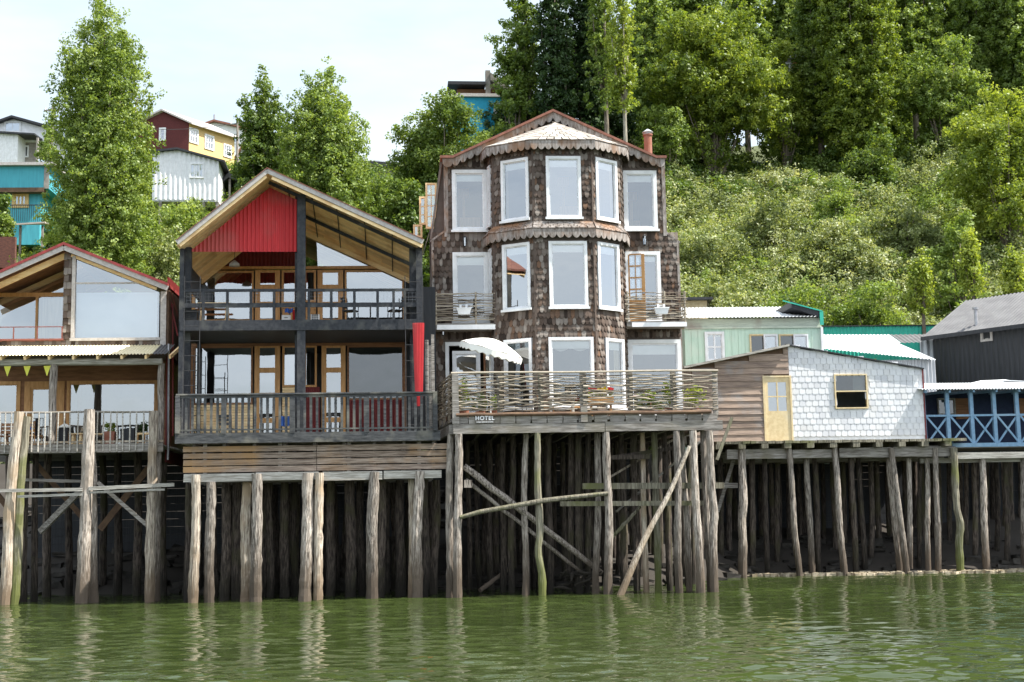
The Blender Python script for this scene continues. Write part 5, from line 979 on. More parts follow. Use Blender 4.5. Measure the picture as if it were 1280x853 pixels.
# maroon + yellow house: gable end to the lake, long yellow side receding to the right
MY = house_root('maroon_yellow_house', 232, 122, 0, 'two-storey hilltop house with maroon shingled gable end and long yellow side with white windows'); o = MY.location
P = Plane(MY, 0, 0, R_(-4)); za = P.q(203, 139)[1]; sa = P.q(203, 150)[0]; zc = P.q(232, 154)[1]; zbm_ = P.q(232, 206)[1] - 3; s0 = sa * 2
b = B(P); b.prism([(s0, zbm_), (0, zbm_), (0, zc), (sa, za), (s0, zc)], 0, .15, .5); b.build('gable_wall', M['maroon'], MY); window(P, *P.R(199, 160, 207.5, 176.5), MY, t=-.03, fw=.14, rows=3, blind=0, sill=False, glass='glass_hi')
Q = Plane(MY, 0, 0, R_(58)); e, ze = Q.q(293, 180); b = B(Q); b.box(0, e, 0, .15, zbm_, zc, .5); b.build('side_wall', M['yellow'], MY)
for x0, x1, ya, yb in ((236.5, 247.5, 161, 179.5), (255.5, 267, 169, 187.5), (279, 289, 181, 197)): window(Q, *Q.R(x0, ya, x1, yb), MY, t=-.03, fw=.12, cols=3, rows=2, blind=0, sill=False, mw=.07, glass='glass_hi')
n = Vector((math.cos(R_(58)), math.sin(R_(58)))); b = B(None); r0 = (s0 * 1.0 - .3, -.3); L2 = e + .6
def A_(s, z, k): q = P.loc((s, -.35, z)); return (q[0] + n.x * k, q[1] + n.y * k, q[2])
sl_ = (zc - za) / (0 - sa)
b.slab([A_(sa, za + .12, 0), A_(.35, zc + .12 + sl_ * .35, 0), A_(.35, zc + .12 + sl_ * .35, L2), A_(sa, za + .12, L2)], .16, .6); b.slab([A_(s0 - .4, zc, 0), A_(sa, za + .12, 0), A_(sa, za + .12, L2), A_(s0 - .4, zc, L2)], .16, .6); b.build('roof', M['trim_grey'], MY)
# white house with red-edged roof right of it
W2 = house_root('white_gabled_house', 275, 150, 3, 'white boarded house with shallow red-edged gable behind the yellow wall'); P = Plane(W2)
s0, s1 = P.q(240, 165)[0], P.q(305, 165)[0]; sa, za = P.q(268, 153); zc = P.q(305, 161)[1]; zb = P.q(280, 215)[1]; b = B(P); b.prism([(s0, zb), (s1, zb), (s1, zc), (sa, za), (s0, zc)], 0, 8, .5); b.build('wall', M['white'], W2)
b = B(P)
for p0, p1 in (((s0 - .5, zc - .1), (sa, za + .2)), ((sa, za + .2), (s1 + .7, zc))): b.slab([(p0[0], -.5, p0[1]), (p1[0], -.5, p1[1]), (p1[0], 8.3, p1[1]), (p0[0], 8.3, p0[1])], .22, .5)
b.build('roof', M['rust_edge'], W2); window(P, *P.R(279, 169, 297, 180), W2, t=-.03, fw=.12, cols=2, blind=0, sill=False)
b = B(P); s, z = P.q(268, 153, 3); b.tube([(s, 3, z - .5), (s, 3, z + .9)], .12, 7, .5); b.build('chimney', M['steel'], W2)
# dark open shelter right of the cabin
DS = house_root('dark_shelter', 284, 97, 5, 'small open shelter with black pitched roof tucked right of the white cabin', 'shelter'); P = Plane(DS)
b = B(P); (sa, za), (sb, zb), (sc, zc) = P.q(272, 229), P.q(286, 217), P.q(300, 222); 
for p0, p1 in (((sa, za), (sb, zb)), ((sb, zb), (sc, zc))): b.slab([(p0[0], -.3, p0[1]), (p1[0], -.3, p1[1]), (p1[0], 3.5, p1[1]), (p0[0], 3.5, p0[1])], .35, .5)
b.build('roof', M['charcoal'], DS); 
for s in (sa + .3, sb, sc - .2): b = B(P); b.box(s, s + .14, 0, .14, H(DS.location.x + s, 97) - .3, zb - .4, .5); b.build('post', M['beam'], DS)
b = B(P); b.box(sa, sc, 3.2, 3.3, za - 4, za, .3); b.build('back_wall', M['room_dark'], DS)
# brown pitched roof house end (behind poplar)
BR = house_root('brown_roofed_house', 305, 128, 4, 'white house end under a steep brown roof between yellow house and dark poplar'); P = Plane(BR)
b = B(P); (sa, za), (sb, zb), (sc, zc) = P.q(285, 212), P.q(306, 178), P.q(330, 205); b.prism([(sa + .5, za - 6), (sc, za - 6), (sc, zc), (sb, zb), (sa + .5, za)], 0, 5, .5); b.build('wall', M['white'], BR)
b = B(P); b.slab([(sa, -.4, za), (sb, -.4, zb + .1), (sb, 5.2, zb + .1), (sa, 5.2, za)], .3, .5); b.slab([(sb, -.4, zb + .1), (sc, -.4, zc), (sc, 5.2, zc), (sb, 5.2, zb + .1)], .3, .5); b.build('roof', M['brown_wood'], BR)
# white two-storey house, far left
WL = house_root('white_hill_house', 20, 118, 3, 'white two-storey house with grey porch at the top left of the hill'); P = Plane(WL)
s0, s1, a_, b_ = P.R(-30, 148, 50, 170); sa, za = P.q(8, 141); zr = P.q(50, 153)[1]; b = B(P); b.prism([(s0, a_), (s1, a_), (s1, zr), (sa, za), (s0, zr)], 2, 8, .5); w0, w1, c0, c1 = P.R(-30, 167, 22, 210); b.corr(w0, w1, lambda s: c0, lambda s: c1, 0, .3, .03); b.box(w1 - .1, w1, 0, 3, c0, c1, .5); b.build('wall', M['white'], WL)
b = B(P); b.slab([(s0, 1.4, zr + .1), (sa, 1.4, za + .2), (sa, 8.5, za + .2), (s0, 8.5, zr + .1)], .2, .5); b.slab([(sa, 1.4, za + .2), (s1 + .8, 1.4, zr), (s1 + .8, 8.5, zr), (sa, 8.5, za + .2)], .2, .5); e0 = P.q(45, 169)[0]; b.slab([(w0, -.4, c1 + .25), (e0, -.4, c1 - .1), (e0, 3, c1 + .1), (w0, 3, c1 + .4)], .15, .5); b.build('roof', M['charcoal'], WL)
window(P, *P.R(5, 152, 26.5, 166, 2), WL, t=1.97, fw=.12, cols=2, blind=0, sill=False, glass='glass_hi')
b = B(P); q = P.R(22, 172, 47, 210, 2.2); b.box(q[0], q[1], 2.2, 2.3, q[2], q[3], .5); b.build('porch_wall', M['concrete'], WL); window(P, *P.R(28, 182, 36, 197, 2.2), WL, t=2.17, fw=.1, cols=2, blind=0, sill=False, glass='glass_dark')
b = B(P); q = P.R(23, 172, 27, 210, 2.1); b.box(q[0], q[1], 2.1, 2.2, q[2], q[3], .5); b.build('door', M['orange_wood'], WL)
b = B(P); q = P.R(45, 172, 47, 210, 0); b.box(q[0], q[1], 0, .3, q[2], q[3], .5); b.build('post', M['concrete'], WL)
# turquoise house
TQ = house_root('turquoise_house', 30, 91, 3, 'turquoise two-storey house with yellow framed window and railed front at the left edge'); P = Plane(TQ)
q = P.R(-30, 208, 61, 236); q2 = P.R(-30, 239, 47, 277); b = B(P); b.box(q[0], q[1], 0, 6, q[2], q[3], .5); b.box(q2[0], q2[1], .6, 6, q2[2] - 1.5, q[2], .5); q4 = P.R(-30, 239, 63, 277, 3); b.box(q4[0], q4[1], 3, 6.2, q2[2] - 1.5, q[2], .5); b.build('wall', M['turq'], TQ)
b = B(P); b.box(q[0], q[1] + .4, -.35, 6.3, q[3], q[3] + .2, .5); b.build('roof', M['trim_grey'], TQ); b = B(P); b.box(q[0], q[1] - .3, -.1, .5, q[2] - .25, q[2] + .05, .5); b.box(q[0] + 0, q[0] + .0, 0, 0, 0, 0, .5) if False else None; b.build('floor_beam', M['room_dark'], TQ)
b = B(P); k = P.R(55, 209, 61.5, 236, -.02); b.box(k[0], k[1], -.04, -.01, k[2], k[3], .5); b.build('corner_panel', M['concrete'], TQ)
window(P, *P.R(15, 241, 36, 260, .55), TQ, t=.55, fw=.2, mt='yellow', cols=3, blind=0, sill=False, mw=.12, glass='glass_hi')
b = B(P); k = P.R(10, 256, 58, 277, -.8); b.box(k[0], k[1], -.82, -.78, k[3] - .06, k[3], .5); n_ = 19
for i in range(n_): s = k[0] + (k[1] - k[0]) * i / (n_ - 1); b.box(s - .015, s + .015, -.81, -.79, k[2], k[3], .5)
b.build('railing', M['charcoal'], TQ)
# small shelter roof under the turquoise house, and brick retaining wall
SR = house_root('garden_shelter', 35, 84, 8, 'small open garden shelter with rusty pale roof below the turquoise house', 'shelter'); P = Plane(SR)
q = P.R(18, 274, 58, 282); b = B(P); b.slab([(q[0], -.5, q[2]), (q[1], -.5, q[2] + .15), (q[1] - .2, 2.2, q[3] + .2), (q[0] + .7, 2.2, q[3] + .2)], .1, .8); b.build('roof', M['shingle_roof'], SR)
for s in (q[0] + .3, q[1] - .3): b = B(P); b.box(s, s + .13, 0, .13, q[2] - 3, q[2], .5); b.build('post', M['pile'], SR)
RW = house_root('retaining_wall', 5, 79, 8, 'dark red brick retaining wall in the garden at the left edge', 'wall'); P = Plane(RW); q = P.R(-20, 296, 19, 314); b = B(P); b.wall(q[0], q[1], q[2] - 1, q[3], 0, .4); b.build('brick_face', mat('old_brick', (.16, .07, .05), .9, (.08, .035, .03), None, (2, 2, 6), 3.), RW)
# bright blue house centre top
CB = house_root('blue_house', 612, 103, 5, 'bright blue house with red-brown gallery and flat roof among the trees top centre'); P = Plane(CB)
q = P.R(560, 122, 650, 165); b = B(P); b.box(q[0], q[1], 0, 5, q[2] - 2, q[3], .5); b.build('wall', M['blue_house'], CB)
b = B(P); k = P.R(572, 108, 642, 119); b.box(k[0], k[1], .8, 4, k[2] - .3, k[3], .5); b.build('gallery', M['brown_wood'], CB)
b = B(P); b.box(q[0], q[1] + .1, -.25, .1, q[3], q[3] + .25, .5); b.build('string_course', M['trim_grey'], CB); b = B(P); k = P.R(560, 104, 607, 108, -.2); b.box(k[0], k[1], -.2, 4, k[3] - .1, k[3] + .15, .2); b.build('roof', M['charcoal'], CB)
b = B(P); k = P.R(607, 88, 613, 120); b.box(k[0], k[1], 0, .5, k[2], k[3], .4); k = P.R(613, 98, 645, 106); b.prism([(k[0], k[3] - .2), (k[0], k[3] + .4), (k[1], k[2] - .6), (k[1], k[2] - .9)], -.2, 4, .4); b.build('gable_trim', M['concrete'], CB)
window(P, *P.R(617, 129, 628.5, 143), CB, t=-.03, fw=.12, cols=2, blind=0, sill=False, glass='glass_hi')
# grey roofed house behind the poplars
GR = house_root('grey_roofed_house', 488, 112, 4, 'low house with flat white roof and dark eave, half hidden by shrubs'); P = Plane(GR)
q = P.R(460, 199, 499, 205); b = B(P); b.slab([(q[0] - 1, -.6, q[3] - .1), (q[1], -.6, q[2]), (q[1], 5, q[2] + .9), (q[0] - 1, 5, q[3] + 1.2)], .25, .9); b.build('roof', M['zinc_white'], GR); b = B(P); b.box(q[0], q[1] - .4, 0, 4, q[2] - 4.5, q[2] - .2, .6); b.build('wall', M['concrete'], GR)
b = B(P); b.beam((q[0] - 1, -.63, q[3] - .45), (q[1], -.63, q[2] - .3), .1, .4, .5); b.build('eave_board', M['charcoal'], GR)
# little house between the trees top right
LH = house_root('small_hidden_house', 985, 106, 5, 'tiny white and orange-brown cabin glimpsed between the tall trees at the top right', 'cabin'); P = Plane(LH)
q = P.R(976, 74, 1000, 97); b = B(P); b.box(q[0], q[1], 0, 3, q[2] - 3, q[3], .5); b.build('wall', M['trim_grey'], LH); b = B(P); k = P.R(991, 75, 1000, 97, -.05); b.box(k[0], k[1], -.06, -.02, k[2], k[3], .5); b.build('corner_panel', M['orange_wood'], LH); b = B(P); b.box(q[0] - .4, q[1] + .3, -.4, 3.2, q[3], q[3] + .25, .5); b.build('roof', M['zinc_white'], LH); window(P, *P.R(980, 79, 988, 90), LH, t=-.04, fw=.1, blind=0, sill=False)
# overhead cables
for i, (pa, pb, lb) in enumerate((((-20, 232, 90), (75, 220, 110), 'thin black cable sagging across the turquoise house front'), ((225, 208, 104), (330, 184, 104), 'thin cable crossing in front of the yellow house wall'))):
    a, c = at(*pa), at(*pb); b = B(); b.tube([a.lerp(c, k / 10) - Vector((0, 0, .5 * math.sin(math.pi * k / 10))) for k in range(11)], .025, 5, .3); tag(b.build('power_cable', M['metal']), lb, 'cable')

for (px_, py_, Y_, hgt, lb) in ((297, 150, 118, 6.5, 'grey wooden utility pole beside the white red-edged gable on the hill'), (66, 132, 106, 7, 'grey wooden utility pole between the white hill house and the tall poplar')):
    p = at(px_, py_, Y_); gz = H(p.x, Y_) - .3; e = empty('utility_pole', (p.x, Y_, gz), 0, lb, 'utility pole'); b = B(); b.tube([(0, 0, 0), (0, 0, p.z - gz)], [.13, .09], 8, .5); b.build('pole', M['pile'], e); b = B(); b.beam((-.7, 0, p.z - gz - .4), (.7, 0, p.z - gz - .4), .1, .1, .5); b.build('crossarm', M['beam'], e)
    for x in (-.6, 0, .6): b = B(); b.tube([(x, 0, p.z - gz - .35), (x, 0, p.z - gz - .18)], .05, 7, .5); b.build('insulator', M['white'], e)
a, c = at(66, 136, 106), at(297, 154, 118); b = B(); b.tube([a.lerp(c, k / 16) - Vector((0, 0, 1.1 * math.sin(math.pi * k / 16))) for k in range(17)], .022, 5, .3); tag(b.build('power_cable', M['metal']), 'long sagging cable strung between the two hilltop utility poles', 'cable')
# ------------------------------------------------------------------ vegetation
def leaves(Cn, rad, outd, per, size, tone_t, asp=.6, up=.35, tvar=.16):
    n = len(Cn); size = size * .84; per = int(per * 1.3); k = n * per; c = np.repeat(Cn, per, 0); r = np.repeat(np.asarray(rad).reshape(n, -1) * np.ones((1, 3)), per, 0)
    d = rng.normal(0, 1, (k, 3)); d /= np.linalg.norm(d, axis=1)[:, None]; p = c + d * r * (rng.random((k, 1)) ** .45)
    nm = rng.normal(0, .75, (k, 3)) + np.repeat(outd, per, 0) * .7 + d * .5; nm[:, 2] += up; nm /= np.linalg.norm(nm, axis=1)[:, None]
    t = np.cross(nm, rng.normal(0, 1, (k, 3))); t /= np.linalg.norm(t, axis=1)[:, None] + 1e-9; b = np.cross(nm, t)
    s = size * rng.uniform(.55, 1.3, (k, 1)); V = np.stack([p + t * s, p + b * s * asp, p - t * s, p - b * s * asp], 1).reshape(-1, 3)
    F = np.arange(4 * k).reshape(-1, 4); tn = np.clip(np.repeat(tone_t, per) + rng.normal(0, tvar, k), 0, 1); return V, F, tn
def crown_mesh(name, L_, mt, parent):
    V = np.concatenate([l[0] for l in L_]); off = 0; F = []
    for l in L_: F.append(l[1] + off); off += len(l[0])
    return npmesh(name, V, np.concatenate(F), M[mt], np.concatenate([l[2] for l in L_]), parent)
def sph(n): d = rng.normal(0, 1, (n, 3)); return d / np.linalg.norm(d, axis=1)[:, None]
def lobe(c, rx, ry, rz_, dens, per, size, tone, shell=.45, tr=.38, up=.35):
    area = 4 * math.pi * ((rx * ry) ** 1.6 / 3 + (rx * rz_) ** 1.6 / 3 + (ry * rz_) ** 1.6 / 3) ** (1 / 1.6); n = max(6, int(area * dens)); d = sph(n)
    f = 1 - shell * rng.random((n, 1)) ** 1.4; f *= 1 + .10 * np.sin(d[:, :1] * 5 + c[0] * 3) + .10 * np.sin(d[:, 2:] * 6 + c[2]); P_ = np.array(c) + d * f * np.array([rx, ry, rz_])
    tt = np.clip(tone + rng.normal(0, .13, n), 0, 1); return leaves(P_, tr * rng.uniform(.6, 1.3, n), d, per, size, tt, up=up)
def tree(px, ytop, ybase, wpx, Y, kind, mt, label, name='tree', cat='tree', group=None, size=.13, tone=.5, dens=1.0, trunk='bark', lean=0., zb=None, drop=True):
    top = at(px, ytop, Y); x = top.x; gz = H(x, Y) if zb is None else zb; base = at(px, ybase, Y).z; hw = wpx / 2 * Y / FPX; Ht = top.z; e = empty(name, (x, Y, gz - .3), 0, label, cat, group)
    LL = []; off = np.array([x, Y, gz - .3]); tb = B()
    if kind == 'poplar':
        nl = max(5, int(hw * 3.6)); tb.tube([(lean * k * .1, 0, (Ht - gz) * .9 * k / 8) for k in range(9)], [.05 * hw + .16 - (.05 * hw + .12) * k / 8.3 for k in range(9)], 9, .5, .05)
        for j in range(nl):
            a = 2.4 * j; rr = hw * .66 * math.sqrt(j / nl); bx, by = rr * math.cos(a), rr * math.sin(a) * .9; th_ = (Ht - base) * (1.0 - .5 * (rr / hw) ** 1.3 * rnd(.8, 1.25)) if j else Ht - base; tb.tube([(0, 0, max(.5, base - gz)), (bx * .7, by * .7, base - gz + th_ * .35), (bx, by, base - gz + th_ * .8)], [.13, .08, .03], 6, .5)
            m = max(4, int(th_ / 1.4))
            for i in range(m):
                f = (i + .5) / m; z = base + th_ * f; r = hw * .40 * (math.sin(math.pi * min(1, f * .80 + .2)) ** .55) * rnd(.75, 1.3) + .14
                LL.append(lobe((x + bx + rnd(-.2, .2) * hw * .5 + lean * f, Y + by, z), r, r, th_ / m * 1.0, 1.3 * dens, 24, size, tone + rnd(-.2, .2), .7, .32, .25))
    else:
        if drop: base = min(base, gz + .03 * (Ht - gz))
        hh = Ht - base; cz = (Ht + base) / 2; tb.tube([(rnd(-.1, .1) * k + lean * k / 6, 0, (cz - gz) * (.6 if name == 'shrub' else 1) * k / 5) for k in range(6)], [.05 * hw + .12 - .008 * hw * k for k in range(6)], 9, .5, .06)
        nl = int((14 + hw * 6) * max(1, (hh / (2 * hw)) ** .8))
        for j in range(nl):
            d = sph(1)[0]; d[1] *= .9; f = rnd(.3, 1.0); wz = d[2] * f; c = np.array([x + lean * .5, Y, cz]) + np.array([d[0] * f * hw * .8, d[1] * f * hw * .8, wz * hh / 2 * .85]); r = hw * rnd(.2, .4); LL.append(lobe(c, r * 1.15, r * 1.1, r * rnd(.6, .9), 1.4 * dens, 24, size, tone + rnd(-.24, .22), .6, .36))
            if j % 3 == 0: tb.tube([(lean * .3, 0, (base - gz) * .9 + .3), *(((c - off) * f2 + np.array([0, 0, (1 - f2) * 1.])) for f2 in (.5, .9))], [.04 * hw + .03, .05, .02], 6, .5)
    LL = [(l[0] - off, l[1], l[2]) for l in LL]; crown_mesh('crown', LL, mt, e); tb.build('trunk', M[trunk], e, smooth=True); return e
HP = 'poplars on the hillside'
tree(132, -12, 335, 158, 73, 'poplar', 'leaf_a', 'very tall broad light green poplar rising behind the brown house', 'poplar_tree', 'poplar', HP, .1, .6, 1.35)
tree(62, 150, 300, 40, 96, 'poplar', 'leaf_a', 'small poplar squeezed between white hill house and the tall broad poplar', 'poplar_tree', 'poplar', HP, .13, .4)
tree(332, 90, 300, 94, 86, 'poplar', 'leaf_b', 'dark narrow poplar directly behind the apex of the black house', 'poplar_tree', 'poplar', HP, .12, .6, 1.4)
tree(405, 84, 330, 152, 80, 'poplar', 'leaf_a', 'bright mid-height poplar behind the right slope of the black house roof', 'poplar_tree', 'poplar', HP, .11, .6, 1.4)
tree(450, 180, 300, 80, 84, 'broad', 'leaf_a', 'light green bush growing against the right side of the bright mid-height poplar', 'shrub', 'bush', None, .13, .6)
tree(554, 100, 260, 156, 84, 'broad', 'leaf_b', 'dense dark green round tree in front of the bright blue house', 'broadleaf_tree', 'tree', None, .12, .72, 2.0)
tree(505, 205, 300, 110, 80, 'broad', 'leaf_b', 'dark bushy shrub filling the gap between black roof and hotel', 'shrub', 'bush', None, .13, .5, 1.1)
tree(596, 190, 270, 60, 80, 'broad', 'leaf_b', 'dark shrub peeping over the left slope of the hotel roof', 'shrub', 'bush', None, .13, .5)
tree(640, -25, 125, 80, 100, 'broad', 'leaf_a', 'tall open-crowned tree with sky showing through, above the bright blue house', 'broadleaf_tree', 'tree', None, .15, .42, .75, lean=1)
tree(655, -60, 190, 42, 101, 'poplar', 'leaf_b', 'slim dark leaning tree just right of the bright blue house', 'broadleaf_tree', 'tree', None, .15, .5, .8)
tree(690, -90, 215, 62, 98, 'poplar', 'leaf_e', 'ivy-wrapped dark trunk, left of the pair above the hotel ridge', 'ivy_covered_tree', 'tree', 'ivy-covered trees above the hotel', .15, .6)
tree(730, -100, 215, 66, 99, 'poplar', 'leaf_e', 'ivy-wrapped dark trunk, right of the pair above the hotel ridge', 'ivy_covered_tree', 'tree', 'ivy-covered trees above the hotel', .15, .6)
tree(745, 20, 240, 130, 103, 'broad', 'leaf_e', 'deep shaded ivy thicket behind the slim grey-stemmed poplar', 'shrub', 'bush', None, .15, .6)
tree(655, 95, 260, 120, 103, 'broad', 'leaf_e', 'deep shaded ivy thicket behind the hotel ridge', 'shrub', 'bush', None, .15, .7)
tree(776, -30, 130, 50, 84, 'poplar', 'leaf_c', 'slim light green poplar with bare grey stem rising just right of the hotel ridge', 'poplar_tree', 'poplar', HP, .12, .6, .9, 'bark_pale')
tree(752, -80, 130, 50, 96, 'poplar', 'leaf_a', 'pale airy poplar reaching out of frame behind the slim grey-stemmed one', 'poplar_tree', 'poplar', HP, .14, .5, .6)
tree(885, -5, 205, 205, 101, 'broad', 'leaf_c', 'huge broad yellow-green tree right of the hotel chimney', 'broadleaf_tree', 'tree', None, .14, .42, 1.1)
tree(832, 120, 215, 80, 98, 'broad', 'leaf_a', 'lower green tree standing behind the hotel chimney', 'broadleaf_tree', 'tree', None, .13, .55)
tree(975, 25, 190, 85, 104, 'broad', 'leaf_c', 'bright leaning tree in front of the tiny hidden cabin', 'broadleaf_tree', 'tree', None, .14, .5, .9)
tree(925, -70, 80, 75, 112, 'poplar', 'leaf_a', 'distant airy poplar with sky gaps above the huge broad tree', 'poplar_tree', 'poplar', HP, .17, .55, .7)
tree(1062, -120, 185, 122, 102, 'poplar', 'leaf_c', 'big tall poplar with dense lower crown at the top right', 'poplar_tree', 'poplar', HP, .14, .42, 1.)
tree(1012, -130, 170, 84, 105, 'poplar', 'leaf_b', 'darker poplar left of the big tall poplar', 'poplar_tree', 'poplar', HP, .15, .7, .9)
tree(1170, 22, 190, 120, 101, 'broad', 'leaf_a', 'round light green tree between the big tall poplar and the right-hand poplars', 'broadleaf_tree', 'tree', None, .14, .6, 1.)
tree(1130, -110, 120, 84, 108, 'poplar', 'leaf_a', 'poplar rising behind the round light green tree', 'poplar_tree', 'poplar', HP, .16, .5, .8)
tree(1215, -120, 140, 84, 108, 'poplar', 'leaf_a', 'first tall poplar right of the round light green tree', 'poplar_tree', 'poplar', HP, .16, .5, .8)
tree(1268, -120, 150, 90, 106, 'poplar', 'leaf_a', 'tall poplar at the upper right corner of the view', 'poplar_tree', 'poplar', HP, .16, .5, .85)
tree(1245, 85, 330, 160, 84, 'broad', 'leaf_c', 'large spreading light green tree at the right edge above the charcoal house', 'broadleaf_tree', 'tree', None, .12, .6, 1.1)
tree(1190, 240, 345, 84, 77, 'broad', 'leaf_a', 'lower green tree left of the large spreading tree at the right edge', 'broadleaf_tree', 'tree', None, .12, .7, 1.)
tree(1085, 160, 215, 80, 97, 'broad', 'leaf_b', 'dark rounded bush at the foot of the big tall poplar', 'shrub', 'bush', None, .13, .7)
for k_, (px_, yt, w_, Y_, mt, lb) in enumerate(((812, -40, 100, 112, 'leaf_a', 'distant leafy tree closing the crest just left of the huge broad tree'), (865, -90, 110, 116, 'leaf_a', 'distant poplar right behind the top of the huge broad tree'), (985, -60, 110, 114, 'leaf_a', 'distant leafy tree on the crest left of the darker poplar'), (1095, -90, 110, 116, 'leaf_a', 'distant lighter poplar directly behind the big tall poplar'), (1170, -60, 110, 118, 'leaf_a', 'distant leafy tree rising above the round light green tree'), (1240, -90, 100, 116, 'leaf_a', 'distant poplar between the two tall right-hand poplars'))):
    tree(px_, yt, 190, w_, Y_, 'poplar', mt, lb, 'crest_tree', 'tree', 'trees on the crest', .16, .55, .9)
tree(6, 228, 300, 26, 80, 'broad', 'leaf_a', 'small light tree in front of the turquoise house at the left edge', 'broadleaf_tree', 'tree', None, .12, .55)
for px_, yt, yb, w_, Y_, lb in ((1212, 290, 360, 30, 70, 'fresh green sapling standing left above the charcoal house roof'), (1268, 310, 380, 32, 69, 'fresh green sapling at the right edge above the charcoal house roof'), (1150, 320, 385, 34, 70, 'light green sapling behind the teal building')):
    tree(px_, yt, yb, w_, Y_, 'poplar', 'leaf_c', lb, 'sapling', 'sapling', 'saplings above the right-hand roofs', .11, .7, .9)
# countable bushes on the slope
bs = [(232, 240, 310, 130, 84, 'leaf_a', .75, 'bright green bush directly below the white tin cabin'), (200, 270, 345, 100, 76, 'leaf_d', .45, 'pale flowering bush between the tall poplar and the black house eave'), (50, 288, 350, 90, 74, 'leaf_b', .6, 'dark bush above the left part of the brown house roof'),
      (235, 310, 380, 70, 71, 'leaf_a', .5, 'light bush in the gap left of the black house posts'), (90, 295, 350, 80, 74, 'leaf_a', .4, 'bush at the foot of the tall poplar'), (300, 240, 300, 70, 84, 'leaf_b', .5, 'dark bush behind the black house roof apex'), (175, 235, 300, 60, 79, 'leaf_a', .6, 'rounded bush at the right foot of the tall poplar'),
      (880, 273, 330, 110, 83, 'leaf_d', .45, 'pale flowering bush above the cream house'), (960, 233, 290, 110, 87, 'leaf_d', .4, 'pale flowering bush below the huge broad tree'), (1050, 273, 330, 120, 83, 'leaf_d', .5, 'large pale flowering bush in the middle of the slope'), (905, 320, 385, 110, 73, 'leaf_d', .5, 'flowering bush right behind the mint house roof'),
      (1000, 330, 395, 120, 72, 'leaf_a', .5, 'rounded green bush behind the dark parapet of the mint house'), (1090, 340, 400, 110, 72, 'leaf_a', .55, 'rounded green bush above the teal building'), (860, 340, 400, 60, 72, 'leaf_d', .5, 'grey-green bush beside the right edge of the hotel'), (1130, 248, 300, 110, 86, 'leaf_d', .4, 'flowering bush below the round light green tree'), (1040, 215, 260, 70, 87, 'leaf_a', .55, 'green bush below the big tall poplar')]
for (px_, yt, yb, w_, Y_, mt, tn, lb) in bs: tree(px_, yt, yb, w_, Y_, 'broad', mt, lb, 'shrub', 'bush', 'bushes on the slope', .11, tn, 1.)
# the continuous undergrowth of the slope
def cover(name, label, n, xr, yr, mt, tone, hr=(.5, 1.6), per=26, size=.11, test=None):
    xs = rng.uniform(*xr, n); ys = rng.uniform(*yr, n); keep = np.ones(n, bool) if test is None else test(xs, ys); xs, ys = xs[keep], ys[keep]; zs_ = height(xs, ys); LL = []
    for x, y, z in zip(xs, ys, zs_): r = rnd(*hr); LL.append(lobe((x, y, z + r * .35), r * 1.15, r * 1.1, r * .9, .9, per, size, tone + rnd(-.25, .3), .35, .42, .5))
    o = crown_mesh(name, LL, mt, None); tag(o, label, 'undergrowth', kind='stuff'); return o
cover('green_undergrowth', 'green scrub covering the hillside between the trees', 1900, (-46, 48), (66.5, 104), 'leaf_a', .55, (.6, 1.9), 28, test=lambda x, y: ~((x < -24) & (y > 74) & (y < 93)) & ~((x > -26) & (x < -17) & (y > 82) & (y < 96)))
cover('low_undergrowth', 'low scrub and grass around the hillside houses on the left', 700, (-46, -16), (72, 96), 'leaf_c', .5, (.25, .6), 30, .09)
cover('flowering_undergrowth', 'pale flowering scrub covering the right part of the hillside', 1250, (8, 46), (67, 101), 'leaf_d', .48, (.8, 2.2))
cover('dark_undergrowth', 'dark ivy and bramble under the trees along the crest', 480, (-46, 60), (95, 112), 'leaf_b', .5, (.8, 2.2), 22, .16, lambda x, y: (x > -5) | (rng.random(len(x)) < .35))
# ------------------------------------------------------------------ loose things
def onplane(root, P, px, py, v, zf): s, z = P.q(px, py, v); a = root.rotation_euler.z; L = root.location + Matrix.Rotation(a, 3, 'Z') @ Vector((s, v, 0)); return Vector((L.x, L.y, zf)), a
HP_ = Plane(HT); BPn = Plane(BH); AP = Plane(AH)
ZD_H = HP_.q(700, 521, -4)[1]; ZD_B1 = BPn.q(375, 548, -1)[1]; ZD_B2 = BPn.q(375, 400, 0)[1]; ZD_A = AP.q(100, 557, -.3)[1]
# sign
sp, a = onplane(HT, HP_, 606, 524, -4.13, 0); zc = HP_.q(606, 524.2, -4.13)[1]
SG = empty('hotel_sign', (sp.x, sp.y, zc), a, 'small weathered sign board with white HOTEL lettering on the terrace edge beam', 'sign')
q = Plane(SG); b = B(q); b.box(-.30, .30, 0, .025, -.135, .135, .5); b.build('board', mat('sign_board', (.16, .145, .13), .8, (.1, .09, .08)), SG)
def letters(txt, size, zoff, nm, adv=1.0, mt='white'):
    cu = bpy.data.curves.new(nm, 'FONT'); cu.body = txt; cu.size = size; cu.align_x = 'CENTER'; cu.align_y = 'CENTER'; cu.extrude = .004; cu.offset = .004 if size > .1 else 0; cu.space_character = adv
    ob = bpy.data.objects.new(nm, cu); COL.objects.link(ob); dg = bpy.context.evaluated_depsgraph_get(); me = bpy.data.meshes.new_from_object(ob.evaluated_get(dg)); bpy.data.objects.remove(ob)
    me.materials.clear(); me.materials.append(M[mt]); at_ = me.attributes.new('tone', 'FLOAT', 'FACE'); at_.data.foreach_set('value', [.5] * len(me.polygons)); o = bpy.data.objects.new(nm, me); COL.objects.link(o); o.parent = SG; o.location = (0, -.004, zoff); o.rotation_euler = (R_(90), 0, 0)
letters('HOTEL', .185, .03, 'lettering', 1.12)
b = B(q)
for k in range(13): b.box(-.27 + k * .042, -.27 + k * .042 + rnd(.018, .034), -.006, -.001, -.105, -.082, .5)
b.build('small_lettering', M['white'], SG)
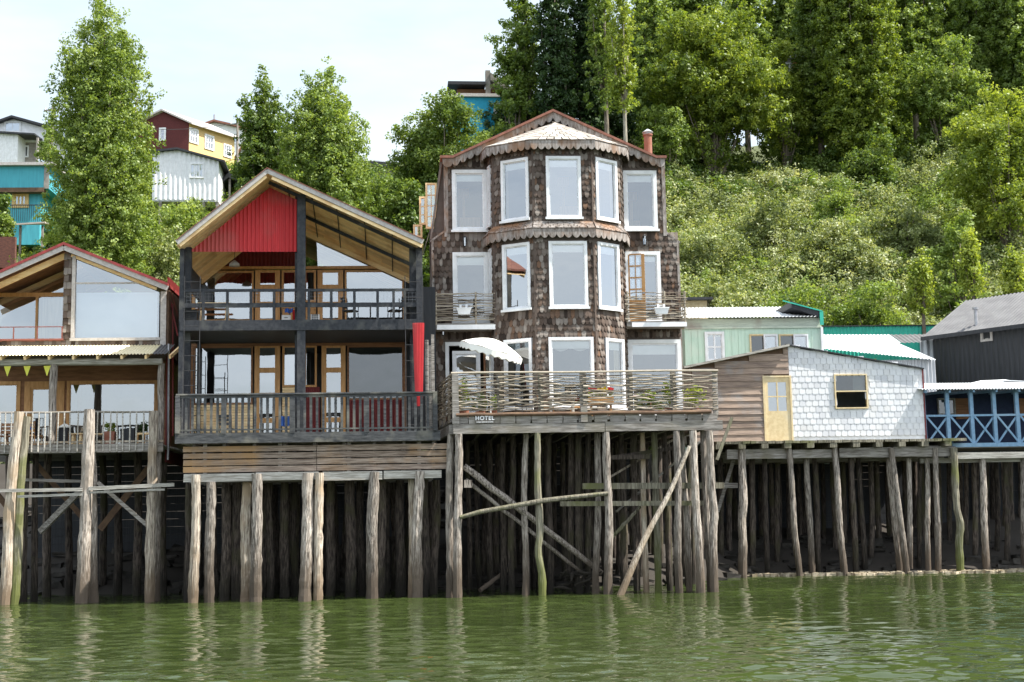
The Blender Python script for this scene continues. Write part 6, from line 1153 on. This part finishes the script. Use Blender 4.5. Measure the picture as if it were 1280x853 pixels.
# parasol
pp_, a = onplane(HT, HP_, 613, 500, -2.6, ZD_H); PR = empty('parasol', pp_, a, 'white fringed parasol open and tilted on the hotel terrace', 'parasol'); zt = HP_.q(609, 446, -2.6)[1] - ZD_H
b = B(); b.tube([(0, 0, .05), (0, 0, zt)], .022, 8, .5); ax_ = Vector((.30, -.12, 1)).normalized(); jt = Vector((0, 0, zt)); top = jt + ax_ * .62; b.tube([jt, top], .02, 8, .5); b.build('pole', M['white'], PR)
b = B(); b.tube([(0, 0, 0), (0, 0, .08)], [.26, .22], 14, .5); b.build('base', M['concrete'], PR)
e1 = ax_.cross(Vector((0, 1, 0))).normalized(); e2 = ax_.cross(e1); V = [top]; F = []; n = 48; rings = 5; R0 = 1.1
for r_ in range(1, rings + 1):
    f = r_ / rings
    for k in range(n):
        th_ = 2 * math.pi * k / n; seg = abs(((k / n * 8) % 1) - .5) * 2; rr_ = R0 * f * (1 - .05 * (1 - seg)); dr = .38 * f ** 1.7 - .03 * (1 - seg) * f; V.append(top + (e1 * math.cos(th_) + e2 * math.sin(th_)) * rr_ - ax_ * dr)
F += [(0, 1 + k, 1 + (k + 1) % n) for k in range(n)]
for r_ in range(rings - 1): F += [(1 + r_ * n + k, 1 + (r_ + 1) * n + k, 1 + (r_ + 1) * n + (k + 1) % n, 1 + r_ * n + (k + 1) % n) for k in range(n)]
b = B(); b.add(V, F, .5); b.build('canopy', M['cloth'], PR, smooth=True)
b = B(); V = []; 
for k in range(n): 
    p = top + (e1 * math.cos(2 * math.pi * k / n) + e2 * math.sin(2 * math.pi * k / n)) * R0 * (1 - .05 * (1 - abs(((k / n * 8) % 1) - .5) * 2)) - ax_ * .38; V += [p, p - ax_ * (.15 + .06 * (k % 2)) + Vector((0, 0, -.02))]
b.add(V, [(2 * k, 2 * k + 1, (2 * k + 3) % (2 * n), (2 * k + 2) % (2 * n)) for k in range(n)], .5); b.build('fringe', M['cloth'], PR)
b = B()
for k in range(8): th_ = 2 * math.pi * k / 8 + .2; b.tube([top - ax_ * .03, top + (e1 * math.cos(th_) + e2 * math.sin(th_)) * R0 * .95 - ax_ * .37], .008, 4, .5)
b.build('rib', M['pine'], PR)
# white flower boxes on the small balconies
for x, y, v, lb in ((580, 394, -.86, 'white flower box hanging on the left balcony of the hotel'), (827, 393.5, -.86, 'white flower box hanging on the right balcony of the hotel')):
    z = HP_.q(x, y, v)[1]; c, a = onplane(HT, HP_, x, y, v - .1, z); e = empty('flower_box', c, a, lb, 'flower box', 'white flower boxes on the hotel balconies'); q = Plane(e)
    b = B(q); b.add([(-.2, -.09, 0), (.2, -.09, 0), (.2, .09, 0), (-.2, .09, 0), (-.26, -.12, .22), (.26, -.12, .22), (.26, .12, .22), (-.26, .12, .22)], [(3, 2, 1, 0), (0, 1, 5, 4), (1, 2, 6, 5), (2, 3, 7, 6), (3, 0, 4, 7)], .5); b.box(-.27, .27, -.13, -.10, .2, .24, .6); b.build('box', M['white'], e)
    b = B(q); b.box(-.16, -.08, -.02, .02, .24, .36, .5); b.box(.05, .13, -.02, .02, .24, .36, .5); b.build_each('hook', M['white'], e)
def plant(c, r, h, n, size, mt, tone, label, name='potted_plant', pot=True, cat='plant', flowers=None, ang=0, w=1.):
    e = empty(name, c, ang, label, cat); pt = .28 if pot else 0
    if pot: b = B(); b.tube([(0, 0, 0), (0, 0, .28)], [.12, .17], 12, .5); b.build('pot', M['terracotta'], e)
    P_ = sph(n) * np.array([r * w, r, h / 2]) * (rng.random((n, 1)) ** .5) + np.array([0, 0, pt + h / 2]); crown_mesh('foliage', [leaves(P_, np.full(n, .07), sph(n), 8, size, np.clip(tone + rng.normal(0, .15, n), 0, 1))], mt, e)
    b = B(); b.tube([(0, 0, pt - .05), (.02, 0, pt + h * .7)], [.015, .006], 5, .5); b.build('stem', M['bark'], e)
    if flowers:
        b = B()
        for k in range(n // 2): p = P_[k]; s = rnd(.02, .035); b.box(p[0] - s, p[0] + s, p[1] - s, p[1] + s, p[2], p[2] + s, .5, .008)
        b.build('flowers', M[flowers], e)
    return e
def atH(px, v): c, a = onplane(HT, HP_, px, 500, v, ZD_H); return c
plant(atH(580, -3.5), .22, 1.15, 70, .045, 'leaf_c', .5, 'leafy climber standing by the left corner of the hotel terrace railing')
plant(atH(600, -2.9), .25, .7, 60, .04, 'leaf_a', .4, 'low green potted plant beneath the white parasol'); plant(atH(620, -3.2), .2, .55, 50, .04, 'leaf_a', .6, 'second green pot plant just right of the parasol pole')
plant(atH(812, -3.75), .34, .62, 90, .04, 'leaf_c', .35, 'straggling green climber woven low into the right half of the terrace railing', w=1.3); plant(atH(836, -3.75), .24, 1., 80, .04, 'leaf_c', .5, 'tall leafy plant behind the right part of the terrace railing')
plant(atH(868, -3.5), .42, .8, 120, .045, 'leaf_c', .8, 'yellow-green leafy plant near the right end of the terrace')
# flower trough
c = atH(751, -3.55); FB = empty('flower_trough', c, R_(4), 'long wooden trough of red and yellow flowers behind the terrace railing', 'flower box'); q = Plane(FB)
b = B(q); b.box(-.42, .42, -.14, .14, .42, .66, .5); b.build('trough', M['orange_wood'], FB); b = B(q)
for s in (-.36, .3): b.box(s, s + .06, -.1, -.04, 0, .42, .5); b.box(s, s + .06, .04, .1, 0, .42, .5)
b.build_each('leg', M['orange_wood'], FB); P_ = rng.uniform((-.4, -.12, .66), (.4, .12, .86), (60, 3)); crown_mesh('foliage', [leaves(P_, np.full(60, .05), sph(60), 7, .035, np.full(60, .6))], 'leaf_c', FB)
b = B(q); b2 = B(q)
for k in range(26): x = rnd(-.4, .4); (b if x < -.1 or x > .25 else b2).box(x - .035, x + .035, -.12, -.05, .84 + rnd(-.04, .1), .93 + rnd(0, .08), .5, .01)
b.build('red_flowers', M['petal_red'], FB); b2.build('yellow_flowers', M['petal_yellow'], FB)
# chairs and tables
def chair(c, ang, label, mt='black', group=None, arm=False, cat='chair', name='chair'):
    e = empty(name, c, ang, label, cat, group); b = B(); b.box(-.22, .22, -.22, .22, .42, .46, .5)
    b.build('seat', M[mt], e); b = B()
    for k in range(3): b.add([(-.22, .2 + .03 * k, .55 + .13 * k), (.22, .2 + .03 * k, .55 + .13 * k), (.22, .23 + .03 * k, .65 + .13 * k), (-.22, .23 + .03 * k, .65 + .13 * k), (-.22, .22 + .03 * k, .55 + .13 * k), (.22, .22 + .03 * k, .55 + .13 * k), (.22, .25 + .03 * k, .65 + .13 * k), (-.22, .25 + .03 * k, .65 + .13 * k)], [(0, 1, 2, 3), (7, 6, 5, 4), (0, 4, 5, 1), (2, 6, 7, 3)], .5)
    b.build('backrest', M[mt], e)
    for x, y in ((-.2, -.2), (.2, -.2), (-.2, .2), (.2, .2)): b = B(); b.tube([(x, y, .42 if y < 0 else .92), (x * 1.1, y * (1.1 if y < 0 else 1.0) - (.0 if y < 0 else .0), 0)], .016, 6, .5); b.build('leg', M[mt], e)
    if arm: 
        for x in (-.24, .24): b = B(); b.beam((x, -.2, .64), (x, .26, .66), .05, .025, .5); b.tube([(x, -.2, .64), (x, -.2, .42)], .014, 6, .5); b.build('armrest', M[mt], e)
    return e
def table(c, ang, label, w_=.9, d_=.6, h=.73, mt='pine', round_=False, benches=False, cat='table', name='table'):
    e = empty(name, c, ang, label, cat); b = B()
    if round_: b.tube([(0, 0, h - .03), (0, 0, h)], w_ / 2, 24, .5)
    else:
        for k in range(4): b.box(-w_ / 2, w_ / 2, -d_ / 2 + d_ * k / 4 + .01, -d_ / 2 + d_ * (k + 1) / 4, h - .04, h, rnd(.2, .8))
    b.build('tabletop', M[mt], e)
    if round_:
        b = B(); b.tube([(0, 0, 0), (0, 0, h - .03)], .025, 8, .5); b.build('column', M['metal'], e); b = B()
        for k in range(3): t = k * 2.1; b.tube([(0, 0, .12), (.3 * math.cos(t), .3 * math.sin(t), .01)], .014, 6, .5)
        b.build('foot', M['metal'], e)
    else:
        for x in (-w_ / 2 + .12, w_ / 2 - .12):
            for y in (-.2, .2): b = B(); b.beam((x, y * .5, h - .04), (x, y * (2.2 if benches else 1.1), 0), .07, .05, .5); b.build('leg', M[mt], e)
        if benches:
            for y in (-.6, .6): b = B(); b.box(-w_ / 2, w_ / 2, y - .12, y + .12, .41, .45, .6); b.build('bench', M['brown_wood'], e)
    return e
def onB(px, v, zf): return onplane(BH, BPn, px, 400, v, zf)[0]
def onA(px, v): return onplane(AH, AP, px, 540, v, ZD_A)[0]
table(onB(268, 1.0, ZD_B2), R_(5), 'wooden picnic table with dark benches on the upper black balcony', 1.1, .6, .72, 'pine', benches=True, name='picnic_table')
chair(onB(438, 1.0, ZD_B2), R_(75), 'dark slatted armchair left of the round table on the upper black balcony', 'black', 'armchairs on the upper black balcony', True, name='armchair'); chair(onB(494, 1.0, ZD_B2), R_(-70), 'dark slatted armchair right of the round table on the upper black balcony', 'black', 'armchairs on the upper black balcony', True, name='armchair')
table(onB(463, 1.1, ZD_B2), 0, 'small round table between the two armchairs on the upper black balcony', .66, h=.7, mt='metal', round_=True, name='round_table')
def boxy(c, ang, label, name, cat, dims, mt, parts):
    e = empty(name, c, ang, label, cat); b = B(); b.box(-dims[0] / 2, dims[0] / 2, -dims[1] / 2, dims[1] / 2, .04, dims[2], .5, .004); b.build('body', M[mt], e)
    for x in (-1, 1):
        b = B(); b.box(x * dims[0] * .4 - .03, x * dims[0] * .4 + .03, -dims[1] / 2, dims[1] / 2, 0, .04, .4); b.build('foot', M['metal'], e)
    for nm, m2, bb in parts: 
        b = B()
        for k in bb: b.box(*k, .5)
        b.build(nm, M[m2], e)
boxy(onB(238, .5, ZD_B2), R_(5), 'dark air conditioning unit in the left corner of the upper black balcony', 'air_conditioner', 'air conditioner', (.48, .3, .42), 'black', [('fan_grille', 'metal', [(-.16, .16, -.17, -.155, .08 + .06 * k, .1 + .06 * k) for k in range(6)])])
boxy(onB(394, .6, ZD_B2), R_(5), 'small white grilled heater box standing by the middle post on the upper black balcony', 'heater', 'heater', (.3, .2, .26), 'white', [('grille', 'black', [(-.1 + .075 * i, -.05 + .075 * i, -.108, -.1, .07 + .07 * j, .11 + .07 * j) for i in range(3) for j in range(3)])])
boxy(onB(358, .9, ZD_B2), R_(5), 'small white box with dark handle left of the middle post on the upper black balcony', 'cool_box', 'cool box', (.3, .25, .28), 'white', [('handle', 'metal', [(-.06, .06, -.135, -.125, .18, .2)])])
def drape(c, w_, h, mt, label, name, cat='cloth', z0=.3):
    e = empty(name, c, R_(5), label, cat); b = B(); n = 8
    V = []
    for i in range(n + 1):
        for j in range(5): V.append((-w_ / 2 + w_ * i / n, .04 * math.sin(i * 1.7) + .02 * j, z0 + h * j / 4 + .02 * math.sin(i)))
    b.add(V, [(5 * i + j, 5 * i + 5 + j, 5 * i + 6 + j, 5 * i + 1 + j) for i in range(n) for j in range(4)], .5); b.build('cloth_fold', M[mt], e); b = B(); b.tube([(-w_ / 2 - .1, .1, z0 + h), (w_ / 2 + .1, .1, z0 + h)], .012, 5, .5); b.tube([(-w_ / 2 - .1, .1, 0), (-w_ / 2 - .1, .1, z0 + h)], .012, 5, .5); b.tube([(w_ / 2 + .1, .1, 0), (w_ / 2 + .1, .1, z0 + h)], .012, 5, .5); b.build('rack', M['metal'], e)
drape(onB(361, 1.2, ZD_B2), .28, .16, 'blue_cloth', 'blue cloth hanging on a low rack beside the narrow upper window', 'drying_cloth', z0=.42); drape(onB(368, 1.0, ZD_B2), .14, .4, 'petal_red', 'red cloth hanging on a low rack next to the middle post upstairs', 'drying_cloth', z0=.1)
drape(onB(356, .6, ZD_B1), .4, .34, 'blue_cloth', 'dark blue cloth hanging behind the lower black railing near the middle post', 'drying_cloth', z0=.5)
chair(onB(286, .8, ZD_B1), R_(170), 'dark chair behind the left part of the lower black railing', 'black'); chair(onB(240, 1.2, ZD_B1), R_(120), 'dark chair at the far left corner of the lower black balcony', 'black')
# pendant lamp on the upper balcony
s, z = BPn.q(293, 333, 1.5); c = onB(293, 1.5, z); c = onplane(BH, BPn, 293, 333, 1.5, z)[0]; e = empty('pendant_lamp', c, 0, 'pale dome pendant lamp hanging under the red gable', 'lamp'); b = B(); b.tube([(0, 0, 0), (0, 0, .09), (0, 0, .17), (0, 0, .21)], [.19, .17, .08, .03], 18, .5); b.build('lamp_shade', M['trim_grey'], e, smooth=True)
b = B(); b.tube([(0, 0, .2), (0, 0, rz_at(s) * 0 + (BPn.q(293, 262, 1.5)[1] - z))], .008, 5, .5); b.build('cord', M['metal'], e)
# hotel terrace furniture
chair(atH(655, -3.0), R_(60), 'dark armchair behind the terrace railing, left of the flower trough', 'black', None, True, name='armchair'); table(atH(702, -2.6), R_(4), 'grey wooden terrace table before the middle bay window', 1., .7, .74, 'beam_pale'); chair(atH(683, -2.2), R_(100), 'wooden chair at the left end of the grey terrace table', 'orange_wood'); chair(atH(722, -2.2), R_(-80), 'wooden chair at the right end of the grey terrace table', 'orange_wood')
table(atH(800, -2.8), R_(4), 'wooden terrace table with a white tray before the right window', .9, .6, .74, 'brown_wood'); c = atH(800, -2.8); b = B(); c2 = c + Vector((0, 0, .742)); b.box(-.25, .15, -.1, .15, .0, .015, .5); b.box(-.25, .15, -.1, -.085, .015, .05, .6); o = b.build('tray', M['white']); o.location = c2; tag(o, 'white tray lying on the wooden table before the right window', 'tray')
b = B(); p0, p1 = HP_.q(694, 497, -3.85), HP_.q(714, 486, -3.85); ca = HT.location + Matrix.Rotation(R_(4), 3, 'Z') @ Vector((p0[0], -3.85, p0[1])); cb = HT.location + Matrix.Rotation(R_(4), 3, 'Z') @ Vector((p1[0], -3.85, p1[1])); b.beam(ca, cb, .03, .05, .8); tag(b.build('thin_lath', M['pile_pale']), 'short pale lath leaning crosswise behind the woven terrace railing', 'lath')
# brown house deck things
def planter(c, w_, h, label, mt='charcoal', leaf=None, name='planter'):
    e = empty(name, c, R_(4), label, 'planter'); b = B(); b.add([(-w_ * .4, -w_ * .4, 0), (w_ * .4, -w_ * .4, 0), (w_ * .4, w_ * .4, 0), (-w_ * .4, w_ * .4, 0), (-w_ / 2, -w_ / 2, h), (w_ / 2, -w_ / 2, h), (w_ / 2, w_ / 2, h), (-w_ / 2, w_ / 2, h)], [(3, 2, 1, 0), (0, 1, 5, 4), (1, 2, 6, 5), (2, 3, 7, 6), (3, 0, 4, 7), (4, 5, 6, 7)], .5); b.build('tub', M[mt], e)
    if leaf: P_ = rng.uniform((-w_ * .4, -w_ * .3, h), (w_ * .4, w_ * .3, h + leaf), (45, 3)); crown_mesh('foliage', [leaves(P_, np.full(45, .05), sph(45), 6, .045, np.full(45, .5))], 'leaf_c', e)
planter(onA(79, .6), .33, .66, 'tall dark tub left of the thick middle stilt on the brown house deck', leaf=None); planter(onA(138, .8), .36, .52, 'red-brown tub with a leafy plant on the brown house deck', 'terracotta', .3); planter(onA(156, .7), .27, .6, 'tall dark tub, left of the adjoining pair on the brown house deck'); planter(onA(164, .7), .27, .62, 'tall dark tub, right of the adjoining pair on the brown house deck')
c = onA(81, .6) + Vector((0, 0, .66)); b = B(); b.tube([(0, 0, 0), (0, 0, .03), (0, 0, .12), (0, 0, .14)], [.2, .22, .08, .02], 10, .5, .1); o = b.build('folded_cloth', M['cloth']); o.location = c; tag(o, 'crumpled white cloth lying on the tall dark tub', 'cloth')
table(onA(124, 1.6), R_(4), 'low wooden table between the tubs on the brown house deck', 1.0, .5, .5, 'pine'); table(onA(97, 1.2), R_(4), 'small wooden bench behind the thick middle stilt on the brown house deck', .5, .4, .5, 'pine', name='bench', cat='bench')
chair(onA(42, 1.2), R_(160), 'wooden chair with a black coat over it near the deck door', 'orange_wood'); drape(onA(46, .9), .16, .6, 'black_cloth', 'black coat hanging over the wooden chair near the deck door', 'hanging_coat', 'coat', .42); drape(onA(39, .9), .14, .3, 'blue_cloth', 'small blue towel hanging beside the black coat', 'towel', 'towel', .62)
chair(onA(8, 1.4), R_(10), 'wooden chair at the left edge of the brown house deck', 'brown_wood'); table(onA(22, 2.1), R_(4), 'brown wooden table at the left end of the deck', 1., .6, .6, 'brown_wood')
b = B(); e = empty('wooden_crate', onA(180, .8), R_(4), 'open wooden crate holding a dark plant at the right end of the deck', 'crate')
for bx in ((-.25, .25, -.15, .15, 0, .05), (-.25, .25, -.15, .15, .4, .46), (-.25, -.2, -.15, .15, .05, .4), (.2, .25, -.15, .15, .05, .4), (-.03, .03, -.14, .14, .05, .4)): b.box(*bx, .5)
b.build('frame', M['pine'], e); plant(onA(180, .8) + Vector((0, 0, .46)), .2, .4, 40, .045, 'leaf_e', .6, 'dark bushy plant standing on the wooden crate', pot=False)
# bunting
e = empty('bunting', onplane(AH, AP, 30, 458, -.05, AP.q(30, 458, -.05)[1])[0], R_(4), 'string of yellow triangular flags under the porch beam at the left edge', 'bunting'); q = Plane(e); s0 = AP.q(30, 458, -.05)[0]
b = B(q); b.tube([(-1.6, 0, .02), (-.6, 0, -.01), (.2, 0, .0), (.9, 0, .03)], .006, 4, .5); b.build('string', M['metal'], e)
for x in (9.5, 34, 59): s = AP.q(x, 458, -.05)[0] - s0; b = B(q); b.prism([(s - .12, 0), (s + .12, .01), (s + .0, -.35)], -.008, .004, .5); b.build('flag', M['flag'], e)
# leaning pole and flotsam by the hotel stilts
def line_thing(pa, pb, ra, rb, mt, name, label, cat):
    p, q_ = HP_.q(pa[0], pa[1], pa[2]), HP_.q(pb[0], pb[1], pb[2]); T = lambda s, v, z: HT.location + Matrix.Rotation(R_(4), 3, 'Z') @ Vector((s, v, z)); A1, B1 = T(p[0], pa[2], p[1]), T(q_[0], pb[2], q_[1]); B1 = B1 + (B1 - A1) * .08
    b = B(); n = 14; b.tube([A1.lerp(B1, i / n) + Vector((.05 * math.sin(i * .5), 0, .02 * math.sin(i))) for i in range(n + 1)], [ra + (rb - ra) * i / n for i in range(n + 1)], 9, .9, .06); return tag(b.build(name, M[mt]), label, cat)
line_thing((862, 558, -4.15), (778, 738, -4.4), .065, .12, 'pile_pale', 'leaning_pole', 'long pale bare pole leaning across the right-hand stilts of the hotel terrace', 'pole')
e = empty('driftwood_tangle', HT.location + Matrix.Rotation(R_(4), 3, 'Z') @ Vector((HP_.q(722, 715, -3)[0], -3, HP_.q(722, 722, -3)[1])), 0, 'dark weedy tangle of driftwood caught between the hotel stilts', 'driftwood')
for k in range(16): a1, a2 = rnd(0, 6.28), rnd(-.5, .6); L_ = rnd(.4, 1.1); c = Vector((rnd(-.6, .6), rnd(-.3, .4), rnd(-.35, .25))); d_ = Vector((math.cos(a1) * math.cos(a2), .4 * math.sin(a1), math.sin(a2))) * L_ / 2; b = B(); b.tube([c - d_, c + Vector((0, 0, rnd(-.08, .08))), c + d_], [.02, .06, .02], 7, rnd(.2, .8), .15); b.build('branch', M['pile_shade'], e)
